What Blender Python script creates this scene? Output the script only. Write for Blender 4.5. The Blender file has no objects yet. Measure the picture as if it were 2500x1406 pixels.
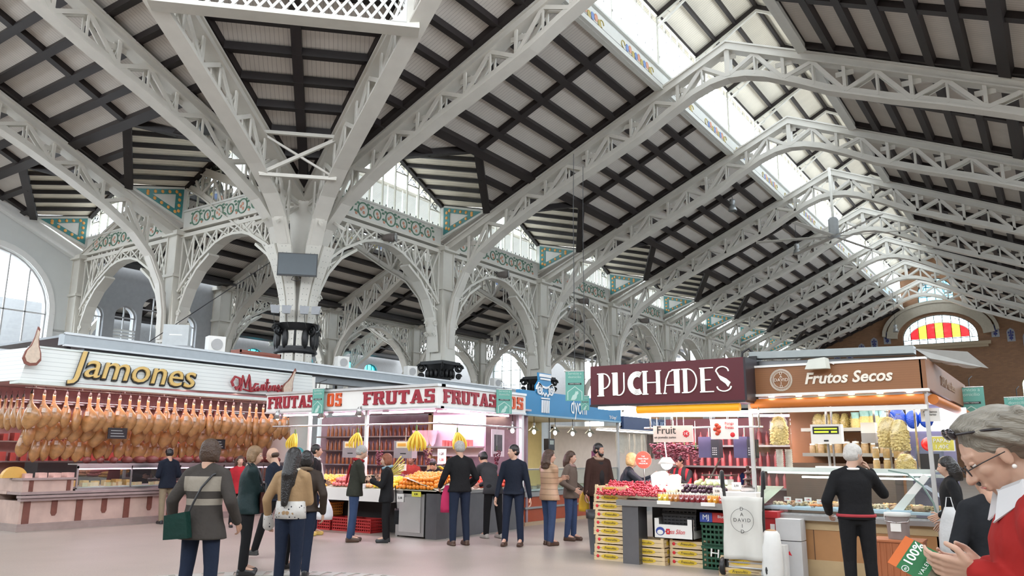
import bpy, math, random
from mathutils import Vector, Matrix
random.seed(7)
PI = math.pi
SC = bpy.context.scene
COL = SC.collection
# ---------------------------------------------------------------- camera
YAW, PIT, ROL, F = math.radians(34.4086), math.radians(11.8219), math.radians(0.38494), 1939.5
fw = Vector((-math.sin(YAW)*math.cos(PIT), math.cos(YAW)*math.cos(PIT), math.sin(PIT)))
rt = Vector((math.cos(YAW), math.sin(YAW), 0)); up = rt.cross(fw)
r2 = rt*math.cos(ROL) + up*math.sin(ROL); u2 = up*math.cos(ROL) - rt*math.sin(ROL)
cd = bpy.data.cameras.new('camera'); cam = bpy.data.objects.new('camera', cd); COL.objects.link(cam)
cd.sensor_width = 36; cd.lens = F/2500*36; cd.clip_start = 0.05; cd.clip_end = 300
cam.matrix_world = Matrix(((r2.x,u2.x,-fw.x,0),(r2.y,u2.y,-fw.y,0),(r2.z,u2.z,-fw.z,1.55),(0,0,0,1)))
SC.camera = cam
# ---------------------------------------------------------------- sky, exposure
wd = bpy.data.worlds.new('sky'); SC.world = wd; wd.use_nodes = True
bg = wd.node_tree.nodes['Background']; bg.inputs[0].default_value = (0.86, 0.93, 1.0, 1); bg.inputs[1].default_value = 7.0
vs = SC.view_settings; vs.view_transform = 'Standard'; vs.look = 'None'; vs.gamma = 1; vs.exposure = 0.05; vs.use_curve_mapping = False
# ---------------------------------------------------------------- materials
MATS = {}
def N(t, k, **kw):
    n = t.nodes.new(k)
    for a, b in kw.items(): setattr(n, a, b)
    return n
def mat(name, col, rough=0.6, metal=0, var=0.12, vs=6, bump=0.0, bs=60, emit=0, ecol=None, alpha=None, spec=0.5, coat=0, sss=0):
    if name in MATS: return MATS[name]
    m = bpy.data.materials.new(name); m.use_nodes = True; t = m.node_tree; b = t.nodes['Principled BSDF']
    L = t.links.new
    b.inputs['Roughness'].default_value = rough; b.inputs['Metallic'].default_value = metal
    b.inputs['Specular IOR Level'].default_value = spec
    tc = N(t, 'ShaderNodeTexCoord')
    if var:
        no = N(t, 'ShaderNodeTexNoise'); no.inputs['Scale'].default_value = vs; no.inputs['Detail'].default_value = 4
        L(tc.outputs['Object'], no.inputs['Vector'])
        r = N(t, 'ShaderNodeMix', data_type='RGBA')
        r.inputs[6].default_value = tuple(c*(1-var) for c in col)+(1,); r.inputs[7].default_value = tuple(min(1, c*(1+var)) for c in col)+(1,)
        L(no.outputs['Fac'], r.inputs[0]); L(r.outputs[2], b.inputs['Base Color'])
    else: b.inputs['Base Color'].default_value = tuple(col)+(1,)
    if bump:
        n2 = N(t, 'ShaderNodeTexNoise'); n2.inputs['Scale'].default_value = bs; L(tc.outputs['Object'], n2.inputs['Vector'])
        bp = N(t, 'ShaderNodeBump'); bp.inputs['Strength'].default_value = bump; bp.inputs['Distance'].default_value = 0.01
        L(n2.outputs['Fac'], bp.inputs['Height']); L(bp.outputs[0], b.inputs['Normal'])
    if emit:
        b.inputs['Emission Color'].default_value = tuple(ecol or col)+(1,); b.inputs['Emission Strength'].default_value = emit
    if alpha is not None: b.inputs['Alpha'].default_value = alpha
    if coat: b.inputs['Coat Weight'].default_value = coat
    if sss: b.inputs['Subsurface Weight'].default_value = sss; b.inputs['Subsurface Radius'].default_value = (.02,.008,.005)
    MATS[name] = m; return m
def glassmat(name, col=(1,1,1), gloss=0.06, rough=0.02):
    if name in MATS: return MATS[name]
    m = bpy.data.materials.new(name); m.use_nodes = True; t = m.node_tree; t.nodes.remove(t.nodes['Principled BSDF'])
    o = [n for n in t.nodes if n.type == 'OUTPUT_MATERIAL'][0]
    a = N(t, 'ShaderNodeBsdfTransparent'); a.inputs[0].default_value = tuple(col)+(1,)
    g = N(t, 'ShaderNodeBsdfGlossy'); g.inputs['Roughness'].default_value = rough
    x = N(t, 'ShaderNodeMixShader'); x.inputs[0].default_value = gloss
    t.links.new(a.outputs[0], x.inputs[1]); t.links.new(g.outputs[0], x.inputs[2]); t.links.new(x.outputs[0], o.inputs[0])
    MATS[name] = m; return m
def stripes(name, base, line, axis, period, width, rough=0.7, var=0.1, vs=3):
    """boards: thin lines of another tone every period metres along one object axis"""
    m = mat(name, base, rough, var=var, vs=vs); t = m.node_tree; b = t.nodes['Principled BSDF']; L = t.links.new
    if 'striped' in m: return m
    m['striped'] = 1
    src = b.inputs['Base Color'].links[0].from_socket
    tc = N(t, 'ShaderNodeTexCoord'); sp = N(t, 'ShaderNodeSeparateXYZ'); L(tc.outputs['Object'], sp.inputs[0])
    d = N(t, 'ShaderNodeMath', operation='DIVIDE'); d.inputs[1].default_value = period; L(sp.outputs[axis], d.inputs[0])
    f = N(t, 'ShaderNodeMath', operation='FRACT'); L(d.outputs[0], f.inputs[0])
    c = N(t, 'ShaderNodeMath', operation='LESS_THAN'); c.inputs[1].default_value = width/period; L(f.outputs[0], c.inputs[0])
    x = N(t, 'ShaderNodeMix', data_type='RGBA'); L(c.outputs[0], x.inputs[0]); L(src, x.inputs[6]); x.inputs[7].default_value = tuple(line)+(1,)
    L(x.outputs[2], b.inputs['Base Color'])
    return m
def bricks(name, c1, c2, mortar, scale=1.0, bw=.5, rh=.25, ms=.02, rot=None, rough=.8):
    m = mat(name, c1, rough, var=0); t = m.node_tree; b = t.nodes['Principled BSDF']; L = t.links.new
    tc = N(t, 'ShaderNodeTexCoord'); mp = N(t, 'ShaderNodeMapping'); mp.inputs['Rotation'].default_value = rot or (0,0,0)
    br = N(t, 'ShaderNodeTexBrick'); br.inputs['Scale'].default_value = scale; br.inputs['Color1'].default_value = tuple(c1)+(1,)
    br.inputs['Color2'].default_value = tuple(c2)+(1,); br.inputs['Mortar'].default_value = tuple(mortar)+(1,)
    br.inputs['Brick Width'].default_value = bw; br.inputs['Row Height'].default_value = rh; br.inputs['Mortar Size'].default_value = ms
    L(tc.outputs['Object'], mp.inputs[0]); L(mp.outputs[0], br.inputs[0]); L(br.outputs[0], b.inputs['Base Color'])
    return m
# ---------------------------------------------------------------- mesh builder
class MB:
    def __init__(s): s.v = []; s.f = []; s.sm = []
    def add(s, vs_, fs, smooth=False):
        o = len(s.v); s.v += [tuple(p) for p in vs_]
        s.f += [tuple(i+o for i in f) for f in fs]; s.sm += [smooth]*len(fs); return s
    def box(s, a, b):
        (x0,y0,z0),(x1,y1,z1) = a, b
        return s.add([(x0,y0,z0),(x1,y0,z0),(x1,y1,z0),(x0,y1,z0),(x0,y0,z1),(x1,y0,z1),(x1,y1,z1),(x0,y1,z1)],
              [(0,3,2,1),(4,5,6,7),(0,1,5,4),(1,2,6,5),(2,3,7,6),(3,0,4,7)])
    def cbox(s, c, d): return s.box([c[i]-d[i]/2 for i in range(3)], [c[i]+d[i]/2 for i in range(3)])
    def bar(s, p, q, w, h, side=None):
        """rectangular bar p->q; w across 'side', h in the other direction"""
        p, q = Vector(p), Vector(q); d = (q-p)
        if d.length < 1e-6: return s
        d.normalize(); sd = Vector(side) if side else (d.cross(Vector((0,0,1))) if abs(d.z) < .95 else Vector((1,0,0)))
        sd = (sd - d*sd.dot(d)).normalized(); n = d.cross(sd)
        o = []
        for e in (p, q):
            for a, b in ((-1,-1),(1,-1),(1,1),(-1,1)): o.append(e + sd*(a*w/2) + n*(b*h/2))
        return s.add(o, [(0,1,2,3),(7,6,5,4),(0,4,5,1),(1,5,6,2),(2,6,7,3),(3,7,4,0)])
    def strip(s, pts, w, h, side):
        """continuous rectangular section swept along pts (mitred)"""
        P = [Vector(p) for p in pts]; sd = Vector(side).normalized(); o = []; W_ = w
        for i, p in enumerate(P):
            w = W_[i] if isinstance(W_, (list,tuple)) else W_
            d = (P[min(i+1,len(P)-1)] - P[max(i-1,0)]).normalized(); n = d.cross(sd).normalized()
            for a, b in ((-1,-1),(1,-1),(1,1),(-1,1)): o.append(p + sd*(a*w/2) + n*(b*h/2))
        fs = [(0,1,2,3)]
        for i in range(len(P)-1):
            k = 4*i
            for j in range(4): fs.append((k+j, k+4+j, k+4+(j+1)%4, k+(j+1)%4))
        k = 4*(len(P)-1); fs.append((k+3,k+2,k+1,k)); return s.add(o, fs)
    def tube(s, pts, r, n=8, closed=False):
        P = [Vector(p) for p in pts]; rr = r if isinstance(r, (list,tuple)) else [r]*len(P); o = []; prev = None
        for i, p in enumerate(P):
            if closed: d = (P[(i+1)%len(P)]-P[i-1]).normalized()
            else: d = (P[min(i+1,len(P)-1)]-P[max(i-1,0)]).normalized()
            a = prev if prev is not None else (Vector((0,0,1)) if abs(d.z) < .9 else Vector((1,0,0)))
            a = (a - d*a.dot(d)); a = a.normalized() if a.length > 1e-5 else d.orthogonal().normalized(); prev = a; b = d.cross(a)
            for k in range(n): th = 2*PI*k/n; o.append(p + (a*math.cos(th)+b*math.sin(th))*rr[i])
        fs = []; m = len(P)
        for i in range(m if closed else m-1):
            j = (i+1)%m
            for k in range(n): fs.append((i*n+k, i*n+(k+1)%n, j*n+(k+1)%n, j*n+k))
        s.add(o, fs, True)
        if not closed: s.add(o[:n], [tuple(range(n))[::-1]]); s.add(o[-n:], [tuple(range(n))])
        return s
    def lathe(s, prof, c=(0,0,0), n=16, sx=1, sy=1):
        o = []; m = len(prof)
        for r, z in prof:
            for k in range(n): th = 2*PI*k/n; o.append((c[0]+r*sx*math.cos(th), c[1]+r*sy*math.sin(th), c[2]+z))
        fs = [(i*n+k, i*n+(k+1)%n, (i+1)*n+(k+1)%n, (i+1)*n+k) for i in range(m-1) for k in range(n)]
        s.add(o, fs, True)
        if prof[0][0] > 1e-5: s.add(o[:n], [tuple(range(n))[::-1]])
        if prof[-1][0] > 1e-5: s.add(o[-n:], [tuple(range(n))])
        return s
    def ball(s, c, r, n=12, m=8, rot=None):
        r = r if isinstance(r, (list,tuple)) else (r,r,r); o = []
        for i in range(m+1):
            ph = PI*i/m
            for k in range(n):
                th = 2*PI*k/n; p = Vector((r[0]*math.sin(ph)*math.cos(th), r[1]*math.sin(ph)*math.sin(th), -r[2]*math.cos(ph)))
                if rot: p = rot @ p
                o.append(p+Vector(c))
        return s.add(o, [(i*n+k, i*n+(k+1)%n, (i+1)*n+(k+1)%n, (i+1)*n+k) for i in range(m) for k in range(n)], True)
    def cap(s, p, q, r1, r2, n=12, flat=1.0, axis=None):
        """tapered capsule, closed"""
        p, q = Vector(p), Vector(q); d = (q-p); L_ = max(d.length, 1e-5); d.normalize()
        a = Vector(axis) if axis else (Vector((0,0,1)) if abs(d.z) < .9 else Vector((1,0,0)))
        a = (a-d*a.dot(d)).normalized(); b = d.cross(a); o = []; rings = []
        for i in range(5): t = PI/2*(1-i/4); rings.append((p - d*(r1*math.sin(t)), r1*math.cos(t)+1e-4))
        for i in range(5): t = PI/2*i/4; rings.append((q + d*(r2*math.sin(t)), r2*math.cos(t)+1e-4))
        for c, r in rings:
            for k in range(n): th = 2*PI*k/n; o.append(c + a*(r*flat*math.cos(th)) + b*(r*math.sin(th)))
        fs = [(i*n+k, i*n+(k+1)%n, (i+1)*n+(k+1)%n, (i+1)*n+k) for i in range(9) for k in range(n)]
        fs += [tuple(range(n))[::-1], tuple(range(9*n, 10*n))]
        return s.add(o, fs, True)
    def prism(s, poly, ax, a, b):
        """polygon (2-D) extruded along world axis ax from a to b"""
        n = len(poly); mk = (lambda p, t: (t,p[0],p[1])) if ax == 0 else ((lambda p, t: (p[0],t,p[1])) if ax == 1 else (lambda p, t: (p[0],p[1],t)))
        o = [mk(p, a) for p in poly] + [mk(p, b) for p in poly]
        return s.add(o, [tuple(range(n))[::-1], tuple(range(n,2*n))] + [(i,(i+1)%n,n+(i+1)%n,n+i) for i in range(n)])
    def slab(s, quad, nrm, t):
        q = [Vector(p) for p in quad]; nv = Vector(nrm).normalized()*t; n = len(q)
        return s.add(q + [p+nv for p in q], [tuple(range(n))[::-1], tuple(range(n,2*n))] + [(i,(i+1)%n,n+(i+1)%n,n+i) for i in range(n)])
    def mesh(s, name, m=None):
        me = bpy.data.meshes.new(name); me.from_pydata(s.v, [], s.f)
        me.polygons.foreach_set('use_smooth', s.sm)
        if m: me.materials.append(m)
        me.update(); return me
    def build(s, name, m, parent=None, loc=None, rz=None, fixn=True):
        me = s.mesh(name, m)
        if fixn:
            import bmesh
            bm = bmesh.new(); bm.from_mesh(me); bmesh.ops.recalc_face_normals(bm, faces=bm.faces); bm.to_mesh(me); bm.free()
        o = bpy.data.objects.new(name, me); COL.objects.link(o)
        if parent: o.parent = parent
        if loc: o.location = loc
        if rz: o.rotation_euler = (0,0,rz)
        return o
def empty(name, loc=(0,0,0), rz=0, parent=None):
    o = bpy.data.objects.new(name, None); COL.objects.link(o); o.location = loc; o.rotation_euler = (0,0,rz); o.empty_display_size = .1
    if parent: o.parent = parent
    return o
def tag(o, label=None, cat=None, group=None, kind=None):
    if label: o['label'] = label
    if cat: o['category'] = cat
    if group: o['group'] = group
    if kind: o['kind'] = kind
    return o
def thing(name, label, cat, loc=(0,0,0), rz=0, group=None): return tag(empty(name, loc, rz), label, cat, group)
def copy_tree(o, parent=None):
    c = o.copy(); COL.objects.link(c); c.parent = parent
    for ch in KIDS.get(o.name) or [x for x in o.children]: copy_tree(ch, c)
    return c
KIDS = {}
def dup(o, loc, rz=0, label=None, cat=None, group=None, scale=None):
    c = copy_tree(o); c.location = loc; c.rotation_euler = (0,0,rz)
    if scale: c.scale = scale
    return tag(c, label, cat, group)
def text(s, size, m, parent, loc, rot=(PI/2,0,0), ext=.01, shear=0, name='lettering', align='CENTER', sx=1, bevel=0, space=1, off=0):
    cu = bpy.data.curves.new(name, 'FONT'); cu.body = s; cu.size = size; cu.extrude = ext; cu.shear = shear; cu.align_x = align; cu.align_y = 'CENTER'
    cu.bevel_depth = bevel; cu.space_character = space; cu.offset = off; cu.resolution_u = 3; cu.materials.append(m)
    t_ = bpy.data.objects.new('t', cu); me = bpy.data.meshes.new_from_object(t_); bpy.data.objects.remove(t_); me.name = name
    if not me.materials: me.materials.append(m)
    o = bpy.data.objects.new(name, me); COL.objects.link(o); o.parent = parent; o.location = loc; o.rotation_euler = rot; o.scale = (sx,1,1)
    return o
def area(loc, size, power, col, rot, name='stall_light', shape='RECTANGLE', parent=None):
    l = bpy.data.lights.new(name, 'AREA'); l.shape = shape; l.size, l.size_y = size; l.energy = power; l.color = col
    o = bpy.data.objects.new(name, l); COL.objects.link(o); o.location = loc; o.rotation_euler = rot
    if parent: o.parent = parent
    return o
ORD = ['first','second','third','fourth','fifth','sixth','seventh','eighth','ninth','tenth','eleventh','twelfth']
# ---------------------------------------------------------------- palette
IRON = mat('white_painted_iron', (.60,.575,.52), .5, var=.10, vs=2.5)
IRONC = mat('cream_painted_iron', (.64,.62,.56), .5, var=.08, vs=3)
DARKW = mat('dark_stained_timber', (.016,.011,.011), .55, var=.3, vs=8)
PLANK = stripes('grey_roof_boards', (.62,.575,.525), (.36,.33,.30), 1, .115, .012, .8, .12, 2)
PLANKL = stripes('pale_roof_boards', (.80,.74,.62), (.48,.43,.35), 1, .115, .012, .8, .12, 2)
BLACKI = mat('black_cast_iron', (.012,.012,.013), .4, .3, var=.3, bump=.3, bs=30)
GLASS = glassmat('window_glass', (.93,.97,1.0))
CYAN = glassmat('cyan_stained_glass', (.05,.72,.85))
STEEL = mat('brushed_steel', (.42,.42,.42), .32, .9, var=.08, vs=5)
GREYM = mat('grey_sheet_metal', (.26,.27,.28), .45, .5, var=.1)
WHITEP = mat('white_panel', (.75,.75,.73), .5, var=.05)
BLACK = mat('black_plastic', (.015,.015,.017), .4, var=.1)
TEAL = mat('teal_glazed_tile', (.05,.22,.22), .3, var=.35, vs=14)
ORANGET = mat('orange_glazed_tile', (.75,.36,.09), .3, var=.2)
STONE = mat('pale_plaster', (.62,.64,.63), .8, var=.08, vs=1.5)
BROWNW = bricks('brown_brick', (.21,.105,.05), (.17,.085,.042), (.14,.08,.05), 2.2, .6, .22, .015, (PI/2,0,0))
TAN = mat('tan_plaster', (.30,.23,.15), .8, var=.15, vs=1)
# ================================================================ THE HALL
XA, YC, BAY = -19.275, 16.355, 7.0
SL = .45
def ztop(s, L=23.34): return 9.4 + SL*min(s, L-s)
BOT = [(.42,5.3),(.46,6.3),(.66,7.3),(1.15,8.25),(1.9,8.98),(2.9,9.6),(4.2,10.24),(5.7,10.88),(7.1,11.42),(8.7,12.1),(9.6,12.6),(10.5,13.05),(11.1,13.25),(11.67,13.32)]
def interp(P, s):
    for (a,b),(c,d) in zip(P, P[1:]):
        if a <= s <= c: return b + (d-b)*(s-a)/(c-a)
    return P[-1][1] if s > P[-1][0] else P[0][1]
def truss_parts(top, bot, smax, s0, n, w, parent, mirrorL=None, web=.065):
    """box-lattice truss in the local xz plane. top(s), bot(s) give heights"""
    P = [(s, top(s)) for s in [smax*i/12 for i in range(13)]]
    full = mirrorL is not None
    if full: P = [(0,top(0)),(mirrorL/2,top(mirrorL/2)),(mirrorL,top(mirrorL))]
    else: P = [(0,top(0)),(smax,top(smax))]
    t = MB(); t.strip([(a,0,b-.03) for a,b in P], w, .06, (0,1,0)); t.strip([(a,0,b-.16) for a,b in P], w*.72, .24, (0,1,0))
    t.strip([(a,0,b-.29) for a,b in P], w, .05, (0,1,0))
    t.build('top_chord', IRON, parent)
    B = list(bot)
    if full: B = B + [(mirrorL-a, b) for a, b in bot[::-1][1:]]
    c = MB(); c.strip([(a,0,b+.03) for a,b in B], w, .06, (0,1,0)); c.strip([(a,0,b+.14) for a,b in B], w*.62, .2, (0,1,0))
    c.build('bottom_chord', IRON, parent)
    k = MB(); rng = [s0 + (smax-s0)*i/n for i in range(n+1)]; segs = [rng]
    if full: segs.append([mirrorL-x for x in rng[:-1]]+[mirrorL/2+.001])
    for R_ in segs:
        for i, s in enumerate(R_):
            sm_ = min(s, mirrorL-s) if full else s
            za, zb = top(s)-.3, interp(bot, sm_)+.12
            if R_ is not rng and i == n: continue
            for y in (-w*.27, w*.27):
                k.bar((s,y,zb), (s,y,za), .05, web*(1.5 if i%2==0 else .9), (0,1,0))
                if i < n:
                    s2 = R_[i+1]; sm2 = min(s2, mirrorL-s2) if full else s2
                    za2, zb2 = top(s2)-.3, interp(bot, sm2)+.12
                    if i % 2: k.bar((s,y,za),(s2,y,zb2), .05, web*1.8, (0,1,0))
                    else: k.bar((s,y,zb),(s2,y,za2), .05, web*1.8, (0,1,0))
            if i % 2 == 0: k.bar((s,-w*.3,zb+.12),(s,w*.3,za-.05),.05,.05,(1,0,0)); k.cbox((s,0,(za*.75+zb*.25)),(.5,.03,.16))
            if R_ is rng and abs(s - (mirrorL or 1e9)/2) < .05: k.cbox((s,0,(top(s)+interp(bot,s))/2), (.16,w*.7,top(s)-interp(bot,s)-.2))
    k.build('lattice_web', IRON, parent)
def nave_truss():
    r = empty('roof_truss'); truss_parts(ztop, BOT, 11.67, 1.35, 12, .44, r, 23.34)
    m = MB()                                                        # solid web of the foot bracket
    for sgn in (0, 1):
        pts = [(.40,5.3)] + [(a,b) for a,b in BOT[:4]] + [(.9,7.75),(.40,7.1)]
        pts = [((23.34-a) if sgn else a, b) for a, b in pts]
        m.prism(pts, 1, -.05, .05)
    m.build('bracket_plate', IRON, r)
    return r
def column(h=9.4, small=1.0):
    r = empty('iron_column'); w = .42*small
    m = MB(); m.prism([(-w*1.15,4.95),(w*1.15,4.95),(w*1.0,6.2),(w*.62,7.6),(w*.62,h),(-w*.62,h),(-w*.62,7.6),(-w*1.0,6.2)], 1, -w*.72, w*.72)
    for x in (-w*.66, w*.66):
        for y in (-w*.74, w*.74): m.bar((x,y,4.95),(x,y,h), .06, .06)
    m.cbox((0,0,h-.1), (w*2.2,w*2.2,.16)); m.cbox((0,0,7.75), (w*1.7,w*1.9,.1))
    m.build('shaft', IRONC, r)
    c = MB(); c.cbox((0,0,4.9),(w*2.6,w*2.6,.12)); c.lathe([(w*1.0,4.25),(w*1.05,4.4),(w*1.15,4.6),(w*1.35,4.84)], n=16)
    for a in range(4):
        th = a*PI/2+PI/4
        for zc, rr in ((4.72,.17),(4.42,.1)):
            pts = [(math.cos(th)*(w*1.45+.10+ (rr*(1-t/26))*math.cos(t*.5)), math.sin(th)*(w*1.45+.10+(rr*(1-t/26))*math.cos(t*.5)), zc+rr*(1-t/26)*math.sin(t*.5)) for t in range(24)]
            c.tube(pts, .045, 6)
    for a in range(16):
        th = a*PI/8; c.ball((math.cos(th)*w*1.2, math.sin(th)*w*1.2, 4.5), (.07,.07,.17), 8, 5)
    c.build('capital', BLACKI, r)
    p = MB(); p.lathe([(w*1.3,0),(w*1.3,.5),(w*1.1,.6),(w*1.0,.8),(w*.95,4.2),(w*1.05,4.25)], n=12); p.build('pedestal', STONE, r)
    return r
AR1 = [(.40,7.15),(.9,7.65),(1.6,8.2),(2.5,8.68),(3.0,8.82),(3.5,8.86),(4.0,8.82),(4.5,8.68),(5.4,8.2),(6.1,7.65),(6.6,7.15)]
BRK = [(.42,5.3),(.50,5.9),(.66,6.6),(.98,7.25),(1.5,7.85),(2.2,8.3)]
def arch_girder():
    r = empty('arch_girder'); m = MB()
    m.strip([(0,.2,9.42),(0,6.8,9.42)], .46, .1, (1,0,0)); m.strip([(0,.2,9.22),(0,6.8,9.22)], .32, .14, (1,0,0)); m.build('top_beam', IRONC, r)
    a = MB(); a.strip([(0,y,z) for y,z in AR1], .40, .09, (1,0,0))
    a.strip([(0,y,z) for y,z in BRK], .42, .09, (1,0,0)); a.strip([(0,7-y,z) for y,z in BRK], .42, .09, (1,0,0)); a.build('arch_chord', IRONC, r)
    k = MB(); n = 9
    for x in (-.13, .13):
        ys = [.4+6.2*i/n for i in range(n+1)]
        for i, y in enumerate(ys):
            z = interp(AR1, y); k.bar((x,y,z),(x,y,9.2), .03,.08,(1,0,0))
            if i < n:
                y2 = ys[i+1]; z2 = interp(AR1, y2)
                k.bar((x,y,z),(x,y2,9.2),.03,.06,(1,0,0)); k.bar((x,y,9.2),(x,y2,z2),.03,.06,(1,0,0))
        for sg in (0, 1):
            f = (lambda y: 7-y) if sg else (lambda y: y)
            for i in range(1, len(BRK)-1):
                y, z = BRK[i]; zt = interp(AR1, max(y,.4)+.15)
                if zt > z+.15: k.bar((x,f(y),z),(x,f(max(y,.4)+.15),zt),.03,.05,(1,0,0))
            for y0,z0,y1,z1 in ((.42,6.9,.9,7.1),(.45,7.15,1.45,7.8),(.95,7.6,1.2,7.5)):
                k.bar((x,f(y0),z0),(x,f(y1),z1),.03,.05,(1,0,0))
    k.build('lattice', IRONC, r)
    g = MB()
    for sg in (0, 1):
        pts = [(.35,5.3)]+BRK[:4]+[(.8,7.35),(.35,6.8)]
        g.prism([((7-y) if sg else y, z) for y, z in pts], 0, -.05, .05)
    g.build('bracket_plate', IRONC, r)
    # scrolled ornament under the arch foot
    o = MB()
    for sg in (0, 1):
        f = (lambda y: 7-y) if sg else (lambda y: y)
        for yc, zc, rr in ((.62,6.35,.14),(.66,5.95,.1)):
            o.tube([(-.2, f(yc+rr*(1-t/20)*math.cos(t*.55)), zc+rr*(1-t/20)*math.sin(t*.55)) for t in range(18)], .03, 5)
            o.tube([(.2, f(yc+rr*(1-t/20)*math.cos(t*.55)), zc+rr*(1-t/20)*math.sin(t*.55)) for t in range(18)], .03, 5)
    o.build('scroll_ornament', IRONC, r)
    return r
WHITET = mat('white_glazed_tile', (.66,.66,.62), .35, var=.06)
GREENT = mat('green_vine_tile', (.12,.24,.17), .35, var=.3, vs=12)
PINKT = mat('pink_fruit_tile', (.62,.30,.20), .35, var=.3, vs=12)
def frieze():
    """tiled frieze band with painted vines, both faces"""
    r = empty('tile_frieze'); m = MB(); m.box((-.12,.3,9.47),(.12,6.7,10.12)); m.cbox((0,3.5,10.15),(.34,6.5,.07)); m.build('panel', WHITET, r)
    v = MB(); fr = MB(); n = 8
    for x in (-.128, .128):
        for i in range(n):
            y = .75+5.5*(i+.5)/n; big = i % 2 == 0; rr = .25 if big else .18
            v.tube([(x, y+rr*math.cos(a*PI/9), 9.79+rr*math.sin(a*PI/9)) for a in range(18)], .028, 5, True)
            for dy, dz in ((.3,.12),(.33,-.1),(-.3,-.14),(.24,.24),(-.26,.2)):
                v.ball((x, y+dy, 9.79+dz), (.012,.085,.045), 6, 4)
            for dy, dz in (((0,.08),(.03,-.09),(-.1,0)) if big else ((0,.03),(.05,-.09))) + ((.36,-.18),):
                fr.ball((x, y+dy, 9.79+dz), (.014,.06,.06), 8, 5)
    v.build('vine_motif', GREENT, r); fr.build('fruit_motif', PINKT, r)
    return r
GZ0, GE, GR = 10.18, 11.15, 12.7
def gable_top(y): return GE-.02 + (GR-GE)*(1-abs(y-3.5)/3.25)
def dormer_window():
    r = empty('window_1'); n = 10; ys = [.25+6.5*i/n for i in range(n+1)]; m = MB()
    for i, y in enumerate(ys):
        m.bar((0,y,GZ0),(0,y,max(gable_top(y),GE)), .07,.07 if i in (0,n) else .035,(1,0,0))
    m.bar((0,.25,gable_top(.25)),(0,3.5,gable_top(3.5)),.12,.12,(1,0,0)); m.bar((0,3.5,gable_top(3.5)),(0,6.75,gable_top(6.75)),.12,.12,(1,0,0))
    m.bar((0,.2,GZ0),(0,6.8,GZ0),.14,.1,(1,0,0))
    for i in range(n):
        a, b = ys[i], ys[i+1]; z = min(gable_top(a),gable_top(b)) - .32; m.bar((0,a,z),(0,b,z),.06,.04,(1,0,0))
    m.build('window_frame', mat('cream_window_paint', (.66,.66,.58), .5), r)
    o = MB()
    for i in range(n):
        a, b = ys[i], ys[i+1]; c = (a+b)/2; z = min(gable_top(a),gable_top(b)) - .32
        hh = (gable_top(c)-z)*.45
        for k in range(2):
            rr = .13-.06*k; zc = z+hh*(1-.1*k)
            o.tube([(0, c+rr*math.cos(t*PI/6), zc+min(rr,hh*.9)*math.sin(t*PI/6)) for t in range(12)], .014, 4, True)
        o.bar((0,a,z),(0,c,z+2*hh),.02,.02,(1,0,0)); o.bar((0,b,z),(0,c,z+hh*.4),.02,.02,(1,0,0))
        for t in range(2): o.ball((0.05,a+(b-a)*(t+.5)/2,GZ0+.1),(.012,.03,.05),6,4)
    o.build('iron_tracery', mat('dark_tracery', (.05,.07,.05), .5), r)
    g = MB(); g.add([(0,.25,GZ0),(0,6.75,GZ0),(0,6.75,gable_top(6.75)),(0,3.5,gable_top(3.5)),(0,.25,gable_top(.25))], [(0,1,2,3,4)]); g.build('pane', GLASS, r)
    return r
RZ = lambda s: 9.62 + SL*s          # underside of the roof boards
E_S, R_S = 2.25, 4.25               # where dormer eave and ridge meet the main slope
def ceiling_bay(smax=9.3, dormer=True):
    """one bay of sloping boarded ceiling with dark purlins and rafters; the dormer cuts it"""
    r = empty('ceiling'); m = MB()
    if dormer:
        ze, zr = RZ(E_S), RZ(R_S)
        for poly in ([(0,0),(0,.22),(E_S,.22),(R_S,3.5),(smax,3.5),(smax,0)], [(0,7),(smax,7),(smax,3.5),(R_S,3.5),(E_S,6.78),(0,6.78)]):
            m.slab([(s,t,RZ(s)) for s,t in poly], (0,0,1), .08)
    else: m.slab([(0,0,RZ(0)),(0,7,RZ(0)),(smax,7,RZ(smax)),(smax,0,RZ(smax))], (0,0,1), .08)
    m.build('boarding', PLANK, r)
    n = 6; d = (smax-R_S)/n
    ss = [R_S+d*i for i in range(n+1)]
    for i, s in enumerate(ss):
        p = MB(); w = .22 if i else .3; h = .22 if i else .28
        p.bar((s,0,RZ(s)-h/2+.02),(s,7,RZ(s)-h/2+.02), w, h, (1,0,SL)); p.build('purlin', DARKW, r)
    for s in ([R_S-d*j for j in (1,2,3)] if dormer else [R_S-d*j for j in range(1,5)]):
        if s < .3: continue
        if dormer:
            lim = (3.28*(s-E_S)/(R_S-E_S)+.22) if s > E_S else .22
            if lim > .5:
                for a, b in ((0,lim),(7-lim,7)):
                    p = MB(); p.bar((s,a,RZ(s)-.09),(s,b,RZ(s)-.09), .2,.22,(1,0,SL)); p.build('purlin', DARKW, r)
        else: p = MB(); p.bar((s,0,RZ(s)-.09),(s,7,RZ(s)-.09), .2,.22,(1,0,SL)); p.build('purlin', DARKW, r)
    for t, w in ((3.5,.26),(.28,.22),(6.72,.22)):
        p = MB(); a = (R_S if dormer and t == 3.5 else E_S+.1 if dormer else 0); p.bar((a,t,RZ(a)-.08),(smax,t,RZ(smax)-.08), w,.2,(0,1,0)); p.build('rafter', DARKW, r)
    tag(r, kind='structure'); return r
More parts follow.
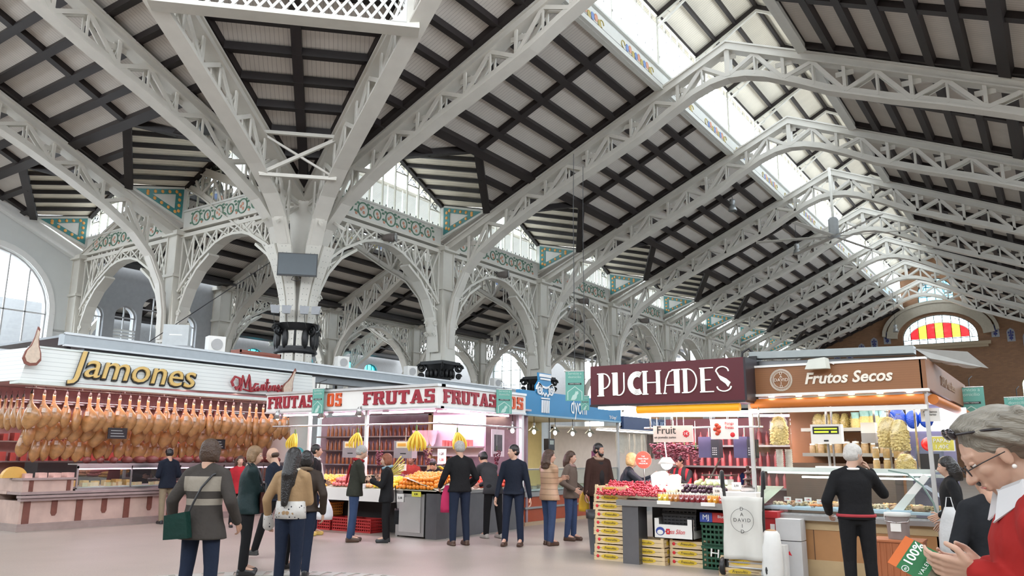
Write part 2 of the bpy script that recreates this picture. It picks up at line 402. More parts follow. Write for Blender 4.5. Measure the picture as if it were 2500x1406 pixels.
def dormer_roof():
    r = empty('ceiling'); m = MB(); R0 = Vector((-.3,3.5,GR+.05)); R1 = Vector((R_S,3.5,RZ(R_S)))
    for sg in (0, 1):
        y0 = 6.78 if sg else .22; E0 = Vector((-.3,y0,GE+.05)); E1 = Vector((E_S,y0,RZ(E_S)))
        m.slab([E0,E1,R1,R0], (0,0,1), .07)
    m.build('boarding', PLANKL, r)
    for sg in (0, 1):
        y0 = 6.78 if sg else .22; E0 = Vector((0,y0,GE)); E1 = Vector((E_S,y0,RZ(E_S)-.05)); R0 = Vector((0,3.5,GR))
        for i in range(6):
            f = i/6; a = E0.lerp(R0, f); b = E1.lerp(R1, f); p = MB(); p.bar(a-Vector((0,0,.06)), b-Vector((0,0,.06)), .13, .13); p.build('rafter', DARKW, r)
        p = MB(); p.bar(E1-Vector((0,0,.08)), R1-Vector((0,0,.08)), .26,.2); p.build('valley_beam', DARKW, r)
        p = MB(); p.bar(E0+Vector((.12,0,-.1)), R0+Vector((.12,0,-.1)), .16,.16); p.build('gable_beam', DARKW, r)
    tag(r, kind='structure'); return r
def cheek():
    """triangular tiled cheek wall with teal border of oranges, and the white moulding below"""
    r = empty('tiled_cheek_panel'); A, B, C_ = (.08,RZ(0)+.1), (.08,GE-.05), (E_S+.1,RZ(E_S)-.12)
    m = MB(); m.prism([A,B,C_], 1, -.05, .05); m.build('panel', WHITET, r)
    cx, cz = (A[0]+B[0]+C_[0])/3, (A[1]+B[1]+C_[1])/3
    ins = lambda p, f: (cx+(p[0]-cx)*f, cz+(p[1]-cz)*f)
    O = [ins(p,.80) for p in (A,B,C_)]; I = [ins(p,.40) for p in (A,B,C_)]
    t = MB(); d = MB()
    for y in (-.06, .06):
        for i in range(3):
            j = (i+1)%3; t.prism([O[i],O[j],I[j],I[i]], 1, y-.012, y+.012)
            n = 5 if i else 4
            for k in range(n):
                f = (k+.5)/n; px = (O[i][0]*(1-f)+O[j][0]*f)*.5+(I[i][0]*(1-f)+I[j][0]*f)*.5; pz = (O[i][1]*(1-f)+O[j][1]*f)*.5+(I[i][1]*(1-f)+I[j][1]*f)*.5
                d.ball((px,y*1.25,pz), (.065,.014,.065), 8, 5)
    t.build('teal_border', TEAL, r); d.build('orange_motif', ORANGET, r)
    return r
def monitor_bay():
    """raised roof-light: clerestory glazing on both sides, upper roof"""
    W = 2.4; Z0, Z1, Z2, Z3 = 13.62, 14.3, 16.4, 17.7
    r = empty('window_9'); tag(r, kind='structure')
    for sx in (-1, 1):
        m = MB(); x = sx*W; m.box((x-.08,0,Z0-.1),(x+.08,7,Z1)); m.bar((x-sx*.1,0,Z1+.02),(x-sx*.1,7,Z1+.02),.16,.08,(1,0,0)); m.bar((x-sx*.1,0,Z0),(x-sx*.1,7,Z0),.2,.16,(1,0,0)); m.build('tiled_sill', WHITET, r)
        q = MB(); q2 = MB(); q3 = MB()
        for i in range(2):
            for k in range(9):
                y = .9+3.5*i+k*.21; tgt = (q,q2,q3)[k%3]; tgt.ball((x-sx*.09,y,13.98+.05*math.sin(k*2.1)),(.015,.12,.13),7,5)
            for k in (0,1): q3.tube([(x-sx*.09,.62+3.5*i+k*2.1+.12*math.cos(t*.6),13.98+.12*math.sin(t*.6)) for t in range(9)],.02,4)
        q.build('tile_motif', mat('blue_tile',(.18,.26,.5),.4), r); q2.build('tile_motif', PINKT, r); q3.build('tile_motif', mat('ochre_tile',(.45,.36,.12),.4), r)
        f = MB()
        for i in range(13): f.bar((x,i*7/12,Z1),(x,i*7/12,Z2), .05,.10 if i%6==0 else .035,(1,0,0))
        f.bar((x,0,Z2),(x,7,Z2),.1,.1,(1,0,0)); f.bar((x,0,Z1+1.75),(x,7,Z1+1.75),.03,.03,(1,0,0)); f.build('window_frame', IRONC, r)
        o = MB()
        for i in range(12):
            for t in range(5 if i%2 else 2): o.ball((x-sx*.05,i*7/12+.02,Z1+.15+t*.4),(.012,.02,.06),5,4)
        o.build('iron_tracery', mat('grey_tracery',(.25,.24,.22),.5), r)
        g = MB(); g.add([(x,0,Z1),(x,7,Z1),(x,7,Z2),(x,0,Z2)],[(0,1,2,3)]); g.build('pane', GLASS, r)
    c = empty('ceiling'); tag(c, kind='structure'); m = MB()
    for sx in (-1,1): m.slab([(sx*(W+.3),0,Z2+.0),(sx*(W+.3),7,Z2+.0),(0,7,Z3+.16),(0,0,Z3+.16)],(0,0,1),.07)
    m.build('boarding', PLANKL, c)
    zz = lambda x: Z2+.05+(Z3-Z2)*(1-abs(x)/W)
    for i in range(-3,4):
        x = i*W/3; p = MB(); p.bar((x,0,zz(x)-.02),(x,7,zz(x)-.02),.11,.14); p.build('purlin', DARKW, c)
    b = MB()
    for y in (0,3.5):
        for sx in (-1,1):
            p = MB(); p.bar((sx*W,y,zz(W)-.06),(0,y,zz(0)-.06),.14,.16,(0,1,0)); p.build('rafter', DARKW, c)
            b.strip([(sx*W*(1-t/8),y,zz(W*(1-t/8))-.22-.25*abs(math.cos(t/8*PI*.5))*(1-t/8)) for t in range(9)],.08,.06,(0,1,0))
            b.strip([(sx*W*(1-t/8),y,zz(W*(1-t/8))-.16) for t in range(9)],.08,.06,(0,1,0))
            b.tube([(sx*(W-.3+.2*math.cos(t*PI/5)),y,zz(W-.3)-.32+.2*math.sin(t*PI/5)) for t in range(10)],.02,4,True)
    b.build('curved_bracket', IRONC, c)
    return r, c
# ---------------------------------------------------------------- place the bays
T_TR, T_COL, T_ARC, T_FRZ, T_DW, T_CE, T_CE2, T_DR, T_CH = nave_truss(), column(), arch_girder(), frieze(), dormer_window(), ceiling_bay(), ceiling_bay(dormer=False), dormer_roof(), cheek()
MONW, MONC = monitor_bay()
USED = set(); WN = [1]
def put(T, loc, rz=0, label=None, cat=None, group=None, scale=None, name=None):
    if T.name not in USED:
        USED.add(T.name); o = T; o.location = loc; o.rotation_euler = (0,0,rz)
        if scale: o.scale = scale
        tag(o, label, cat, group)
    else: o = dup(T, loc, rz, label, cat, group, scale)
    if 'window' in T.name or 'kind' in T.keys(): tag(o, kind='structure')
    return o
for k in range(-1, 7):
    y = 23.355+7*k
    put(T_TR, (XA,y,0), 0, ('%s white lattice roof truss spanning the nave, counted from the near crossing pier' % ORD[k+1]), 'roof truss', 'nave roof trusses')
    if k >= 0: put(T_COL, (XA,y,0), 0, '%s white iron nave column beyond the big crossing pier, dark capital' % ORD[k], 'column', 'nave arcade columns')
    put(T_ARC, (XA,y,0), 0, '%s white lattice arch of the nave arcade, counting away from the crossing pier' % ORD[k+1], 'arch girder', 'nave arcade arches')
    put(T_FRZ, (XA,y,0), 0, '%s painted vine tile frieze above the nave arcade, counting from the crossing pier' % ORD[k+1], 'tile frieze', 'nave friezes')
    put(T_DW, (XA,y,0)); put(T_CE, (XA,y,0)); put(T_DR, (XA,y,0))
    if k > -1: put(T_CH, (XA,y-.24,0), 0, '%s teal-bordered triangular tile panel beside a nave window, counting into the distance' % ORD[k], 'tile panel', 'teal bordered triangular panels')
    put(T_CE2, (4.065,y+7,0), PI)
    put(MONW, (-7.605,y,0)); put(MONC, (-7.605,y,0))
# transept arm to the left
for j in range(2):
    x = XA-6.667*(j+1)
    put(T_ARC, (x,YC,0), -PI/2, '%s white lattice arch left of the big crossing pier' % ORD[j], 'arch girder', 'transept arches', (1,.952,1))
    put(T_FRZ, (x,YC,0), -PI/2, '%s painted vine frieze left of the big crossing pier' % ORD[j], 'tile frieze', 'transept friezes', (1,.952,1))
    put(T_DW, (x,YC,0), -PI/2, scale=(1,.952,1)); put(T_CE, (x,YC,0), -PI/2, scale=(1,.952,1)); put(T_DR, (x,YC,0), -PI/2, scale=(1,.952,1))
    put(T_CH, (x+.24,YC,0), -PI/2, 'triangular tile panel with teal border above the %s' % ('column left of the crossing pier','left end wall')[j], 'tile panel', 'transept tile panels')
    put(T_TR, (XA-6.667*j,YC,0), -PI/2, ('white lattice truss rising left from the big crossing pier','white lattice truss at the column left of the crossing pier')[j], 'roof truss', 'transept roof trusses')
put(T_COL, (XA-6.667,YC,0), 0, 'white iron column between the left end wall and the big crossing pier', 'column')
put(T_COL, (XA-13.33,YC,0), 0, 'white iron column standing against the left end wall', 'column')
# crossing: nave slope continues to the hip trusses
AX, BX, HS = 7.6, 3.4, .39
def hip_truss(ang, label):
    r = thing('roof_truss', label, 'roof truss', (XA,YC,0), ang, 'crossing hip trusses')
    L = 11.5; top = lambda s: 9.45+HS*s
    bot = [(1.18,7.62),(1.65,8.4),(2.3,8.95),(3.3,9.5),(4.6,10.05),(6.5,10.8),(L,9.45+HS*L-1.2)]
    truss_parts(top, bot, L, 1.35, 12, .46, r)
    return r
hip_truss(-math.atan2(BX,AX), 'white hip truss rising right of the lattice ring beam, from the crossing pier')
hip_truss(-math.atan2(AX,BX), 'white hip truss rising left of the lattice ring beam, from the crossing pier')
def hipz(s): return 9.62+SL*s
c = tag(empty('ceiling', (XA,YC,0)), kind='structure'); m = MB()
K = 1.24                                                            # hip line continues past the ring
m.slab([(0,0,9.62),(AX*K,0,hipz(AX*K)),(AX*K,-BX*K,hipz(AX*K))],(0,0,1),.08); m.build('boarding', PLANK, c)
for i in range(1,11):
    s = .98+ i*.845
    if s < AX*K: p = MB(); p.bar((s,0,hipz(s)-.09),(s,-BX/AX*s,hipz(s)-.09),.2,.2); p.build('purlin', DARKW, c)
p = MB(); p.bar((.3,-.12,hipz(.3)-.1),(AX*K,-BX*K+.1,hipz(AX*K)-.1),.22,.2); p.build('hip_rafter', DARKW, c)
p = MB(); p.bar((.3,-.3,hipz(.3)-.1),(AX*K,-.3,hipz(AX*K)-.1),.22,.2); p.build('rafter', DARKW, c)
c = tag(empty('ceiling', (XA,YC,0)), kind='structure'); m = MB()
m.slab([(0,0,9.62),(0,-AX*K,hipz(AX*K)),(BX*K,-AX*K,hipz(AX*K))],(0,0,1),.08); m.build('boarding', stripes('grey_roof_boards_b',(.62,.575,.525),(.36,.33,.30),0,.115,.012,.8,.12,2), c)
for i in range(1,11):
    s = .98+ i*.845
    if s < AX*K: p = MB(); p.bar((0,-s,hipz(s)-.09),(BX/AX*s,-s,hipz(s)-.09),.2,.2); p.build('purlin', DARKW, c)
p = MB(); p.bar((.12,-.3,hipz(.3)-.1),(BX*K-.1,-AX*K,hipz(AX*K)-.1),.22,.2); p.build('hip_rafter', DARKW, c)
# wedge between the hips (local x = diagonal)
c = tag(empty('ceiling', (XA,YC,0), -PI/4), kind='structure'); DL = (AX+BX)/math.sqrt(2); DW = (AX-BX)/math.sqrt(2); ws = SL*AX/DL
m = MB(); wz = lambda s: 9.66+ws*s; m.slab([(0,0,wz(0)),(DL*K,DW*K,wz(DL*K)),(DL*K,-DW*K,wz(DL*K))],(0,0,1),.08); m.build('boarding', PLANK, c)
for i in range(1,12):
    s = .1+i*.86
    if s < DL*K: p = MB(); p.bar((s,-DW/DL*s,wz(s)-.12),(s,DW/DL*s,wz(s)-.12),.22,.22); p.build('purlin', DARKW, c)
p = MB(); p.bar((.4,0,wz(.4)-.14),(DL*K,0,wz(DL*K)-.14),.26,.24); p.build('rafter', DARKW, c)
for sg in (-1,1): p = MB(); p.bar((.4,sg*(DW/DL*.4-.1),wz(.4)-.12),(DL*K,sg*(DW*K-.1),wz(DL*K)-.12),.24,.24); p.build('hip_rafter', DARKW, c)
# lattice ring beam of the dome
c = thing('ring_beam', 'white diamond-lattice ring beam at the top of the view, under the dome', 'ring beam', (XA,YC,0), -PI/4)
x0 = DL; m = MB(); zb = 11.42; zt_ = 13.3
m.cbox((x0,0,zb),(.46,2*DW+.1,.1)); m.cbox((x0,0,zb+.10),(.10,2*DW+.1,.14)); m.cbox((x0,0,zt_),(.46,2*DW,.14))
for sg in (-1,1): m.cbox((x0,sg*(DW-.1),(zb+zt_)/2),(.3,.3,zt_-zb))
m.build('flange', IRONC, c); k = MB(); n = 21; H_ = zt_-zb-.3
for i in range(-4, n):
    a = -DW+2*DW*i/n; run = H_*.8
    for dirn in (1,-1):
        y0, y1 = (a, a+run) if dirn == 1 else (a+run, a)
        k.bar((x0+.02*dirn,max(-DW,min(DW,y0)),zb+.14),(x0+.02*dirn,max(-DW,min(DW,y1)),zt_-.05),.02,.065,(1,0,0))
k.build('diamond_lattice', WHITEP, c)
g = MB()
for sg in (-1,1):
    g.prism([(sg*DW,zb+.1),(sg*(DW-.75),zb+.1),(sg*(DW-.5),zb+.25),(sg*(DW-.34),zb+.5),(sg*(DW-.25),zb+.9),(sg*(DW-.22),zt_),(sg*DW,zt_)],0,x0-.05,x0+.05)
g.build('corner_gusset', WHITEP, c)
# ---------------------------------------------------------------- crossing pier
r = thing('crossing_pier', 'big riveted white iron pier at the crossing with television and floodlights on it', 'pier', (XA,YC,0))
m = MB(); m.lathe([(.50,3.2),(.44,4.6),(.42,5.5),(.40,7.0),(.40,8.4),(.5,9.35)], n=12); m.lathe([(.62,0),(.62,3.3)], n=12); m.build('core', IRON, r)
angs = [0, -math.atan2(BX,AX), -math.atan2(AX,BX), -PI/2]
st = MB(); rv = MB()
base = [(.56,3.2),(.52,4.4),(.50,5.2),(.53,5.8),(.60,6.2),(.72,6.6),(.88,7.0),(1.03,7.35),(1.22,7.75)]
for q, a in enumerate(angs):
    # legs stand fanned round the front of the pier, then swing out to their truss
    fan = -PI/4 + (1.5-q)*.56
    P = []
    for s, z in base:
        t = max(0, min(1, (z-5.5)/1.8)); aa = fan*(1-t)+a*t; P.append(Vector((s*math.cos(aa), s*math.sin(aa), z)))
    sd = Vector((-math.sin((fan+a)/2), math.cos((fan+a)/2), 0)); st.strip(P, [.25,.25,.25,.25,.28,.32,.36,.4,.44], .10, sd)
    for i in range(26):
        z = 3.4+i*.17
        s = interp([(z_, s_) for s_, z_ in base], z); t = max(0, min(1, (z-5.5)/1.8)); aa = fan*(1-t)+a*t
        for o_ in (-.06,.06):
            pp = Vector((s*math.cos(aa), s*math.sin(aa), z)) + sd*o_ + Vector((math.cos(aa),math.sin(aa),0))*.052
            rv.ball(pp, .014, 6, 4)
st.build('curved_rib', IRONC, r); rv.build('rivets', mat('rivet_grey',(.3,.3,.29),.5), r)
b = MB()                                                            # tie bars between the legs
def rib(a, s, z): return (s*math.cos(a), s*math.sin(a), z)
b.bar(rib(angs[1],3.0,9.3), rib(angs[2],3.0,9.3), .1,.1); b.bar(rib(angs[1],3.2,10.5), rib(angs[2],3.2,10.5), .1,.1)
b.bar(rib(angs[1],3.2,10.5), rib(angs[2],3.0,9.3), .1,.1); b.bar(rib(angs[2],3.2,10.5), rib(angs[1],3.0,9.3), .06,.06)
for a in angs: b.bar(rib(a,.45,9.1), rib(a,1.9,8.2), .08,.08); b.bar(rib(a,.4,9.2), rib(a,2.1,9.2), .08,.08)
b.build('tie_bar', IRON, r)
k = MB(); k.lathe([(.60,4.50),(.66,4.55),(.62,4.63),(.62,4.72)], n=24); k.lathe([(.62,5.2),(.66,5.28),(.70,5.42)], n=24)
for a in range(12):
    th = a*PI/6-PI/4; k.ball((.58*math.cos(th),.58*math.sin(th),4.95),(.11 if a else .03,.11 if a else .03,.34),8,6)
for a in range(4):
    th = a*PI/2
    k.tube([(.72*math.cos(th)+.2*(1-t/24)*math.cos(t*.5)*math.cos(th),0.72*math.sin(th)+.2*(1-t/24)*math.cos(t*.5)*math.sin(th),5.2+.2*(1-t/24)*math.sin(t*.5)) for t in range(22)],.05,6)
k.build('capital', BLACKI, r)
dirv = Vector((1,-1,0)).normalized(); 
def onpier(name): 
    e = empty(name, (XA+dirv.x*1.22, YC+dirv.y*1.22, 0), PI/4); return e
tv = tag(onpier('television'), 'dark flat television facing the market from the crossing pier', 'television')
m = MB(); m.box((-.58,-.04,6.72),(.58,.04,7.42)); m.build('screen_housing', BLACK, tv)
m = MB(); m.box((-.555,-.055,6.76),(.555,-.04,7.39)); m.build('screen', mat('dark_screen',(.02,.035,.045),.25,var=.1), tv)
m = MB(); m.bar((0,.04,7.0),(0,.7,7.0),.12,.2); m.build('wall_bracket', BLACK, tv)
m = MB(); m.tube([(-.1,0,6.72),(-.15,-.02,6.6),(0,-.03,6.56),(.1,-.02,6.62),(.04,0,6.72)],.012,5); m.build('cable', BLACK, tv)
for i, (o_, nm) in enumerate(((-.62,'leftmost'),(-.26,'second from left'),(.26,'third from left'),(.62,'rightmost'))):
    e = tag(empty('floodlight', (XA+dirv.x*.85+o_*.707, YC+dirv.y*.85+o_*.707, 5.74), PI/4+(.25 if i in(0,) else -.25 if i==3 else 0)), 'grey floodlight on the crossing pier below the television, %s of four' % nm, 'floodlight', 'floodlights on the crossing pier'); e.scale = (.72,.9,1.0)
    m = MB(); m.add([(-.16,-.2,-.12),(.16,-.2,-.12),(.2,-.08,.14),(-.2,-.08,.14),(-.1,.05,-.1),(.1,.05,-.1),(.12,.1,.12),(-.12,.1,.12)],[(0,1,2,3),(4,7,6,5),(0,4,5,1),(1,5,6,2),(2,6,7,3),(3,7,4,0)]); m.build('housing', mat('grey_lamp_housing',(.33,.34,.36),.5), e)
    m = MB(); m.tube([(0,.05,-.1),(0.02,.06,-.3),(.1,.1,-.5)],.012,5); m.build('cable', BLACK, e)
# ---------------------------------------------------------------- side naves (left of the arcade)
def side_bay(W2, half, label=''):
    """side nave bay: truss, both ceiling slopes, small roof-light. local x from -half..half about its ridge"""
    z0 = 9.4; sl = .42; zr = lambda x: 9.6+sl*(half-abs(x))
    c = tag(empty('ceiling'), kind='structure'); m = MB()
    for sg in (-1,1): m.slab([(sg*half,0,zr(half)),(sg*half,7,zr(half)),(sg*W2,7,zr(W2)),(sg*W2,0,zr(W2))],(0,0,1),.08)
    m.build('boarding', PLANK, c)
    for sg in (-1,1):
        for i in range(6):
            x = sg*(W2+(half-W2)*i/5.4); p = MB(); p.bar((x,0,zr(x)-.08),(x,7,zr(x)-.08),.24,.2); p.build('purlin', DARKW, c)
        p = MB(); p.bar((sg*W2,3.5,zr(W2)-.08),(sg*half,3.5,zr(half)-.08),.3,.2,(0,1,0)); p.build('rafter', DARKW, c)
        p = MB(); p.bar((sg*(half-.5),0,zr(half)-.1),(sg*(half-.5),7,zr(half)-.1),.9,.2); p.build('purlin', DARKW, c)
    w = tag(empty('window_20'), kind='structure'); zt0 = zr(W2)
    for sg in (-1,1):
        m = MB(); m.box((sg*W2-.06,0,zt0-.1),(sg*W2+.06,7,zt0+.5)); m.bar((sg*(W2-.1),0,zt0+.52),(sg*(W2-.1),7,zt0+.52),.2,.08,(1,0,0)); m.bar((sg*(W2+.08),0,zt0-.05),(sg*(W2+.08),7,zt0-.05),.14,.1,(1,0,0)); m.build('tiled_sill', WHITET, w)
        q = MB(); q2 = MB(); q3 = MB()
        for k in range(16):
            y = 1.2+k*.3; (q,q2,q3)[k%3].ball((sg*(W2-.08),y,zt0+.22),(.015,.16,.14),7,5)
        for mm, mt in ((q,PINKT),(q2,MATS['ochre_tile']),(q3,MATS['blue_tile'])): mm.build('tile_motif', mt, w)
        f = MB()
        for i in range(8): f.bar((sg*W2,i,zt0+.5),(sg*W2,i,zt0+1.9),.05,.05,(1,0,0))
        f.build('window_frame', IRONC, w)
        g = MB(); g.add([(sg*W2,0,zt0+.5),(sg*W2,7,zt0+.5),(sg*W2,7,zt0+1.9),(sg*W2,0,zt0+1.9)],[(0,1,2,3)]); g.build('pane', GLASS, w)
    m = MB()
    for sg in (-1,1): m.slab([(sg*(W2+.2),0,zt0+1.9),(sg*(W2+.2),7,zt0+1.9),(0,7,zt0+2.8),(0,0,zt0+2.8)],(0,0,1),.07)
    m.build('roof_light_boarding', PLANKL, c)
    t = empty('roof_truss'); top = lambda s: 9.4+.42*min(s,2*half-s)
    bot = [(.42,5.3),(.5,5.9),(.68,6.7),(1.05,7.5),(1.75,8.25),(2.8,8.85),(half*.8,9.4+.42*half*.8-1.15),(half,9.4+.42*half-1.0)]
    truss_parts(top, bot, half, 1.2, 8, .36, t, 2*half, .055)
    m = MB()
    for sgn in (0,1):
        pts = [(.40,5.3)]+bot[:4]+[(.9,7.75),(.40,7.1)]; m.prism([((2*half-a) if sgn else a,b_) for a,b_ in pts],1,-.05,.05)
    m.build('bracket_plate', IRON, t)
    return c, w, t
HALF2 = 6.86
SC_, SW_, ST_ = side_bay(1.85, HALF2)
for n_, xc in enumerate((XA-HALF2-.02, XA-3*HALF2-.05)):
    for k in range(-1, 7 if n_ == 0 else 4):
        y = 23.355+7*k
        if n_ == 1 and k < 0: continue
        put(SC_, (xc,y,0)); put(SW_, (xc,y,0))
        put(ST_, (xc-HALF2,y,0), 0, '%s white truss of the %s side nave, seen through the arcade' % (ORD[k+1], ('near','far')[n_]), 'roof truss', 'side nave trusses')
for k in range(0, 6):
    y = 23.355+7*k; xx = XA-2*HALF2-.03
    put(T_COL, (xx,y,0), 0, '%s column of the second arcade, seen through the nave arcade' % ORD[k], 'column', 'second arcade columns')
    if k < 5: put(T_ARC, (xx,y,0), 0, '%s lattice arch of the second arcade, behind the nave arcade' % ORD[k], 'arch girder', 'second arcade arches')
# ---------------------------------------------------------------- walls, floor
def wallbox(name, a, b, m): o = MB().box(a, b).build(name, m); return tag(o, kind='structure')
FLOORM = mat('beige_terrazzo', (.40,.345,.30), .22, var=.12, vs=1.2, spec=.5)
def refine_floor():
    t = FLOORM.node_tree; b = t.nodes['Principled BSDF']; L = t.links.new
    src = b.inputs['Base Color'].links[0].from_socket; tc = N(t,'ShaderNodeTexCoord')
    v = N(t,'ShaderNodeTexNoise'); v.inputs['Scale'].default_value = 45; v.inputs['Detail'].default_value = 3; L(tc.outputs['Object'], v.inputs['Vector'])
    x = N(t,'ShaderNodeMix', data_type='RGBA', blend_type='MULTIPLY'); x.inputs[0].default_value = .35; L(src, x.inputs[6]); L(v.outputs['Fac'], x.inputs[7]); L(x.outputs[2], b.inputs['Base Color'])
    n = N(t,'ShaderNodeTexNoise'); n.inputs['Scale'].default_value = .8; L(tc.outputs['Object'], n.inputs['Vector'])
    mr = N(t,'ShaderNodeMapRange'); mr.inputs['To Min'].default_value = .34; mr.inputs['To Max'].default_value = .46; L(n.outputs['Fac'], mr.inputs[0]); L(mr.outputs[0], b.inputs['Roughness'])
refine_floor()
wallbox('floor', (-50,-14,-.1), (12,74,0), FLOORM)
def wall_with_arch(name, x_or_y, axis, a0, a1, z0, z1, openings, m, thick=.5, gable=None):
    """wall in plane axis=const with arched openings [(centre, halfwidth, sill, springing, rise)]"""
    import bmesh
    pts = []; bm = bmesh.new()
    outer = [(a0,z0),(a1,z0),(a1,z1)] + (gable or []) + [(a0,z1)]
    loops = [outer]
    for c, hw, sill, spr, rise in openings:
        L_ = [(c-hw,sill),(c+hw,sill)] + [(c+hw*math.cos(PI*i/16), spr+rise*math.sin(PI*i/16)) for i in range(17)]
        loops.append(L_)
    ed = []
    for L_ in loops:
        vsx = [bm.verts.new((x_or_y,p[0],p[1]) if axis == 0 else (p[0],x_or_y,p[1])) for p in L_]
        for i in range(len(vsx)): ed.append(bm.edges.new((vsx[i], vsx[(i+1)%len(vsx)])))
    bmesh.ops.triangle_fill(bm, use_beauty=True, edges=ed)
    for f in list(bm.faces):                                        # drop faces that fell inside an opening
        p = f.calc_center_median(); a = p[1] if axis == 0 else p[0]; z = p[2]
        for c, hw, sill, spr, rise in openings:
            if abs(a-c) < hw and z > sill and (z < spr or ((a-c)/hw)**2+((z-spr)/rise)**2 < .99): bm.faces.remove(f); break
    g = bmesh.ops.extrude_face_region(bm, geom=bm.faces[:]); d = Vector((-thick,0,0)) if axis == 0 else Vector((0,thick,0))
    bmesh.ops.translate(bm, vec=d, verts=[v for v in g['geom'] if isinstance(v, bmesh.types.BMVert)])
    bmesh.ops.recalc_face_normals(bm, faces=bm.faces)
    me = bpy.data.meshes.new(name); bm.to_mesh(me); bm.free(); me.materials.append(m)
    o = bpy.data.objects.new(name, me); COL.objects.link(o); return tag(o, kind='structure')
def arch_window(name, plane, axis, c, hw, sill, spr, rise, bars, rows, fm, gm, tracery=True, trim=None):
    """frame, pane and iron tracery in an arched opening"""
    r = tag(empty(name), kind='structure'); P = (lambda a, z, d=0: (plane-d,a,z)) if axis == 0 else (lambda a, z, d=0: (a,plane+d,z))
    sd = (1,0,0) if axis == 0 else (0,1,0)
    ztop_ = lambda a: spr+rise*math.sqrt(max(0,1-((a-c)/hw)**2))
    m = MB()
    for i in range(bars+1):
        a = c-hw+2*hw*i/bars; m.bar(P(a,sill,.2),P(a,ztop_(a),.2),.06,.05 if 0<i<bars else .1,sd)
    for z in rows: m.bar(P(c-hw,z,.2),P(c+hw,z,.2),.06,.05,sd)
    arc = [P(c+hw*math.cos(PI*i/20), spr+rise*math.sin(PI*i/20), .2) for i in range(21)]
    m.strip(arc,.1,.1,sd); m.bar(P(c-hw,sill,.2),P(c+hw,sill,.2),.1,.12,sd)
    m.build('window_frame', fm, r)
    g = MB(); g.add([P(c-hw,sill,.22),P(c+hw,sill,.22)]+[P(c+hw*math.cos(PI*i/20), spr+rise*math.sin(PI*i/20), .22) for i in range(21)], [tuple(range(23))]); g.build('pane', gm, r)
    if tracery:
        o = MB()
        for q in (.72,.45):
            o.tube([P(c+hw*q*math.cos(PI*i/16), spr+rise*q*math.sin(PI*i/16), .2) for i in range(17)], .025, 4)
        for i in range(1,8):
            th = PI*i/8; o.tube([P(c+hw*.45*math.cos(th), spr+rise*.45*math.sin(th),.2), P(c+hw*math.cos(th), spr+rise*math.sin(th),.2)], .02, 4)
            o.tube([P(c+hw*.86*math.cos(th)+.16*hw*math.cos(t*PI/5)*.5, spr+rise*.86*math.sin(th)+.08*hw*math.sin(t*PI/5),.2) for t in range(10)], .018, 4, True)
        o.build('iron_tracery', MATS['dark_tracery'], r)
    if trim:
        t = MB(); t.strip([P(c+(hw+.12)*math.cos(PI*i/20), spr+(rise+.12)*math.sin(PI*i/20), -.03) for i in range(21)], .1,.22,sd)
        for sg in (-1,1): t.bar(P(c+sg*(hw+.12),sill,-.03),P(c+sg*(hw+.12),spr,-.03),.22,.1, None if axis else (0,1,0))
        t.build('moulding', trim, r)
    return r
# left end wall of the transept with its big arched window
XW = XA-13.6
wall_with_arch('wall_left', XW, 0, -7, YC+.3, 0, 9.5, [(12.95,2.35,3.6,6.9,2.35),(4.7,2.6,3.6,8.0,2.6)], STONE, .5, [(YC+.3,9.6),(4.7,14.9),(-7,9.6)])
arch_window('window_30', XW, 0, 12.95, 2.35, 3.6, 6.9, 2.35, 6, (5.2,6.9), mat('pale_iron',(.5,.5,.5),.5), GLASS, False, WHITEP)
arch_window('window_31', XW, 0, 4.7, 2.6, 3.6, 8.0, 2.6, 6, (5.2,8.0), MATS['pale_iron'], GLASS, False, WHITEP)
m = MB(); m.strip([(XW+.12,YC,9.35),(XW+.12,4.7,9.35+.45*11.67)],.3,.4,(1,0,0)); m.strip([(XW+.2,YC,9.15),(XW+.2,4.7,9.15+.45*11.67)],.3,.12,(1,0,0)); tag(m.build('trim_1', WHITEP), kind='structure')
m = MB()
for z in (6.3,6.0,5.55,5.15): m.box((XW,15.55,z-.04),(XW+.06,16.0,z+.02))
for i in range(5): m.cbox((XW+.03,15.6+.09*i,5.8),(.05,.05,.18))
tag(m.build('trim_2', mat('grey_carved_stone',(.42,.43,.42),.8)), kind='structure')
# wall behind the transept bay: three tall lancets with slatted blinds
XV = XA-2*HALF2-.3
wall_with_arch('wall_left', XV, 0, YC+.35, 23.1, 0, 9.6, [(17.35,.42,3.6,7.2,.45),(18.75,.5,3.6,7.3,.5),(20.1,.62,3.6,7.8,.62),(21.75,.5,3.6,7.3,.5)], mat('shaded_plaster',(.36,.37,.38),.8), .5)  # greyer copy of the plaster, shade put into its colour
for i, (c_, hw, sp, ri) in enumerate(((17.35,.42,7.2,.45),(18.75,.5,7.3,.5),(20.1,.62,7.8,.62),(21.75,.5,7.3,.5))):
    arch_window('window_%d' % (32+i), XV, 0, c_, hw, 3.6, sp, ri, 2, (sp,), MATS['pale_iron'], GLASS, False, None)
    b = tag(MB(), None) if False else MB()
    zt1 = (6.2,6.9,5.9,6.4)[i]
    n = int((zt1-3.6)/.14)
    for j in range(n): b.add([(XV-.12,c_-hw,3.6+j*.14),(XV-.12,c_+hw,3.6+j*.14),(XV-.03,c_+hw,3.68+j*.14),(XV-.03,c_-hw,3.68+j*.14)],[(0,1,2,3)])
    o = b.build('slatted_blind', mat('white_slats',(.6,.6,.58),.6)); tag(o, 'pale slatted blind in the %s tall arched window left of the crossing pier' % ORD[i], 'blind', 'slatted blinds')
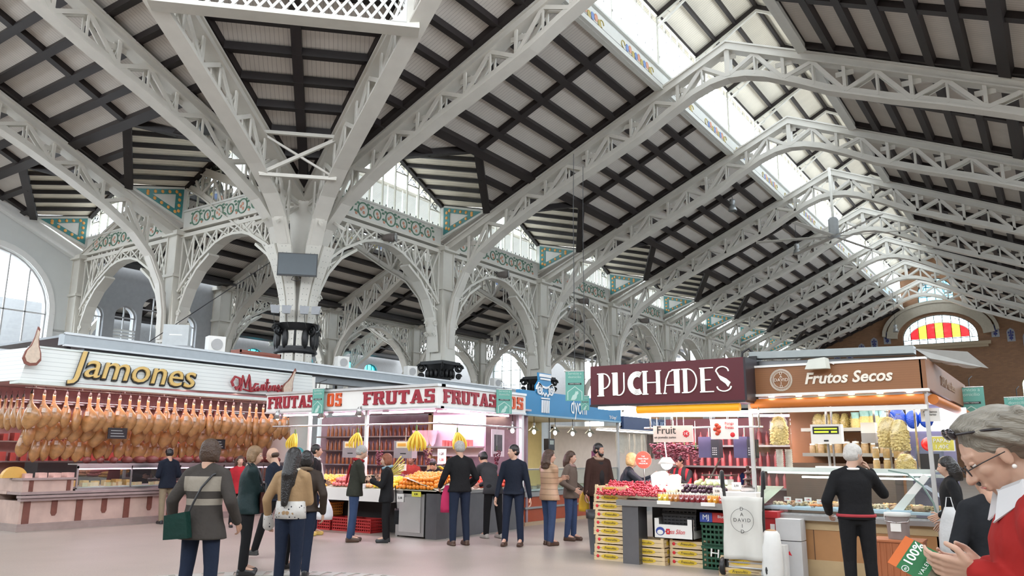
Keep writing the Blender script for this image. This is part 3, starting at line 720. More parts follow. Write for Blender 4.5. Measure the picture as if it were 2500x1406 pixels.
# far left wall with cyan windows
XF = XA-4*HALF2-.4
cy_ops = [(31.6+2.35*i,.75,8.0,8.35,.5) for i in range(8)]
wall_with_arch('wall_left', XF, 0, 16, 58.6, 0, 9.8, cy_ops, mat('dim_plaster',(.30,.30,.30),.8), .4)  # darkest plaster copy, dimness put into its colour
for i, op in enumerate(cy_ops): arch_window('window_%d' % (40+i), XF, 0, *op, 3, (), MATS['dark_tracery'], CYAN, False)
# end wall of the nave with the striped stained glass
YE = 23.355+49
wall_with_arch('wall_back', YE, 1, XA-.2, 4.3, 0, 9.6, [(-7.45,2.72,10.58,11.1,1.85),(-7.45,1.3,13.9,14.8,1.2),(-1.95,.28,4.2,7.0,.5),(-1.1,.28,4.2,7.0,.5)], BROWNW, .5, [(4.3,9.75),(-5.2,13.9),(-5.2,16.6),(-7.6,17.9),(-10.0,16.6),(-10.0,13.9),(XA-.2,9.75)])
def striped_window():
    c_, hw, sill, spr, rise = -7.45, 2.72, 10.58, 11.1, 1.85
    r = arch_window('window_60', YE, 1, c_, hw, sill, spr, rise, 9, (10.98,), mat('lead_black',(.02,.02,.02),.5), glassmat('milky_glass',(.75,.88,.88)), False)
    RED, YEL = glassmat('red_glass',(.55,.01,.012)), glassmat('yellow_glass',(.95,.55,.03))
    n = 7; w = 4.3/n
    for i in range(n):
        a = c_-2.15+w*i; p = MB(); q = [(a,11.02),(a+w,11.02)]
        for t in range(5): x = a+w-w*t/4; q.append((x, 11.02+1.25*math.sqrt(max(0,1-(abs(x-c_)/2.35)**2.2))))
        p.add([(x,YE+.16,z) for x,z in q],[tuple(range(len(q)))]); p.build('coloured_pane', RED if i%2==0 else YEL, r)
    o = MB()
    for i in range(30):                                             # scrollwork border
        th = PI*(i+.5)/30; x, z = c_+hw*.92*math.cos(th), spr+rise*.86*math.sin(th)+.05
        o.tube([(x+.13*(1-t/14)*math.cos(t*.6+i), YE+.15, z+.13*(1-t/14)*math.sin(t*.6+i)) for t in range(12)], .018, 4)
    for i in range(18):
        x = c_-hw+.15+i*2*(hw-.12)/17.5; o.tube([(x+.1*math.cos(t*PI/4),YE+.15,10.78+.12*math.sin(t*PI/4)) for t in range(8)],.016,4,True)
    o.build('iron_tracery', MATS['dark_tracery'], r)
    f = MB(); f.strip([(c_+2.35*math.cos(PI*i/20)*.98,YE+.15,11.0+1.3*math.sin(PI*i/20)**.9) for i in range(21)],.05,.06,(0,1,0)); f.build('inner_arch', WHITEP, r)
striped_window()
arch_window('window_61', YE, 1, -7.45, 1.3, 13.9, 14.8, 1.2, 4, (14.5,15.3), MATS['lead_black'], glassmat('sky_blue_glass',(.18,.62,.85)), True)
for i, x in enumerate((-1.95,-1.1)): arch_window('window_%d' % (62+i), YE, 1, x,.28,4.2,7.0,.5, 2, (5.4,), MATS['dark_tracery'], glassmat('amber_glass',(.75,.6,.3)), False)
m = MB(); m.box((-10.6,YE-.35,10.3),(-3.9,YE,10.55)); m.box((-10.4,YE-.25,10.1),(-4.1,YE,10.3)); tag(m.build('trim_3', TAN), kind='structure')
m = MB(); m.strip([(-7.45+3.5*math.cos(PI*i/20),YE-.12,11.2+2.35*math.sin(PI*i/20)) for i in range(21)],.25,.8,(0,1,0)); m.strip([(-7.45+4.1*math.cos(PI*i/20),YE-.2,11.4+2.6*math.sin(PI*i/20)) for i in range(21)],.3,.25,(0,1,0)); tag(m.build('trim_4', mat('grey_stone',(.32,.28,.22),.8)), kind='structure')
for sg, side in ((-1,'left'),(1,'right')):
    for i in range(6 if sg < 0 else 4):
        x = -7.45+sg*(3.9+1.02*i); z = 11.3-.42*i
        e = thing('tile_ornament', 'blue tile ornament on the far brick wall, %s from the striped window on its %s' % (ORD[i], side), 'tile ornament', (x,YE-.03,z), 0, 'blue wall ornaments')
        m = MB(); m.prism([(-.27,-.5),(.27,-.5),(.27,.25),(.2,.42),(0,.55),(-.2,.42),(-.27,.25)],1,-.02,.02); m.build('tile_panel', mat('grey_blue_tile',(.22,.22,.24),.4), e)
        m = MB(); m.cap((0,-.03,-.4),(0,-.03,.35),.035,.05,6)
        for k in range(3):
            for s2 in (-1,1): m.ball((s2*(.08+.03*k),-.03,-.25+.22*k),(.06,.02,.09),7,5)
        m.build('flower_motif', mat('dark_blue_glaze',(.02,.025,.14),.3), e)
# other closing walls
wall_with_arch('wall_back', YE, 1, XA-2*HALF2-.2, XA-.2, 0, 9.8, [(XA-HALF2,1.9,5.2,8.4,1.9)], BROWNW, .5, [(XA-.2,9.8),(XA-HALF2,13),(XA-2*HALF2-.2,9.8)])
arch_window('window_70', YE, 1, XA-HALF2, 1.9,5.2,8.4,1.9, 4, (6.8,8.4), MATS['dark_tracery'], GLASS, True)
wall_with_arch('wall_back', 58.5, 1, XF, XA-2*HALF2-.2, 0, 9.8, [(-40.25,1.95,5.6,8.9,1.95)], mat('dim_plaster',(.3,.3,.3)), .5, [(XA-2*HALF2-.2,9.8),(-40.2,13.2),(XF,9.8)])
arch_window('window_71', 58.5, 1, -40.25,1.95,5.6,8.9,1.95, 4, (7.6,8.9), MATS['dark_tracery'], GLASS, True)
wall_with_arch('wall_right', 4.6, 0, YC, YE, 0, 9.9, [(19.85+7*i,2.6,4.2,6.4,2.3) for i in range(8)], TAN, .3)  # unseen wall; its openings were added to light the left ceilings
for i in range(8): tag(MB().add([(4.45,17.25+7*i,4.2),(4.45,22.45+7*i,4.2),(4.45,22.45+7*i,8.7),(4.45,17.25+7*i,8.7)],[(0,1,2,3)]).build('window_%d' % (80+i), GLASS), kind='structure')
wallbox('wall_right', (11.5,-14,0),(11.8,YC,9.9), TAN); wallbox('wall_right', (4.3,YC-.1,0),(11.8,YC+.2,9.9), TAN)  # unseen walls here and below, added to limit light from behind
wallbox('wall_front', (XW,-14.3,0),(11.8,-14,9.9), TAN); wallbox('wall_left', (XW-.3,-14,0),(XW,-7,9.9), STONE)
# the crossing above and behind the camera: unseen slab added to limit sky light, hole sized for it
import bmesh
def holed_roof(name, x0, x1, y0, y1, z, c, r, m):
    bm = bmesh.new(); ed = []
    for L_ in ([(x0,y0),(x1,y0),(x1,y1),(x0,y1)], [(c[0]+r*math.cos(i*PI/16), c[1]+r*math.sin(i*PI/16)) for i in range(32)]):
        v = [bm.verts.new((a,b,z)) for a,b in L_]; ed += [bm.edges.new((v[i],v[(i+1)%len(v)])) for i in range(len(v))]
    bmesh.ops.triangle_fill(bm, use_beauty=True, edges=ed)
    for f in list(bm.faces):
        p = f.calc_center_median()
        if (p.x-c[0])**2+(p.y-c[1])**2 < (r*.97)**2: bm.faces.remove(f)
    me = bpy.data.meshes.new(name); bm.to_mesh(me); bm.free(); me.materials.append(m); o = bpy.data.objects.new(name, me); COL.objects.link(o); return tag(o, kind='structure')
holed_roof('ceiling', XW, 11.8, -14, YC+.3, 16.2, (-7.6,4.7), 3.6, PLANK)
# ================================================================ MARKET STALLS
def px_at(x, y, plane, val):
    d = (rt*math.cos(ROL)+up*math.sin(ROL))*((x-1250)/F) - (up*math.cos(ROL)-rt*math.sin(ROL))*((y-703)/F) + fw
    c = Vector((0,0,1.55)); i = 'XYZ'.index(plane); t = (val-c[i])/d[i]; return c+d*t
def L2W(e, x, y, z=0):
    a = e.rotation_euler.z; return Vector((e.location.x+x*math.cos(a)-y*math.sin(a), e.location.y+x*math.sin(a)+y*math.cos(a), e.location.z+z))
def B(name, a, b, m, par, **k): return MB().box(a, b).build(name, m, par)
def stroke(mb, pts, w, y=0, d=.02): return mb.strip([(x,y,z) for x,z in pts], d, w, (0,1,0))
SIGNW = mat('sign_white', (.78,.77,.74), .4, var=.03)
TUBE = mat('fluorescent_pink', (1,.75,.9), .5, var=0, emit=9, ecol=(1,.62,.85))
TUBEW = mat('fluorescent_white', (1,.95,.9), .5, var=0, emit=10, ecol=(1,.93,.85))
CLEAR = glassmat('display_glass', (.90,.95,.94), .10, .01)
MARBLE = mat('pink_marble', (.50,.36,.31), .25, var=.28, vs=3.5)
MARBR = mat('brown_marble', (.16,.06,.045), .25, var=.3, vs=9)
WOODP = mat('honey_wood_veneer', (.38,.19,.075), .45, var=.16, vs=4)
BROWNP = stripes('brown_sign_laminate', (.25,.105,.04), (.22,.09,.035), 2, .03, .006, .45, .06, 6)
MAROON = mat('maroon_panel', (.085,.006,.013), .4, var=.04)
BLUEP = mat('blue_sign', (.02,.22,.46), .4, var=.12, vs=1.5)
CHROME = mat('chrome', (.7,.7,.7), .15, 1, var=0)
DARKIN = mat('recess_shade_black', (.03,.028,.028), .8)  # near-black colour standing in for shade behind and under counters
# ---------------------------------------------------------------- ham
HAMM = mat('cured_ham', (.40,.20,.075), .30, var=.65, vs=9, bump=.9, bs=11, coat=.35)
def ham():
    r = empty('cured_ham'); m = MB()
    prof = [(0,.030,.022,0),(-.05,.034,.03,0),(-.12,.030,.028,.0),(-.2,.042,.036,.005),(-.27,.080,.055,.022),(-.36,.130,.078,.045),(-.47,.155,.09,.050),(-.57,.150,.085,.035),(-.65,.115,.068,.015),(-.71,.06,.045,0),(-.745,.01,.01,-.01)]
    n = 12; vs_ = []
    for z,rx,ry,ox in prof:
        for k in range(n): th = 2*PI*k/n; vs_.append((ox+rx*math.cos(th)*(1+.10*math.sin(th*2+z*9)+.05*math.sin(th*5+z*23)), ry*math.sin(th), z))
    m.add(vs_, [(i*n+k,i*n+(k+1)%n,(i+1)*n+(k+1)%n,(i+1)*n+k) for i in range(len(prof)-1) for k in range(n)]+[tuple(range(n)),tuple(range((len(prof)-1)*n,len(prof)*n))[::-1]], True)
    m.build('meat', HAMM, r)
    MB().prism([(-.035,-.40),(.04,-.40),(.045,-.31),(-.03,-.31)],1,-.088,-.080).build('paper_label', mat('cream_label',(.62,.52,.44),.5,var=.5,vs=40), r)
    MB().cap((0,0,.0),(.005,0,.055),.030,.020,8).build('hoof', mat('dark_hoof',(.05,.03,.02),.4), r)
    MB().tube([(0,0,.05),(0,0,.10),(.02,0,.13),(0,0,.155)],.005,5).build('rope', BLACK, r)
    MB().lathe([(.05,-.24),(.062,-.27),(.052,-.27),(.045,-.24)],n=10,sy=.8).build('band', mat('ham_label',(.5,.42,.34),.5,var=.4,vs=20), r)
    return r
HAM = ham(); HAMN = [0]
def put_ham(p, rz, s, label, group):
    HAMN[0] += 1
    if HAMN[0] == 1: o = HAM; o.location = p; o.rotation_euler = (0,0,rz); tag(o, label, 'ham', group)
    else: o = dup(HAM, p, rz, label, 'ham', group)
    o.scale = (s,s,s*random.uniform(.95,1.05)); return o
# ---------------------------------------------------------------- ham stall (left)
J = thing('ham_stall', 'long marble ham stall with white fascia lettered Jamones, on the left', 'market stall', (-17.15,7.92,0), PI/2)
UL = 7.1
m = MB(); m.box((-.06,-.08,0),(UL,.9,.09)); m.box((-.03,-.05,.09),(UL,.9,.14)); m.build('plinth', mat('grey_pink_marble',(.30,.23,.21),.3,var=.2), J)
B('counter_front', (0,0,.14), (UL,.9,.58), MARBLE, J)
m = MB(); m.strip([(-.04,-.02,.60),(UL,-.02,.60)],.14,.05,(0,1,0)); m.strip([(-.06,-.04,.66),(UL,-.04,.66)],.2,.05,(0,1,0)); m.box((-.05,-.08,.70),(UL,.9,.75)); m.build('counter_moulding', mat('dull_mauve_marble',(.33,.25,.24),.25,var=.2), J)
i = 0; u = .06
while u < UL-.1:
    if i % 2: MB().prism([(u+.02,.57),(u+.02,.32),(u+.05,.27),(u+.11,.27),(u+.14,.32),(u+.14,.57)],1,-.012,.0).build('pilaster', MARBR, J)
    else: B('pilaster', (u,-.02,.14), (u+.13,0,.58), MARBR, J)
    u += .52; i += 1
B('side_counter', (0,0,.75), (1.0,.5,1.0), MARBLE, J); B('side_counter_ledge', (-.04,-.05,.98), (1.02,.5,1.02), MATS['dull_mauve_marble'], J)
for a in (.12,.86): B('pilaster', (a,-.015,.76), (a+.08,0,.97), MARBR, J)
# return along the left end
m = MB(); m.box((-.05,.9,0),(0,6.5,.09)); m.box((0,.9,.09),(.5,6.5,.75)); m.box((-.06,.5,.70),(.5,6.5,.76)); m.box((0,.5,.75),(.4,6.5,1.0)); m.build('end_counter', MARBLE, J)
for k in range(3): B('pilaster', (-.02,.9+.7*k,.16), (0,1.03+.7*k,.56), MARBR, J)
# display case
m = MB(); m.box((1.05,.04,1.27),(UL,.42,1.30)); m.box((1.05,.0,1.20),(UL,.04,1.27)); m.box((1.05,0,.75),(UL,.03,.80)); m.build('case_shelf', STEEL, J)
for k in range(6): B('case_post', (1.05+k*1.19,.0,.78), (1.08+k*1.19,.03,1.25), STEEL, J)
B('case_glass', (1.06,.012,.79), (UL,.018,1.22), CLEAR, J)
B('case_floor', (1.05,.03,.78), (UL,.9,.82), mat('white_tray',(.7,.66,.64),.4), J)
MB().bar((1.1,.08,1.185),(UL-.1,.08,1.185),.03,.02).build('case_lamp', TUBE, J)
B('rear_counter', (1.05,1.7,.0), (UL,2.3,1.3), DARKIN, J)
B('back_wall', (.0,3.0,0), (UL+2.0,3.1,3.4), mat('rosy_wall',(.55,.33,.31),.6,var=.4,vs=5), J)
B('stall_ceiling', (-.3,-.1,3.0), (UL,3.1,3.06), mat('rosy_ceiling',(.62,.45,.45),.5), J)
for k in range(4):
    B('back_shelf', (.3,2.6,1.3+.45*k), (UL,3.0,1.33+.45*k), STEEL, J)
# fascia
m = MB(); m.add([(-.45,-.30,2.92),(UL,-.30,3.05),(UL,-.18,3.6),(-.25,-.18,3.6),(-.45,-.22,2.92),(UL,-.22,3.05),(UL,-.10,3.6),(-.25,-.10,3.6)],[(0,1,2,3),(7,6,5,4),(0,4,5,1),(1,5,6,2),(2,6,7,3),(3,7,4,0)])
m.build('fascia', stripes('white_slatted_fascia',(.70,.73,.71),(.52,.55,.54),2,.09,.012,.5,.04,2), J)
m = MB(); m.add([(-.45,-.30,2.92),(-.25,-.18,3.6),(-.6,5.5,3.6),(-.75,5.5,2.92)],[(0,1,2,3)]); m.add([(-.40,-.30,2.92),(-.2,-.18,3.6),(-.55,5.5,3.6),(-.7,5.5,2.92)],[(3,2,1,0)]); m.build('end_fascia', MATS['white_slatted_fascia'], J)
m = MB(); m.box((-.45,-.30,2.86),(UL,.1,2.93)); m.box((-.2,-.2,3.6),(UL,.1,3.64)); m.build('fascia_trim', mat('pale_green_white',(.66,.72,.69),.5), J)
B('end_panel', (UL,-.28,2.95), (UL+.05,3.1,3.6), SIGNW, J)
GOLD = mat('gold_letter', (.62,.42,.14), .4, var=.1, vs=20)
text('Jamones', .80, mat('black_letter',(.01,.01,.01),.5), J, (1.98,-.27,3.28), (PI/2-.2,0.02,0), .03, .28, name='letter_black_edge', sx=1.06, off=.018)  # black edge of the gold letters, set behind them
text('Jamones', .80, GOLD, J, (1.95,-.32,3.295), (PI/2-.2,.02,0), .02, .28, name='gold_lettering', sx=1.06)
# script in red with a painted ham
REDL = mat('red_letter', (.32,.012,.02), .4, var=.1)
m = MB()
def scr(pts, w=.05): stroke(m, [(4.66+x*.57, 3.22+z*.68) for x,z in pts], w, -.35, .05)
scr([(-.35,-.1),(-.45,.05),(-.3,.25),(-.05,.2),(.0,-.05),(-.2,-.2),(-.25,-.1)],.05)
scr([(.0,-.25),(.12,.3),(.28,-.1),(.45,.35),(.5,.0),(.55,-.2),(.68,-.1)],.06)
scr([(.95,.05),(.8,.06),(.72,-.08),(.8,-.18),(.95,-.05),(.98,-.18),(1.08,-.1)],.045)
scr([(1.12,-.18),(1.16,.04),(1.25,.06),(1.28,-.16),(1.36,-.12)],.045); scr([(1.44,.28),(1.42,-.1),(1.5,-.17),(1.58,-.08)],.045); scr([(1.33,.12),(1.56,.14)],.03)
scr([(1.62,.05),(1.62,-.16),(1.7,-.1)],.045); scr([(1.76,-.16),(1.8,.05),(1.88,.07),(1.9,-.14),(1.98,-.08)],.045)
scr([(2.0,-.06),(2.14,.0),(2.08,.08),(2.0,-.04),(2.06,-.16),(2.2,-.08)],.045); scr([(2.24,.06),(2.4,.07),(2.26,-.15),(2.42,-.13),(2.55,.02)],.045)
m.build('script_lettering', REDL, J)
m = MB(); m.tube([(4.75,-.34,3.1),(5.0,-.34,3.06),(5.3,-.34,3.12)],.02,5); m.build('script_flourish', REDL, J)
def ham_board(par, ox, oz, s, ang):
    P = [(0,0),(.16,.04),(.24,.18),(.2,.36),(.12,.52),(.07,.72),(.05,.95),(-.01,1.0),(-.03,.72),(-.08,.5),(-.17,.34),(-.2,.16),(-.12,.03)]
    c, sn = math.cos(ang), math.sin(ang); Q = [(ox+s*(x*c-z*sn), oz+s*(x*sn+z*c)) for x,z in P]
    MB().prism(Q,1,-.42,-.38).build('painted_ham', mat('brown_outline',(.2,.06,.04),.5), par)
    Q = [(ox+s*(x*.8*c-(z*.85+.07)*sn), oz+s*(x*.8*sn+(z*.85+.07)*c)) for x,z in P]
    MB().prism(Q,1,-.43,-.42).build('painted_ham_face', mat('cream_face',(.6,.48,.38),.5,var=.3,vs=12), par)
ham_board(J, 6.0, 3.02, .80, -.42)
ham_board(J, -.35, 3.2, .8, -.1)
for k, (a, b) in enumerate(((.2,1.9),(2.2,4.3),(4.6,6.9))):
    MB().tube([(a,.9,2.95),(b,.9,2.95)],.02,8).build('tube_lamp', TUBE, J)
area(L2W(J,3.5,.35,2.83), (6.6,.3), 85, (1,.74,.78), (0,0,PI/2), 'ham_stall_light'); area(L2W(J,3.5,1.6,2.9), (6.4,.5), 80, (1,.74,.74), (0,0,PI/2), 'ham_stall_light')
for k in range(14):
    MB().lathe([(.045,0),(.05,-.012)],(.4+.5*k,.12,2.93),12).build('spotlight', mat('warm_spot',(1,.9,.8),.5,var=0,emit=12,ecol=(1,.85,.75)), J) if k%3==0 else None
m = MB()
for y, z in ((.4,2.84),(.72,2.6),(1.05,2.2)): m.tube([(.0,y,z),(UL,y,z)],.012,6)
for k in range(8): m.tube([(.2+k*.97,.4,2.84),(.2+k*.97,.4,3.0)],.012,6)
m.build('hanging_rail', CHROME, J)
rows = [(.40,2.88,.235,.15,1.04,6.95,'front'),(.70,2.62,.24,.28,1.04,6.7,'middle'),(1.02,2.22,.235,.35,.98,6.6,'rear')]
for y,z,dx,x0,s,x1,nm in rows:
    x = x0
    while x < x1:
        p = L2W(J, x+random.uniform(-.03,.03), y, z-.15)
        put_ham(p, PI/2+random.uniform(-.9,.9), s*random.uniform(.92,1.06), 'brown cured ham hanging by its hoof in the %s row of the ham stall' % nm, 'hams of the %s row' % nm)
        x += dx
for k in range(6):
    put_ham(L2W(J, .12, .7+.26*k, 2.66), PI+random.uniform(-.3,.3), .9, 'cured ham hanging round the left corner of the ham stall', 'hams round the left corner')
for k in range(4): put_ham(L2W(J, 6.95, .5+.3*k, 2.5), PI, .85, 'cured ham at the far right end of the ham stall beside the mirror panel', 'hams at the right end')
# goods in the ham stall's case
MEATM = mat('dark_dried_meat', (.15,.035,.03), .4, var=.5, vs=10, bump=.4, bs=20); SAUS = mat('sausage', (.22,.06,.045), .4, var=.4, vs=15)
CHEESE = mat('pale_cheese', (.72,.60,.36), .5, var=.15); PALEM = mat('pink_white_meat', (.62,.38,.33), .5, var=.35, vs=12)
def scatter(name, cat, label, group, builder, pts, e, rzr=3.14, sr=(.85,1.15)):
    o0 = None
    for i, (x,y,z) in enumerate(pts):
        p = L2W(e, x, y, z)
        if o0 is None: o0 = builder(); o = o0; o.location = p; tag(o, label, cat, group)
        else: o = dup(o0, p, 0, label, cat, group)
        o.rotation_euler.z = random.uniform(-rzr, rzr); s = random.uniform(*sr); o.scale = (s,s,s)
    return o0
scatter('cheese_wedge','cheese','pale cheese piece inside the glass case of the ham stall','cheese pieces in the ham stall case', lambda: MB().prism([(-.07,-.05),(.09,-.04),(.07,.05),(-.06,.05)],2,0,.07).build('cheese_wedge', CHEESE), [(1.3+.17*i,.15+.1*(i%3),.82) for i in range(15)], J, .4)
scatter('cheese_block','cheese','yellow cheese block at the left of the ham stall case','yellow cheese blocks', lambda: MB().box((-.09,-.06,0),(.09,.06,.12)).build('cheese_block', mat('butter_cheese',(.6,.42,.14),.5)), [(1.2+.24*i,.42,.82) for i in range(6)], J, .1)
scatter('dried_sausage','sausage','dark sausage in the glass case of the ham stall','sausages in the case', lambda: MB().tube([(-.13,0,.03),(-.05,.02,.03),(.05,.02,.03),(.13,0,.03)],[.02,.028,.028,.018],8).build('dried_sausage', SAUS), [(3.3+.16*i,.15+.08*(i%4),.82) for i in range(20)], J, .5)
scatter('meat_joint','meat','dark cured meat joint on top of the ham stall case','meat joints on the case', lambda: MB().ball((0,0,.07),(.17,.09,.08),12,8).build('meat_joint', MEATM), [(1.35+.3*i,.24,1.30) for i in range(18)], J, .6)
scatter('bacon_slab','meat','pink and white bacon slab on the left counter of the ham stall','bacon slabs', lambda: MB().box((-.11,-.07,0),(.11,.07,.09)).build('bacon_slab', PALEM), [(.18+.27*i,.25,1.02) for i in range(4)], J, .2)
scatter('sausage_string','sausage','string of sausages hanging behind the rear hams','sausage strings', lambda: MB().tube([(0,0,0),(.03,0,-.15),(-.02,0,-.3),(.03,0,-.45),(0,0,-.55)],[.02,.03,.018,.03,.015],8).build('sausage_string', SAUS), [(.6+.26*i,2.55,2.75) for i in range(24)], J)
scatter('packed_meat','meat','red meat pack on the back shelves of the ham stall','meat packs on shelves', lambda: MB().box((-.09,-.06,0),(.09,.06,.18)).build('packed_meat', mat('red_pack',(.35,.06,.05),.4,var=.5,vs=4)), [(.5+.23*i,2.75,1.33+.45*j) for j in range(3) for i in range(28)], J, .3)
o = thing('whole_cheese', 'large yellow cut cheese standing at the left corner of the ham stall', 'cheese', L2W(J,-.0,.42,1.02), PI/2)
MB().prism([(.24*math.cos(t*PI/12),.22*math.sin(t*PI/12)) for t in range(13)],1,-.06,.06).build('cheese_body', mat('orange_cheese',(.62,.36,.08),.5), o)
for k,(x,z,dz) in enumerate(((2.0,1.95,.0),(4.6,1.75,0))):
    o = thing('blackboard', ('dark blackboard hanging among the hams left of the red script','dark blackboard among the hams above the man in the dark jacket')[k], 'blackboard', L2W(J,x,.30,z), PI/2); B('board', (-.22,-.01,-.12), (.22,.01,.12), BLACK, o)
    m = MB(); [m.box((-.16,-.016,.05-.06*q),(.1+.03*q,-.011,.065-.06*q)) for q in range(3)]; m.build('chalk_lines', mat('chalk',(.4,.42,.42),.8), o)
# steel canopy running over the left row
K = thing('steel_canopy', 'long grey steel canopy beam above the ham stall and the fruit stall', 'canopy', (-17.4,8.5,0), PI/2)
B('front_beam', (0,0,3.78), (18.2,.25,4.02), mat('light_steel_beam',(.36,.39,.41),.4,.3), K); B('lower_beam', (.6,.3,3.55), (18.2,.6,3.78), GREYM, K); B('roof_deck', (0,.25,3.95), (18.2,3.4,4.0), GREYM, K)
m = MB(); m.box((0,-.03,4.0),(18.2,.05,4.05)); m.box((0,-.03,3.75),(18.2,.05,3.79)); m.build('beam_flange', STEEL, K)
for k in range(7): B('support_post', (.8+2.8*k,1.5,3.4), (.9+2.8*k,1.6,3.95), GREYM, K)
def speaker_box(p, rz, s, label):
    o = thing('loudspeaker', label, 'loudspeaker', p, rz, 'white loudspeakers on the canopies'); B('cabinet', (-s/2,-s*.4,0), (s/2,s*.4,s), SIGNW, o)
    MB().lathe([(s*.32,0),(s*.34,.01)],(0,0,0),20).build('cone_ring', mat('ring_grey',(.4,.4,.4),.5), o); c = o.children[-1]; c.location = (0,-s*.4-.0,s*.5); c.rotation_euler = (PI/2,0,0)
    MB().lathe([(s*.15,0),(.001,.02)],(0,0,0),16).build('cone', BLACK, o); c = o.children[-1]; c.location = (0,-s*.4-.012,s*.5); c.rotation_euler = (PI/2,0,0)
for u_, s_, lb in ((3.9,.42,'white loudspeaker cube on the canopy right of the grey cabinet'),(8.3,.36,'white loudspeaker cube on the canopy at the foot of the crossing pier'),(11.4,.36,'white loudspeaker cube on the canopy right of the pier, above the fruit sign'),(16.3,.36,'white loudspeaker cube on the canopy beside the dark capital')):
    speaker_box(L2W(K,u_,.3,4.03), PI/2-.35, s_, lb)
o = thing('grey_cabinet', 'pale grey electrical cabinet on the canopy above the Jamones sign', 'cabinet', L2W(K,3.0,.6,4.03), PI/4); B('case', (-.3,-.15,.1), (.3,.15,.62), mat('pale_cabinet',(.5,.53,.54),.5), o); B('foot', (-.4,-.18,0), (.4,.18,.1), GREYM, o); B('vent', (-.15,-.155,.35), (.15,-.15,.38), SIGNW, o)
o = thing('crate', 'reddish wooden crate lying on the canopy left of the crossing pier', 'crate', L2W(K,5.9,1.2,4.03), PI/2)
m = MB(); [m.box((-.7,-.2,.02+.1*q),(.7,-.17,.09+.1*q)) for q in range(3)]; m.box((-.7,.2,0),(.7,.23,.3)); m.box((-.7,-.2,0),(-.66,.2,.3)); m.box((.66,-.2,0),(.7,.2,.3)); m.build('slats', mat('red_wood',(.30,.10,.07),.6), o)
# ---------------------------------------------------------------- fruit stall FRUTAS
FR = thing('fruit_stall', 'corner fruit stall with white fascia lettered FRUTAS in dark red', 'market stall', (-9.72,11.8,0), 0)
WL, WR = 4.95, 2.95                                               # front runs to local x=-WL; right side runs to local y=WR
ang_front = 0
m = MB(); m.box((-WL,-.08,2.44),(0,.08,2.83)); m.box((-.16,.08,2.44),(0,WR,2.83)); m.build('fascia', SIGNW, FR)
m = MB(); m.box((-WL,-.12,2.81),(.03,.12,2.86)); m.box((-.2,.0,2.81),(.03,WR,2.86)); m.box((-WL,-.1,2.40),(.02,.1,2.44)); m.box((-.18,0,2.40),(.02,WR,2.44)); m.build('fascia_trim', mat('aluminium',(.6,.6,.6),.35,.6), FR)
B('roof', (-WL,.1,2.78), (-.1,WR,2.84), GREYM, FR); B('soffit', (-WL,.1,2.5), (-.1,WR+.4,2.54), mat('soffit_lilac',(.55,.5,.55),.5), FR)
LET = {'F':(.62,[[(0,0),(.24,0),(.24,1),(0,1)],[(-.06,0),(.32,0),(.32,.1),(-.06,.1)],[(-.06,.82),(.66,.82),(.66,1),(-.06,1)],[(.2,.42),(.5,.42),(.5,.58),(.2,.58)],[(.56,.7),(.66,.7),(.66,.85),(.56,.85)]]),
 'R':(.78,[[(0,0),(.24,0),(.24,1),(0,1)],[(-.06,0),(.3,0),(.3,.1),(-.06,.1)],[(-.06,.84),(.6,.84),(.66,1),(-.06,1)],[(.2,.42),(.6,.42),(.6,.57),(.2,.57)],[(.46,.48),(.72,.5),(.72,.9),(.6,1),(.46,1)],[(.36,.48),(.58,.48),(.80,0),(.52,0)]]),
 'U':(.76,[[(0,.1),(.24,.1),(.24,1),(0,1)],[(.5,.1),(.7,.1),(.7,1),(.5,1)],[(.1,0),(.6,0),(.7,.18),(0,.18)],[(-.06,.9),(.3,.9),(.3,1),(-.06,1)],[(.42,.9),(.78,.9),(.78,1),(.42,1)]]),
 'T':(.72,[[(.22,0),(.46,0),(.46,1),(.22,1)],[(-.04,.82),(.72,.82),(.72,1),(-.04,1)],[(-.04,.68),(.06,.68),(.06,.85),(-.04,.85)],[(.62,.68),(.72,.68),(.72,.85),(.62,.85)],[(.14,0),(.54,0),(.54,.1),(.14,.1)]]),
 'A':(.80,[[(.0,0),(.18,0),(.42,1),(.28,1)],[(.5,0),(.80,0),(.52,1),(.30,1)],[(.12,.25),(.6,.25),(.6,.38),(.12,.38)],[(-.06,0),(.24,0),(.24,.1),(-.06,.1)],[(.44,0),(.86,0),(.86,.1),(.44,.1)]]),
 'S':(.70,[[(0,.84),(.64,.84),(.64,1),(0,1)],[(0,.5),(.22,.5),(.22,.95),(0,.95)],[(0,.44),(.62,.44),(.62,.6),(0,.6)],[(.42,.05),(.64,.05),(.64,.5),(.42,.5)],[(0,0),(.64,0),(.64,.16),(0,.16)],[(0,.1),(.14,.1),(.14,.28),(0,.28)],[(.5,.7),(.64,.7),(.64,.9),(.5,.9)]]),
 'O':(.76,[[(0,.1),(.24,.1),(.24,.9),(0,.9)],[(.46,.1),(.68,.1),(.68,.9),(.46,.9)],[(.08,0),(.6,0),(.68,.16),(0,.16)],[(0,.84),(.68,.84),(.6,1),(.08,1)]])}
def block_word(word, h, par, m_, frame, x0, z0, sx=1.0, name='lettering'):
    """slab letters; frame(u, d, z) maps to local coordinates of par"""
    x = x0
    for ch in word:
        if ch == ' ': x += .35*h*sx; continue
        w, polys = LET[ch]; mb = MB()
        for qi, P in enumerate(polys):
            n = len(P); vs_ = [frame(x+p[0]*h*sx, d, z0+p[1]*h) for d in (-.001,-.026-.0012*qi) for p in P]
            mb.add(vs_, [tuple(range(n)),tuple(range(n,2*n))[::-1]]+[(i,(i+1)%n,n+(i+1)%n,n+i) for i in range(n)])
        mb.build(name, m_, par); x += (w+.14)*h*sx
    return x
f1 = lambda u, d, z: (u, -.08+d, z)
f2 = lambda u, d, z: (.0-d, u, z)
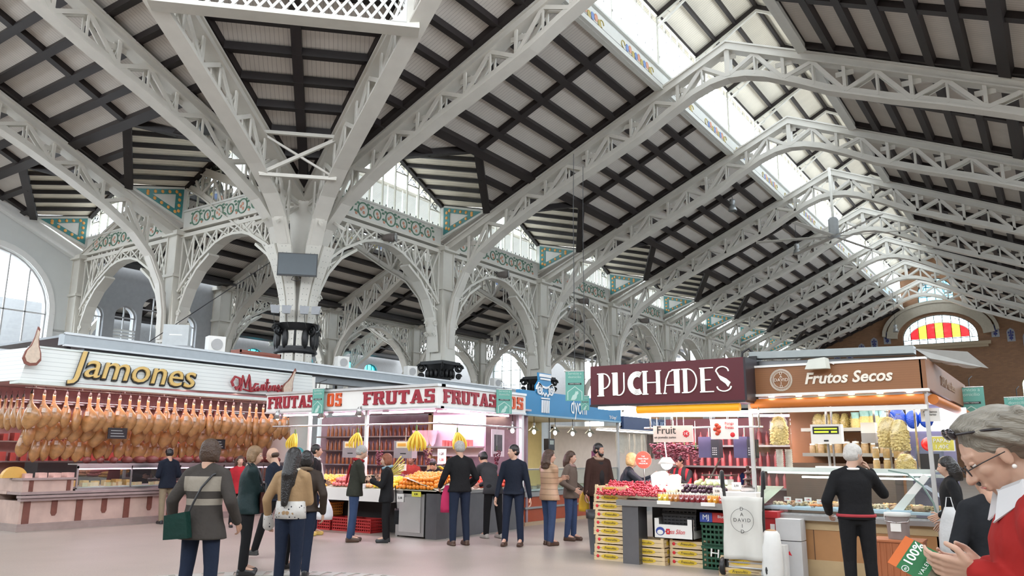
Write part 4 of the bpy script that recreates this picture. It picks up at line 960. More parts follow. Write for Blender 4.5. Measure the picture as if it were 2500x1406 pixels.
DKRED = mat('dark_red_letter', (.30,.01,.025), .4); ORRED = mat('orange_red_letter', (.62,.08,.01), .4)
block_word('FRUTAS', .26, FR, DKRED, f1, -4.86, 2.505, 1.12); block_word('OS', .27, FR, ORRED, f1, -2.98, 2.505, 1.0); block_word('FRUTAS', .26, FR, DKRED, f1, -1.92, 2.505, 1.42)
block_word('FRUTAS', .26, FR, DKRED, f2, .10, 2.505, 1.30); block_word('OS', .26, FR, ORRED, f2, 2.30, 2.505, 1.3)
m = MB(); m.box((-3.92,.25,0),(-3.86,.31,2.5)); m.build('corner_post', mat('white_post',(.7,.7,.7),.4), FR)
m = MB(); m.box((-1.98,.02,.85),(-1.92,.08,2.45)); m.build('corner_post', MATS['white_post'], FR)
m = MB(); m.box((-.12,WR-.08,0),(-.04,WR,2.5)); m.build('corner_post', MATS['white_post'], FR)
m = MB(); m.tube([(-WL+.1,.06,2.12),(-.1,.06,2.12),(-.06,.1,2.12),(-.06,WR-.1,2.12)],.018,8); m.build('hanging_rail', CHROME, FR)
for a, b in ((-4.7,-3.3),(-3.1,-1.7),(-1.5,-.3)):
    MB().tube([(a,.22,2.37),(b,.22,2.37)],.02,8).build('tube_lamp', TUBE, FR)
    MB().tube([(a+.2,1.5,2.44),(b,1.5,2.44)],.02,8).build('tube_lamp', TUBE, FR)
MB().tube([(-.25,.4,2.37),(-.25,WR-.3,2.37)],.02,8).build('tube_lamp', TUBE, FR)
area(L2W(FR,-2.4,.3,2.33), (4.2,.25), 75, (1,.72,.86), (0,0,0), 'fruit_stall_light'); area(L2W(FR,-2.4,1.6,2.4), (4.2,.5), 60, (1,.66,.86), (0,0,0), 'fruit_stall_light'); area(L2W(FR,-.3,1.6,2.33), (.25,2.4), 35, (1,.72,.86), (0,0,0), 'fruit_stall_light')
# counters
m = MB(); m.add([(-3.75,-.02,.62),(-1.15,-.02,.62),(-1.15,-.02,.86),(-3.75,-.02,.86),(-3.75,.3,.62),(-1.15,.3,.62),(-1.15,.3,.86),(-3.75,.3,.86)],[(0,1,2,3),(7,6,5,4),(0,4,5,1),(1,5,6,2),(2,6,7,3),(3,7,4,0)]); m.build('white_counter', SIGNW, FR)
m = MB(); m.box((-WL+.1,.1,.80),(-.02,1.0,.86)); m.box((-.95,.1,.8),(-.02,WR,.86)); m.build('counter_top', STEEL, FR)
m = MB(); m.add([(-3.75,.0,.86),(-.05,.0,.86),(-.05,1.0,1.10),(-3.75,1.0,1.10)],[(0,1,2,3)]); m.add([(-.0,.05,.86),(-.0,WR,.86),(-.9,WR,1.1),(-.9,.05,1.1)],[(0,1,2,3)]); m.build('sloping_display', mat('display_liner',(.25,.28,.2),.6), FR)
B('steel_cabinet', (-.98,-.0,.03), (-.32,.6,.80), STEEL, FR); B('cabinet_door', (-.93,-.015,.10), (-.40,0,.74), mat('door_steel',(.5,.5,.5),.22,.9), FR); B('corner_leg', (-.28,.0,0), (-.02,.3,.82), mat('dark_steel',(.16,.16,.17),.35,.7), FR)
B('side_base', (-.35,.3,0), (-.06,WR,.8), mat('dark_steel',(.16,.16,.17),.35,.7), FR); B('under_counter_shade', (-WL+.2,.6,0), (-1.0,.9,.8), DARKIN, FR)  # the dark block stands in for the shade under the counter
for x in (-1.1,-2.4,-3.7): B('counter_leg', (x,.08,0), (x+.05,.14,.8), STEEL, FR)
# inside fittings
B('back_panel', (-1.75,1.9,1.5), (-.35,1.96,2.5), mat('lilac_panel',(.48,.42,.46),.5), FR); B('back_shelf', (-2.1,1.6,1.68), (-.35,1.92,1.71), STEEL, FR); B('back_shelf', (-1.4,1.3,1.12), (-.3,1.7,1.15), STEEL, FR)
B('back_wall', (-7.0,WR+.5,0), (-.3,WR+.56,2.5), mat('purple_grey_wall',(.30,.22,.25),.6,var=.3), FR)
for k in range(4): B('back_shelf', (-6.8,WR+.15,.9+.35*k), (-1.9,WR+.5,.93+.35*k), STEEL, FR)
# fruit
def fruit(name, col, r, sq=1.0, stem=True, **kw):
    def f():
        o = MB().ball((0,0,r*sq),(r,r,r*sq),12,8).build(name, mat(name+'_skin', col, .4, var=.15, vs=20, **kw))
        if stem: MB().cap((0,0,2*r*sq-.006),(0,0,2*r*sq+.004),.005,.004,6).build('stem', mat('green_stem',(.08,.16,.03),.6), o)
        return o
    return f
def slope_pts(x0, x1, y0, y1, d, z0=.86, dz=.24, jit=.012, layers=1, side=False):
    P = []; ny = int((y1-y0)/d); nx = int((x1-x0)/d)
    for L_ in range(layers):
        for j in range(ny-L_):
            for i in range(nx-L_):
                a = x0+d*(i+.5+.5*L_)+random.uniform(-jit,jit); b = y0+d*(j+.5+.5*L_)+random.uniform(-jit,jit)
                z = z0+dz*b+d*.72*L_
                P.append((-b, a, z) if side else (a, b, z))
    return P
scatter('orange','orange','ripe orange in the big pile at the corner of the fruit stall','oranges at the corner', fruit('orange',(.78,.25,.02),.042), slope_pts(-1.12,-.1,.04,.75,.086,layers=3), FR)
scatter('lemon','lemon','yellow lemon on the sloping display left of the oranges','lemons on the display', fruit('lemon',(.80,.58,.05),.034,1.2), slope_pts(-1.72,-1.14,.04,.6,.075,layers=2), FR)
scatter('peach','fruit','pink-yellow fruit beside the man in the red scarf','pink-yellow fruit', fruit('peach',(.80,.42,.20),.04), slope_pts(-2.35,-1.75,.04,.6,.085,layers=2), FR)
scatter('mandarin','mandarin','small mandarin at the left of the white counter','mandarins on the left', fruit('mandarin',(.82,.42,.06),.034,.85), slope_pts(-3.7,-2.95,.04,.7,.076,layers=2), FR)
scatter('pomegranate','fruit','pink fruit on the display above the white counter','pink fruit', fruit('pomegranate',(.6,.16,.14),.045), slope_pts(-2.9,-2.4,.04,.6,.095,layers=2), FR)
scatter('apple','apple','red apple on the right side of the fruit stall','red apples on the side', fruit('apple',(.6,.06,.03),.04), slope_pts(1.4,2.7,.04,.6,.086,side=True,layers=2), FR)
scatter('plum','plum','dark plum behind the lemons','dark plums', fruit('plum',(.10,.015,.03),.032), slope_pts(-1.7,-1.15,.62,.95,.07), FR)
scatter('melon','melon','pale melon behind the oranges','melons behind the oranges', fruit('melon',(.72,.52,.22),.08,.85), [(-.9,.82,1.05),(-.7,.86,1.06),(-.52,.84,1.05)], FR)
def banana_bunch():
    r = empty('banana_bunch'); 
    for k in range(9):
        a = (k-4)*.2; m = MB(); pts = [(math.sin(a)*(.02+.16*math.sin(t*.42)), .03*((k%2)*2-1)-.07*math.sin(t*.42), -.02-.058*t) for t in range(6)]
        m.tube(pts, [.008,.016,.021,.021,.016,.005], 7); m.build('banana', mat('banana_skin',(.72,.52,.05),.45,var=.15), r)
    MB().cap((0,0,-.02),(0,0,.06),.014,.012,8).build('stalk', mat('green_stem',(.08,.16,.03)), r); MB().tube([(0,0,.06),(0,0,.14)],.004,5).build('hook', CHROME, r); return r
BB = banana_bunch()
for i,(x,y,z,s,lb) in enumerate(((-4.1,.06,1.98,1.1,'leftmost yellow banana bunch hanging from the rail of the fruit stall'),(-2.2,.06,1.98,1.05,'banana bunch hanging just left of the white post'),(-.62,.06,2.0,1.3,'big banana bunch hanging at the middle of the fruit stall'),(-.06,.62,1.98,1.1,'banana bunch hanging on the right side of the fruit stall'))):
    if i == 0: o = BB; o.location = L2W(FR,x,y,z); tag(o, lb, 'bananas')
    else: o = dup(BB, L2W(FR,x,y,z), 0, lb, 'bananas')
    o.rotation_euler.z = .4*i; o.scale = (s,s,s)
for i,(x,z) in enumerate(((-1.15,1.15),(-.85,1.15),(-.6,1.15))): o = dup(BB, L2W(FR,x,1.4,z+.12), .5*i, 'banana bunch lying on the low rear shelf, %s from the left' % ORD[i], 'bananas', 'bananas on the rear shelf'); o.rotation_euler = (1.3,0,.5*i)
def grape_bunch(name='grape_bunch', col=(.14,.02,.04), n=60, r=.017, L_=.28, W=.09):
    rr = random.Random(3); rt_ = empty(name); m = MB()
    for k in range(n):
        f = rr.random(); a = rr.random()*2*PI; w = W*(1-f*.75)*math.sqrt(rr.random()*.6+.4); m.ball((w*math.cos(a), w*math.sin(a), -f*L_),r,7,5)
    o = m.build('berries', mat(name+'_skin', col, .3, var=.4, vs=30), rt_); o['kind'] = 'stuff'
    MB().tube([(0,0,-.02),(0,0,.10)],.005,5).build('stalk', mat('green_stem',(.08,.16,.03)), rt_); return rt_
GB = grape_bunch()
for i,(x,y,z,lb) in enumerate(((-.35,.1,1.62,'dark grape bunch hanging on a string left of the man in black'),(-1.62,.1,1.6,'dark grape bunch hanging right of the white post'),(-.02,1.9,1.62,'dark grape bunch hanging on the right side of the fruit stall'))):
    if i == 0: o = GB; o.location = L2W(FR,x,y,z); tag(o, lb, 'grapes')
    else: o = dup(GB, L2W(FR,x,y,z), i, lb, 'grapes')
    MB().tube([(0,0,.1),(0,0,.5)],.003,4).build('string', SIGNW, o)
def hung_scale(e, x, y, z, w, lb, face):
    o = thing('hanging_scale', lb, 'scale', L2W(e,x,y,z), e.rotation_euler.z); B('case', (-w/2,-.08,0), (w/2,.08,.34), mat('scale_steel',(.40,.36,.38),.35,.6), o)
    B('display', (-w*.35,-.088,.2), (w*.25,-.08,.32), mat('scale_label',(.78,.68,.45),.5), o); B('display_window', (-w*.28,-.093,.23), (w*.18,-.088,.29), face, o); B('slot', (-.06,-.088,.08), (.08,-.08,.1), BLACK, o)
    MB().tube([(0,0,.34),(0,0,.6)],.012,6).build('hanger', CHROME, o); return o
hung_scale(FR, -2.62, .35, 1.46, .44, 'steel hanging scale left of the white post of the fruit stall', mat('orange_face',(.7,.35,.05),.5)); hung_scale(FR, -1.15, .35, 1.46, .48, 'steel hanging scale with orange picture at the middle of the fruit stall', MATS['orange_face'])
def sign_board(name, lb, cat, e, x, y, z, w, h, m_, lines=(), tm=None, rz=0):
    o = thing(name, lb, cat, L2W(e,x,y,z), e.rotation_euler.z+rz); B('card', (-w/2,-.006,-h/2), (w/2,.006,h/2), m_, o)
    for t, sz, dx, dz, mm in lines: text(t, sz, mm, o, (dx,-.012,dz), ext=.002)
    return o
INK = mat('ink_black', (.02,.02,.02), .6, var=0); INKW = mat('ink_white', (.85,.85,.85), .5, var=0); INKR = mat('ink_red', (.6,.02,.03), .5, var=0)
sign_board('price_card','white price card clipped among the lemons','price card', FR,-1.35,.5,1.28,.2,.13,SIGNW,[('1,50',.06,0,0,INK)])
sign_board('price_card','white price card hanging over the counter edge by the steel cabinet','price card', FR,-.9,-.03,.72,.17,.15,SIGNW,[('2,10',.06,0,0,INK)])
sign_board('price_card','yellow price card on the counter edge at the corner','price card', FR,-.5,-.03,.80,.22,.09,mat('yellow_card',(.75,.7,.08),.5),[('0,99',.05,0,0,INK)])
sign_board('notice','white notice with small pictures on the back of the fruit stall','notice', FR,-.95,1.25,1.5,.22,.3,SIGNW,[('1,20',.07,0,.05,INK),('1,30',.07,0,-.07,INKR)])
o = sign_board('framed_picture','black and white picture in a pale pink mount at the right of the fruit stall','picture', FR,-.1,2.05,1.78,.66,.56,mat('pink_mount',(.72,.55,.60),.5),rz=PI/2+.2); B('photograph',(-.2,-.014,-.17),(.2,-.006,.17),mat('dark_photo',(.06,.05,.06),.4,var=.9,vs=14),o)
o = thing('flower_bag','white and blue flower-wrapped bags on the upper shelf of the fruit stall','bag',L2W(FR,-1.85,1.75,1.71)); 
for k in range(4): MB().lathe([(.02,0),(.06,.06),(.1,.26),(.13,.34)],(k*.14-.2,0,0),8).build('wrapper', mat('pink_wrap',(.75,.55,.58),.5,var=.3), o)
scatter('shelf_bottle','bottle','bottle on the rear shelves at the left of the fruit stall','bottles on rear shelves', lambda: MB().lathe([(.035,0),(.035,.17),(.012,.22),(.012,.26)],n=10).build('shelf_bottle', mat('amber_bottle',(.35,.12,.04),.2,var=.5,vs=2)), [(-6.5+.15*i,WR+.3,.93+.35*j) for j in range(4) for i in range(30)], FR, 3, (.8,1.1))
scatter('shelf_pack','pack','small bright pack on the middle shelf at the back of the fruit stall','packs on middle shelf', lambda: MB().box((-.03,-.03,0),(.03,.03,.12)).build('shelf_pack', mat('bright_pack',(.5,.12,.1),.4,var=.9,vs=3)), [(-1.3+.09*i,1.75,1.71) for i in range(9)], FR, .3, (.7,1.2))
for i,(x,y,zz_) in enumerate(((-4.5,-.12,2.33),(-3.1,-.12,2.33),(-2.0,-.12,2.35))):
    o = thing('clip_spotlight','conical steel clip lamp under the FRUTAS sign, %s from the left' % ORD[i],'lamp',L2W(FR,x,y,zz_),0,'clip lamps under the fascia'); MB().lathe([(.03,.12),(.045,.1),(.10,-.06),(.095,-.06),(.03,.09)],n=14).build('shade', STEEL, o); MB().ball((0,0,-.04),.04,10,6).build('bulb', TUBEW, o); MB().tube([(0,0,.1),(0,.08,.16)],.01,6).build('arm', STEEL, o)
def flag(p, rz, w, h, lb, wire=.2):
    """green street banner with house-and-cockerel emblem"""
    o = thing('hanging_banner', lb, 'banner', p, rz, 'green home delivery banners'); B('cloth', (-w/2,-.006,-h), (w/2,.006,0), mat('sea_green_cloth',(.13,.36,.30),.7,var=.06), o)
    MB().tube([(-w/2,0,0),(w/2,0,0)],.012,6).build('rod', CHROME, o)
    pale = mat('pale_green_print',(.45,.62,.56),.6,var=0)
    text('Servicio a\ndomicilio', w*.19, pale, o, (0,-.01,-h*.14), ext=.001)
    B('black_ribbon', (-w*.36,-.01,-h*.46), (w*.36,-.006,-h*.40), INK, o); text('COMPRA Y ENTREGA', w*.06, INKW, o, (0,-.013,-h*.43), ext=.0005)
    m = MB(); hp = [(-w*.38,-h*.97),(-w*.38,-h*.7),(0,-h*.52),(w*.38,-h*.7),(w*.38,-h*.97)]; stroke(m, hp, .014*w/.3, -.009, .004); m.build('house_outline', pale, o)
    MB().prism([(-w*.22,-h*.97),(-w*.12,-h*.82),(-w*.02,-h*.78),(w*.06,-h*.66),(w*.1,-h*.7),(w*.17,-h*.66),(w*.2,-h*.76),(w*.12,-h*.80),(w*.1,-h*.9),(0,-h*.97)],1,-.012,-.006).build('cockerel', pale, o)
    m = MB(); m.tube([(0,0,0),(0,.03,wire*.7),(.02,.2 if wire<1 else .03,wire)],.008,5); m.build('hook', BLACK, o); return o
flag(L2W(FR,-3.15,-.2,2.88), 0, .34, .52, 'green banner hanging over the word OS on the front of the fruit stall')
flag(L2W(FR,.12,1.95,2.88), PI/2-.5, .36, .50, 'green banner hanging over the side of the fruit stall sign')
# plastic crates under the fruit stall
def plastic_crate(col, nm, w=.5, d=.35, h=.27):
    def f():
        r = empty('plastic_crate'); m = MB(); 
        for k in range(5): z = .02+k*(h-.04)/4; m.box((-w/2,-d/2,z-.015),(w/2,-d/2+.02,z+.015)); m.box((-w/2,d/2-.02,z-.015),(w/2,d/2,z+.015)); m.box((-w/2,-d/2,z-.015),(-w/2+.02,d/2,z+.015)); m.box((w/2-.02,-d/2,z-.015),(w/2,d/2,z+.015))
        for k in range(9): x = -w/2+.01+k*(w-.02)/8; m.box((x-.01,-d/2+.003,0),(x+.01,-d/2+.015,h)); m.box((x-.01,d/2-.015,0),(x+.01,d/2-.003,h))
        m.box((-w/2,-d/2,0),(w/2,d/2,.02)); m.build('lattice_body', mat(nm,col,.5), r); m = MB(); m.box((-w/2-.01,-d/2-.01,h-.03),(w/2+.01,-d/2+.02,h)); m.box((-w/2-.01,d/2-.02,h-.03),(w/2+.01,d/2+.01,h)); m.build('rim', mat(nm,col), r); return r
    return f
c_or, c_rd, c_gn = plastic_crate((.55,.20,.03),'orange_crate_plastic')(), plastic_crate((.40,.02,.02),'red_crate_plastic')(), plastic_crate((.01,.07,.035),'green_crate_plastic',.5,.4,.31)()
for o, x, z, lb in ((c_rd,-3.2,.0,'red plastic crate on the floor under the fruit stall, left'),(c_or,-3.2,.28,'orange plastic crate stacked on the left red crate')): o.location = L2W(FR,x,.3,z); tag(o, lb, 'crate')
dup(c_rd, L2W(FR,-2.05,.3,0), 0, 'red plastic crate on the floor behind the man in the red scarf', 'crate'); dup(c_rd, L2W(FR,-2.65,.32,0), 0, 'red plastic crate behind the legs of the man in the red scarf', 'crate')
# ---------------------------------------------------------------- blue stall
D = thing('blue_stall', 'stall with a bright blue fascia lettered dyonisos and orange counter', 'market stall', (-10.0,14.87,0), PI/2)
B('fascia', (0,-.06,2.44), (4.95,.06,2.98), BLUEP, D); B('fascia_trim', (0,-.07,2.41), (4.95,.08,2.45), mat('pale_blue_trim',(.25,.42,.55),.4), D)
B('soffit', (0,.05,2.46), (4.95,2.6,2.5), mat('cream_soffit',(.6,.55,.4),.5), D); B('back_wall', (0,2.5,0), (4.95,2.6,2.5), mat('yellow_wall',(.55,.45,.20),.6), D)
B('counter_base', (.3,.05,.06), (4.95,.5,.62), mat('orange_red_laminate',(.33,.055,.015),.35), D); B('counter_plinth', (.3,0,0), (4.95,.5,.08), mat('tan_plinth',(.4,.28,.18),.5), D); B('counter_rail', (.3,.0,.62), (4.95,.55,.72), STEEL, D); B('rail_line', (.3,-.01,.36),(4.95,.05,.40), STEEL, D)
B('case_glass', (.3,.03,.72), (4.95,.04,1.2), CLEAR, D); B('case_top', (.3,.03,1.2), (4.95,.5,1.23), STEEL, D); B('case_floor', (.3,.05,.74), (4.95,.7,.78), mat('ice_white',(.6,.62,.6),.4), D)
for x in (.02,4.88): B('post', (x,0,0), (x+.06,.06,2.44), mat('grey_post',(.45,.46,.48),.4), D)
for k in range(3): B('back_shelf', (.1,2.2,1.3+.35*k), (1.8,2.5,1.33+.35*k), SIGNW, D)
B('doorway', (2.6,2.44,0), (3.9,2.5,2.2), mat('grey_door_frame',(.3,.31,.32),.4), D); B('doorway_opening', (2.7,2.42,0), (3.8,2.45,2.1), mat('pale_door',(.42,.45,.42),.4,var=.3), D)
B('menu_poster', (3.95,.3,1.05), (4.4,.32,1.65), mat('plum_poster',(.18,.02,.09),.5), D)
text('dyoni', .60, INKW, D, (2.62,-.075,2.72), ext=.005, sx=.62); text('"El Griego"', .12, INKW, D, (4.45,-.075,2.53), ext=.003, shear=.2, sx=.8)
m = MB()                                                          # ionic capital emblem, standing above the fascia
for sg in (-1,1):
    pts = [(1.03+sg*(.26+.13*(1-t/26)*math.cos(t*.5)), 3.02+.15*(1-t/26)*math.sin(t*.5)) for t in range(24)]; stroke(m, pts, .035, -.08, .03)
stroke(m, [(.72,3.17),(.88,3.1),(1.03,3.08),(1.18,3.1),(1.34,3.17)], .05, -.08, .03); stroke(m, [(.78,3.36),(1.28,3.36)], .07, -.08, .03); stroke(m, [(.82,3.28),(1.24,3.28)], .04, -.08, .03)
stroke(m, [(.85,2.9),(.93,2.96),(.99,2.88),(1.05,2.96),(1.12,2.88),(1.2,2.95)], .03, -.08, .03); stroke(m, [(.85,2.83),(1.21,2.83)], .03, -.08, .03)
for k in range(4): stroke(m, [(.90+.09*k,2.79),(.89+.09*k,2.5)], .045, -.08, .03)
m.build('column_emblem', INKW, D)
MB().prism([(.66,2.9),(1.40,2.9),(1.44,3.1),(1.3,3.24),(1.32,3.42),(.74,3.42),(.76,3.24),(.62,3.1)],1,-.06,-.03).build('emblem_back', BLUEP, D)
SHADE = glassmat('lamp_shade_glass',(.8,.85,.85),.25,.1); BULB = mat('lit_bulb',(1,1,.95),.5,var=0,emit=14)
for i, x in enumerate((.15,1.05,2.0,2.85,3.75)):
    o = thing('pendant_lamp', 'glass pendant lamp hanging under the blue fascia, %s from the left' % ORD[i], 'lamp', L2W(D,x,.25,2.12), 0, 'pendant lamps of the blue stall'); MB().lathe([(.03,.10),(.05,.06),(.14,-.02),(.145,-.025)],n=16).build('shade', SHADE, o); MB().ball((0,0,-.05),(.045,.045,.055),10,8).build('bulb', BULB, o); MB().tube([(0,0,.1),(0,0,.34)],.008,5).build('cord', BLACK, o); MB().lathe([(.03,.16),(.03,.10)],n=8).build('socket', STEEL, o)
area(L2W(D,2.4,1.0,2.4), (4.4,.8), 55, (1,.88,.66), (0,0,PI/2), 'blue_stall_light')
scatter('food_tray','tray','steel food tray in the case of the blue stall','trays of the blue stall', lambda: MB().box((-.16,-.1,0),(.16,.1,.06)).build('food_tray', mat('mixed_food',(.4,.35,.25),.5,var=.7,vs=9)), [(.5+.38*i,.3,.78) for i in range(12)], D, .1)
scatter('shelf_bottle','bottle','dark bottle on the white shelves inside the blue stall','bottles inside blue stall', lambda: MB().lathe([(.035,0),(.035,.17),(.012,.22),(.012,.28)],n=10).build('shelf_bottle', mat('dark_bottle',(.03,.05,.03),.2)), [(.2+.13*i,2.3,1.33+.35*j) for j in range(3) for i in range(12)], D, 3)
o = thing('hanging_scale','black hanging scale above the case of the blue stall','scale',L2W(D,2.05,.45,1.65),PI/2); B('case',(-.14,-.07,0),(.14,.07,.28),BLACK,o); MB().tube([(0,0,.28),(0,0,.8)],.012,5).build('hanger', BLACK, o); B('display',(-.09,-.075,.14),(.09,-.07,.24),mat('scale_face',(.3,.33,.3),.4),o)
o = thing('hanging_scale','white receipt scale between the first two pendant lamps','scale',L2W(D,.85,.5,1.85),PI/2); B('case',(-.14,-.1,0),(.14,.1,.2),SIGNW,o); MB().tube([(0,0,.2),(0,0,.6)],.01,5).build('hanger', STEEL, o); B('display',(-.1,-.105,.1),(.1,-.1,.17),mat('scale_face',(.3,.33,.3)),o)
o = thing('black_umbrella_lid','blue round lid hanging at the left end of the blue stall','lid',L2W(D,.25,.2,1.35),PI/2); MB().prism([(.2*math.cos(t*PI/10),.2*math.sin(t*PI/10)) for t in range(11)],1,-.02,.02).build('disc', mat('deep_blue',(.02,.07,.22),.4), o); o.name = 'blue_umbrella'
flag(tuple(px_at(1403,906,'X',-8.6)), .45, .40, .64, 'large green banner hanging left of the maroon PUCHADES sign', 5.0); flag(tuple(px_at(1428,966,'X',-9.2)), .45, .20, .34, 'small green banner hanging in front of the blue fascia', 5.7)
# farther stall with hanging dried fish
G = thing('fish_stall', 'far stall with dark blue sign and hanging dried fish, beyond the blue stall', 'market stall', (-10.0,20.0,0), PI/2)
B('fascia', (0,-.05,2.25), (9,.05,2.6), mat('navy_sign',(.03,.06,.16),.4), G); text('INMA PERALVES', .26, mat('ink_pale_blue',(.4,.5,.7),.5,var=0), G, (2.6,-.07,2.42), ext=.005)
B('back_wall', (0,2.2,0), (9,2.3,2.4), mat('cream_back',(.5,.46,.42),.6), G); B('counter', (0,0,0), (9,.6,.9), STEEL, G); B('soffit', (0,0,2.3), (9,2.3,2.34), SIGNW, G)
m = MB(); m.tube([(0,.35,2.18),(9,.35,2.18)],.015,6); m.build('hanging_rail', CHROME, G); MB().tube([(.2,.9,2.25),(8.5,.9,2.25)],.02,6).build('tube_lamp', TUBEW, G)
area(L2W(G,4,.9,2.2), (7,.5), 60, (1,.92,.9), (0,0,PI/2), 'fish_stall_light')
scatter('dried_fish','fish','pale dried fish strip hanging in the far stall','pale dried fish', lambda: MB().prism([(-.05,0),(.05,0),(.07,-.25),(.04,-.5),(-.05,-.48),(-.07,-.2)],1,-.01,.01).build('dried_fish', mat('pale_fish',(.6,.57,.5),.5,var=.3,vs=9)), [(.3+.14*i,.33+.03*(i%2),2.15) for i in range(14)], G, .9)
scatter('cured_strip','fish','dark cured strip hanging in the far stall','dark cured strips', lambda: MB().prism([(-.035,0),(.035,0),(.04,-.3),(.02,-.62),(-.03,-.6),(-.04,-.2)],1,-.012,.012).build('cured_strip', mat('dark_fish',(.12,.09,.08),.5,var=.5,vs=9)), [(2.35+.13*i,.33+.03*(i%2),2.15) for i in range(20)], G, .9)
# ---------------------------------------------------------------- PUCHADES fruit stall
P_ = thing('juice_stall', 'fruit and juice stall under the maroon PUCHADES sign', 'market stall', (-5.95,10.9,0), 0)
PW = 2.4
B('sign_box', (0,-.05,2.29), (PW,.45,2.89), MAROON, P_); m = MB(); m.box((-.01,-.06,2.27),(PW+.01,.46,2.30)); m.box((PW,-.05,2.3),(PW+.03,.45,2.89)); m.build('sign_edge', mat('black_edge',(.02,.015,.02),.4), P_)
NEON = mat('lit_letter', (.85,.9,.82), .4, var=0, emit=.55, ecol=(.9,1,.92))
m = MB(); X0, Z0_, H_ = .25, 2.43, .335
def lst(x, n=4, z0=0, z1=1, sp=.022):
    for k in range(n): stroke(m, [(x+sp*k, Z0_+H_*z0), (x+sp*k, Z0_+H_*z1)], .012, -.065, .02)
def arc(cx, cz, rx, rz, a0, a1, w=.014, n=14): stroke(m, [(cx+rx*math.cos(a0+(a1-a0)*i/n), Z0_+H_*cz+rz*math.sin(a0+(a1-a0)*i/n)) for i in range(n+1)], w, -.065, .02)
def serif(x, z, w=.11): stroke(m, [(x, Z0_+H_*z),(x+w, Z0_+H_*z)], .014, -.065, .02)
lst(.23); serif(.2,0); serif(.2,1,.1); arc(.30,.66,.11,H_*.34,PI/2,-PI/2)
lst(.47); serif(.45,1,.09); arc(.56,.3,.09,H_*.3,-PI,0.0); stroke(m,[(.65,Z0_+H_*.3),(.65,Z0_+H_)],.014,-.065,.02)
for q in range(4): arc(.87,.5,.15-.022*q,H_*(.5-.066*q),PI*.35,PI*1.65)
lst(.97,3); serif(.95,1,.09); serif(.95,0,.09); lst(1.18,3); serif(1.16,1,.09); serif(1.16,0,.09); stroke(m,[(1.0,Z0_+H_*.5),(1.2,Z0_+H_*.5)],.014,-.065,.02)
stroke(m,[(1.3,Z0_),(1.33,Z0_+H_*.6),(1.38,Z0_+H_*.92),(1.45,Z0_+H_)],.014,-.065,.02); stroke(m,[(1.32,Z0_+H_*.35),(1.47,Z0_+H_*.35)],.014,-.065,.02); lst(1.46,4); serif(1.42,1,.13); serif(1.28,0,.05)
lst(1.60,3); serif(1.57,1,.1); serif(1.57,0,.1); arc(1.66,.5,.13,H_*.5,PI/2,-PI/2)
lst(1.86,3); serif(1.84,1,.2); serif(1.84,0,.2); serif(1.9,.5,.1)
for q in range(4): stroke(m,[(2.08+.012*q,Z0_+H_*(.86-.07*q)),(2.12+.01*q,Z0_+H_*(.66-.06*q)),(2.22,Z0_+H_*(.5-.06*q)),(2.28-.01*q,Z0_+H_*(.34-.05*q))],.012,-.065,.02)
arc(2.17,.82,.09,H_*.2,0,PI); arc(2.19,.2,.1,H_*.2,-PI,0)
for o_ in [m.build('neon_lettering', NEON, P_)]: o_.location.x = -.07
YEL_A = mat('glowing_yellow_awning', (.75,.30,.01), .5, var=.05, emit=.35, ecol=(1,.5,.02))  # awning given a weak glow of its own, though no lamp
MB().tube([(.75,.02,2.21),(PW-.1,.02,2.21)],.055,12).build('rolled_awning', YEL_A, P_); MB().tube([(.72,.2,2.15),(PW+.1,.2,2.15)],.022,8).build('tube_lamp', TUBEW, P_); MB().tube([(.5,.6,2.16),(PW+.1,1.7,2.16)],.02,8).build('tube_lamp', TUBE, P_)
B('light_box', (.1,.0,2.24), (.55,.4,2.28), TUBEW, P_)
area(L2W(P_,1.3,.45,2.12), (2.0,.5), 60, (1,.84,.84), (0,0,0), 'juice_stall_light'); area(L2W(P_,1.3,1.7,2.15), (2.2,.5), 50, (1,.74,.86), (0,0,0), 'juice_stall_light')
for x in (.8,1.15,1.75,2.0,2.45): MB().tube([(x,.35,2.28),(x,.35,1.95)],.014,6).build('drop_rod', CHROME, P_)
MB().tube([(.7,.35,1.95),(PW+.1,.35,1.95)],.014,6).build('hanging_rail', CHROME, P_)
m = MB(); m.box((.35,.05,.82),(2.15,1.3,.90)); m.build('table_top', STEEL, P_); m = MB(); m.add([(.0,.25,.92),(PW+.1,.25,.92),(PW+.1,1.2,1.12),(0,1.2,1.12)],[(0,1,2,3)]); m.build('sloping_display', MATS['display_liner'], P_)
B('table_leg', (.42,.1,0), (.68,.4,.82), mat('dark_steel',(.16,.16,.17)), P_); B('under_table_shade_panel', (.4,1.2,0), (PW,1.25,.82), DARKIN, P_)  # the dark upright sheet stands in for the shade below the table
B('white_tray_shelf', (1.95,.05,.98), (2.45,.4,1.06), SIGNW, P_)
B('back_wall', (-.1,3.0,0), (PW+.3,3.06,2.2), mat('red_dark_wall',(.20,.06,.07),.5,var=.4,vs=3), P_)
for k in range(3): B('back_shelf', (0,2.7,1.0+.35*k), (PW,3.0,1.03+.35*k), STEEL, P_)
scatter('shelf_bottle','bottle','bottle on the back shelves of the juice stall','bottles behind the juice stall', lambda: MB().lathe([(.035,0),(.035,.17),(.012,.22),(.012,.26)],n=10).build('shelf_bottle', mat('rose_bottle',(.45,.1,.1),.25,var=.6,vs=2)), [(.1+.13*i,2.85,1.03+.35*j) for j in range(3) for i in range(17)], P_, 3)
scatter('strawberry_punnet','fruit','red grape bunch heaped at the left of the PUCHADES table','red grapes on the table', lambda: grape_punnet(), [( .12+.085*i+random.uniform(-.02,.02),.16+.13*j,.93+.03*j) for j in range(5) for i in range(11)], P_) if False else None
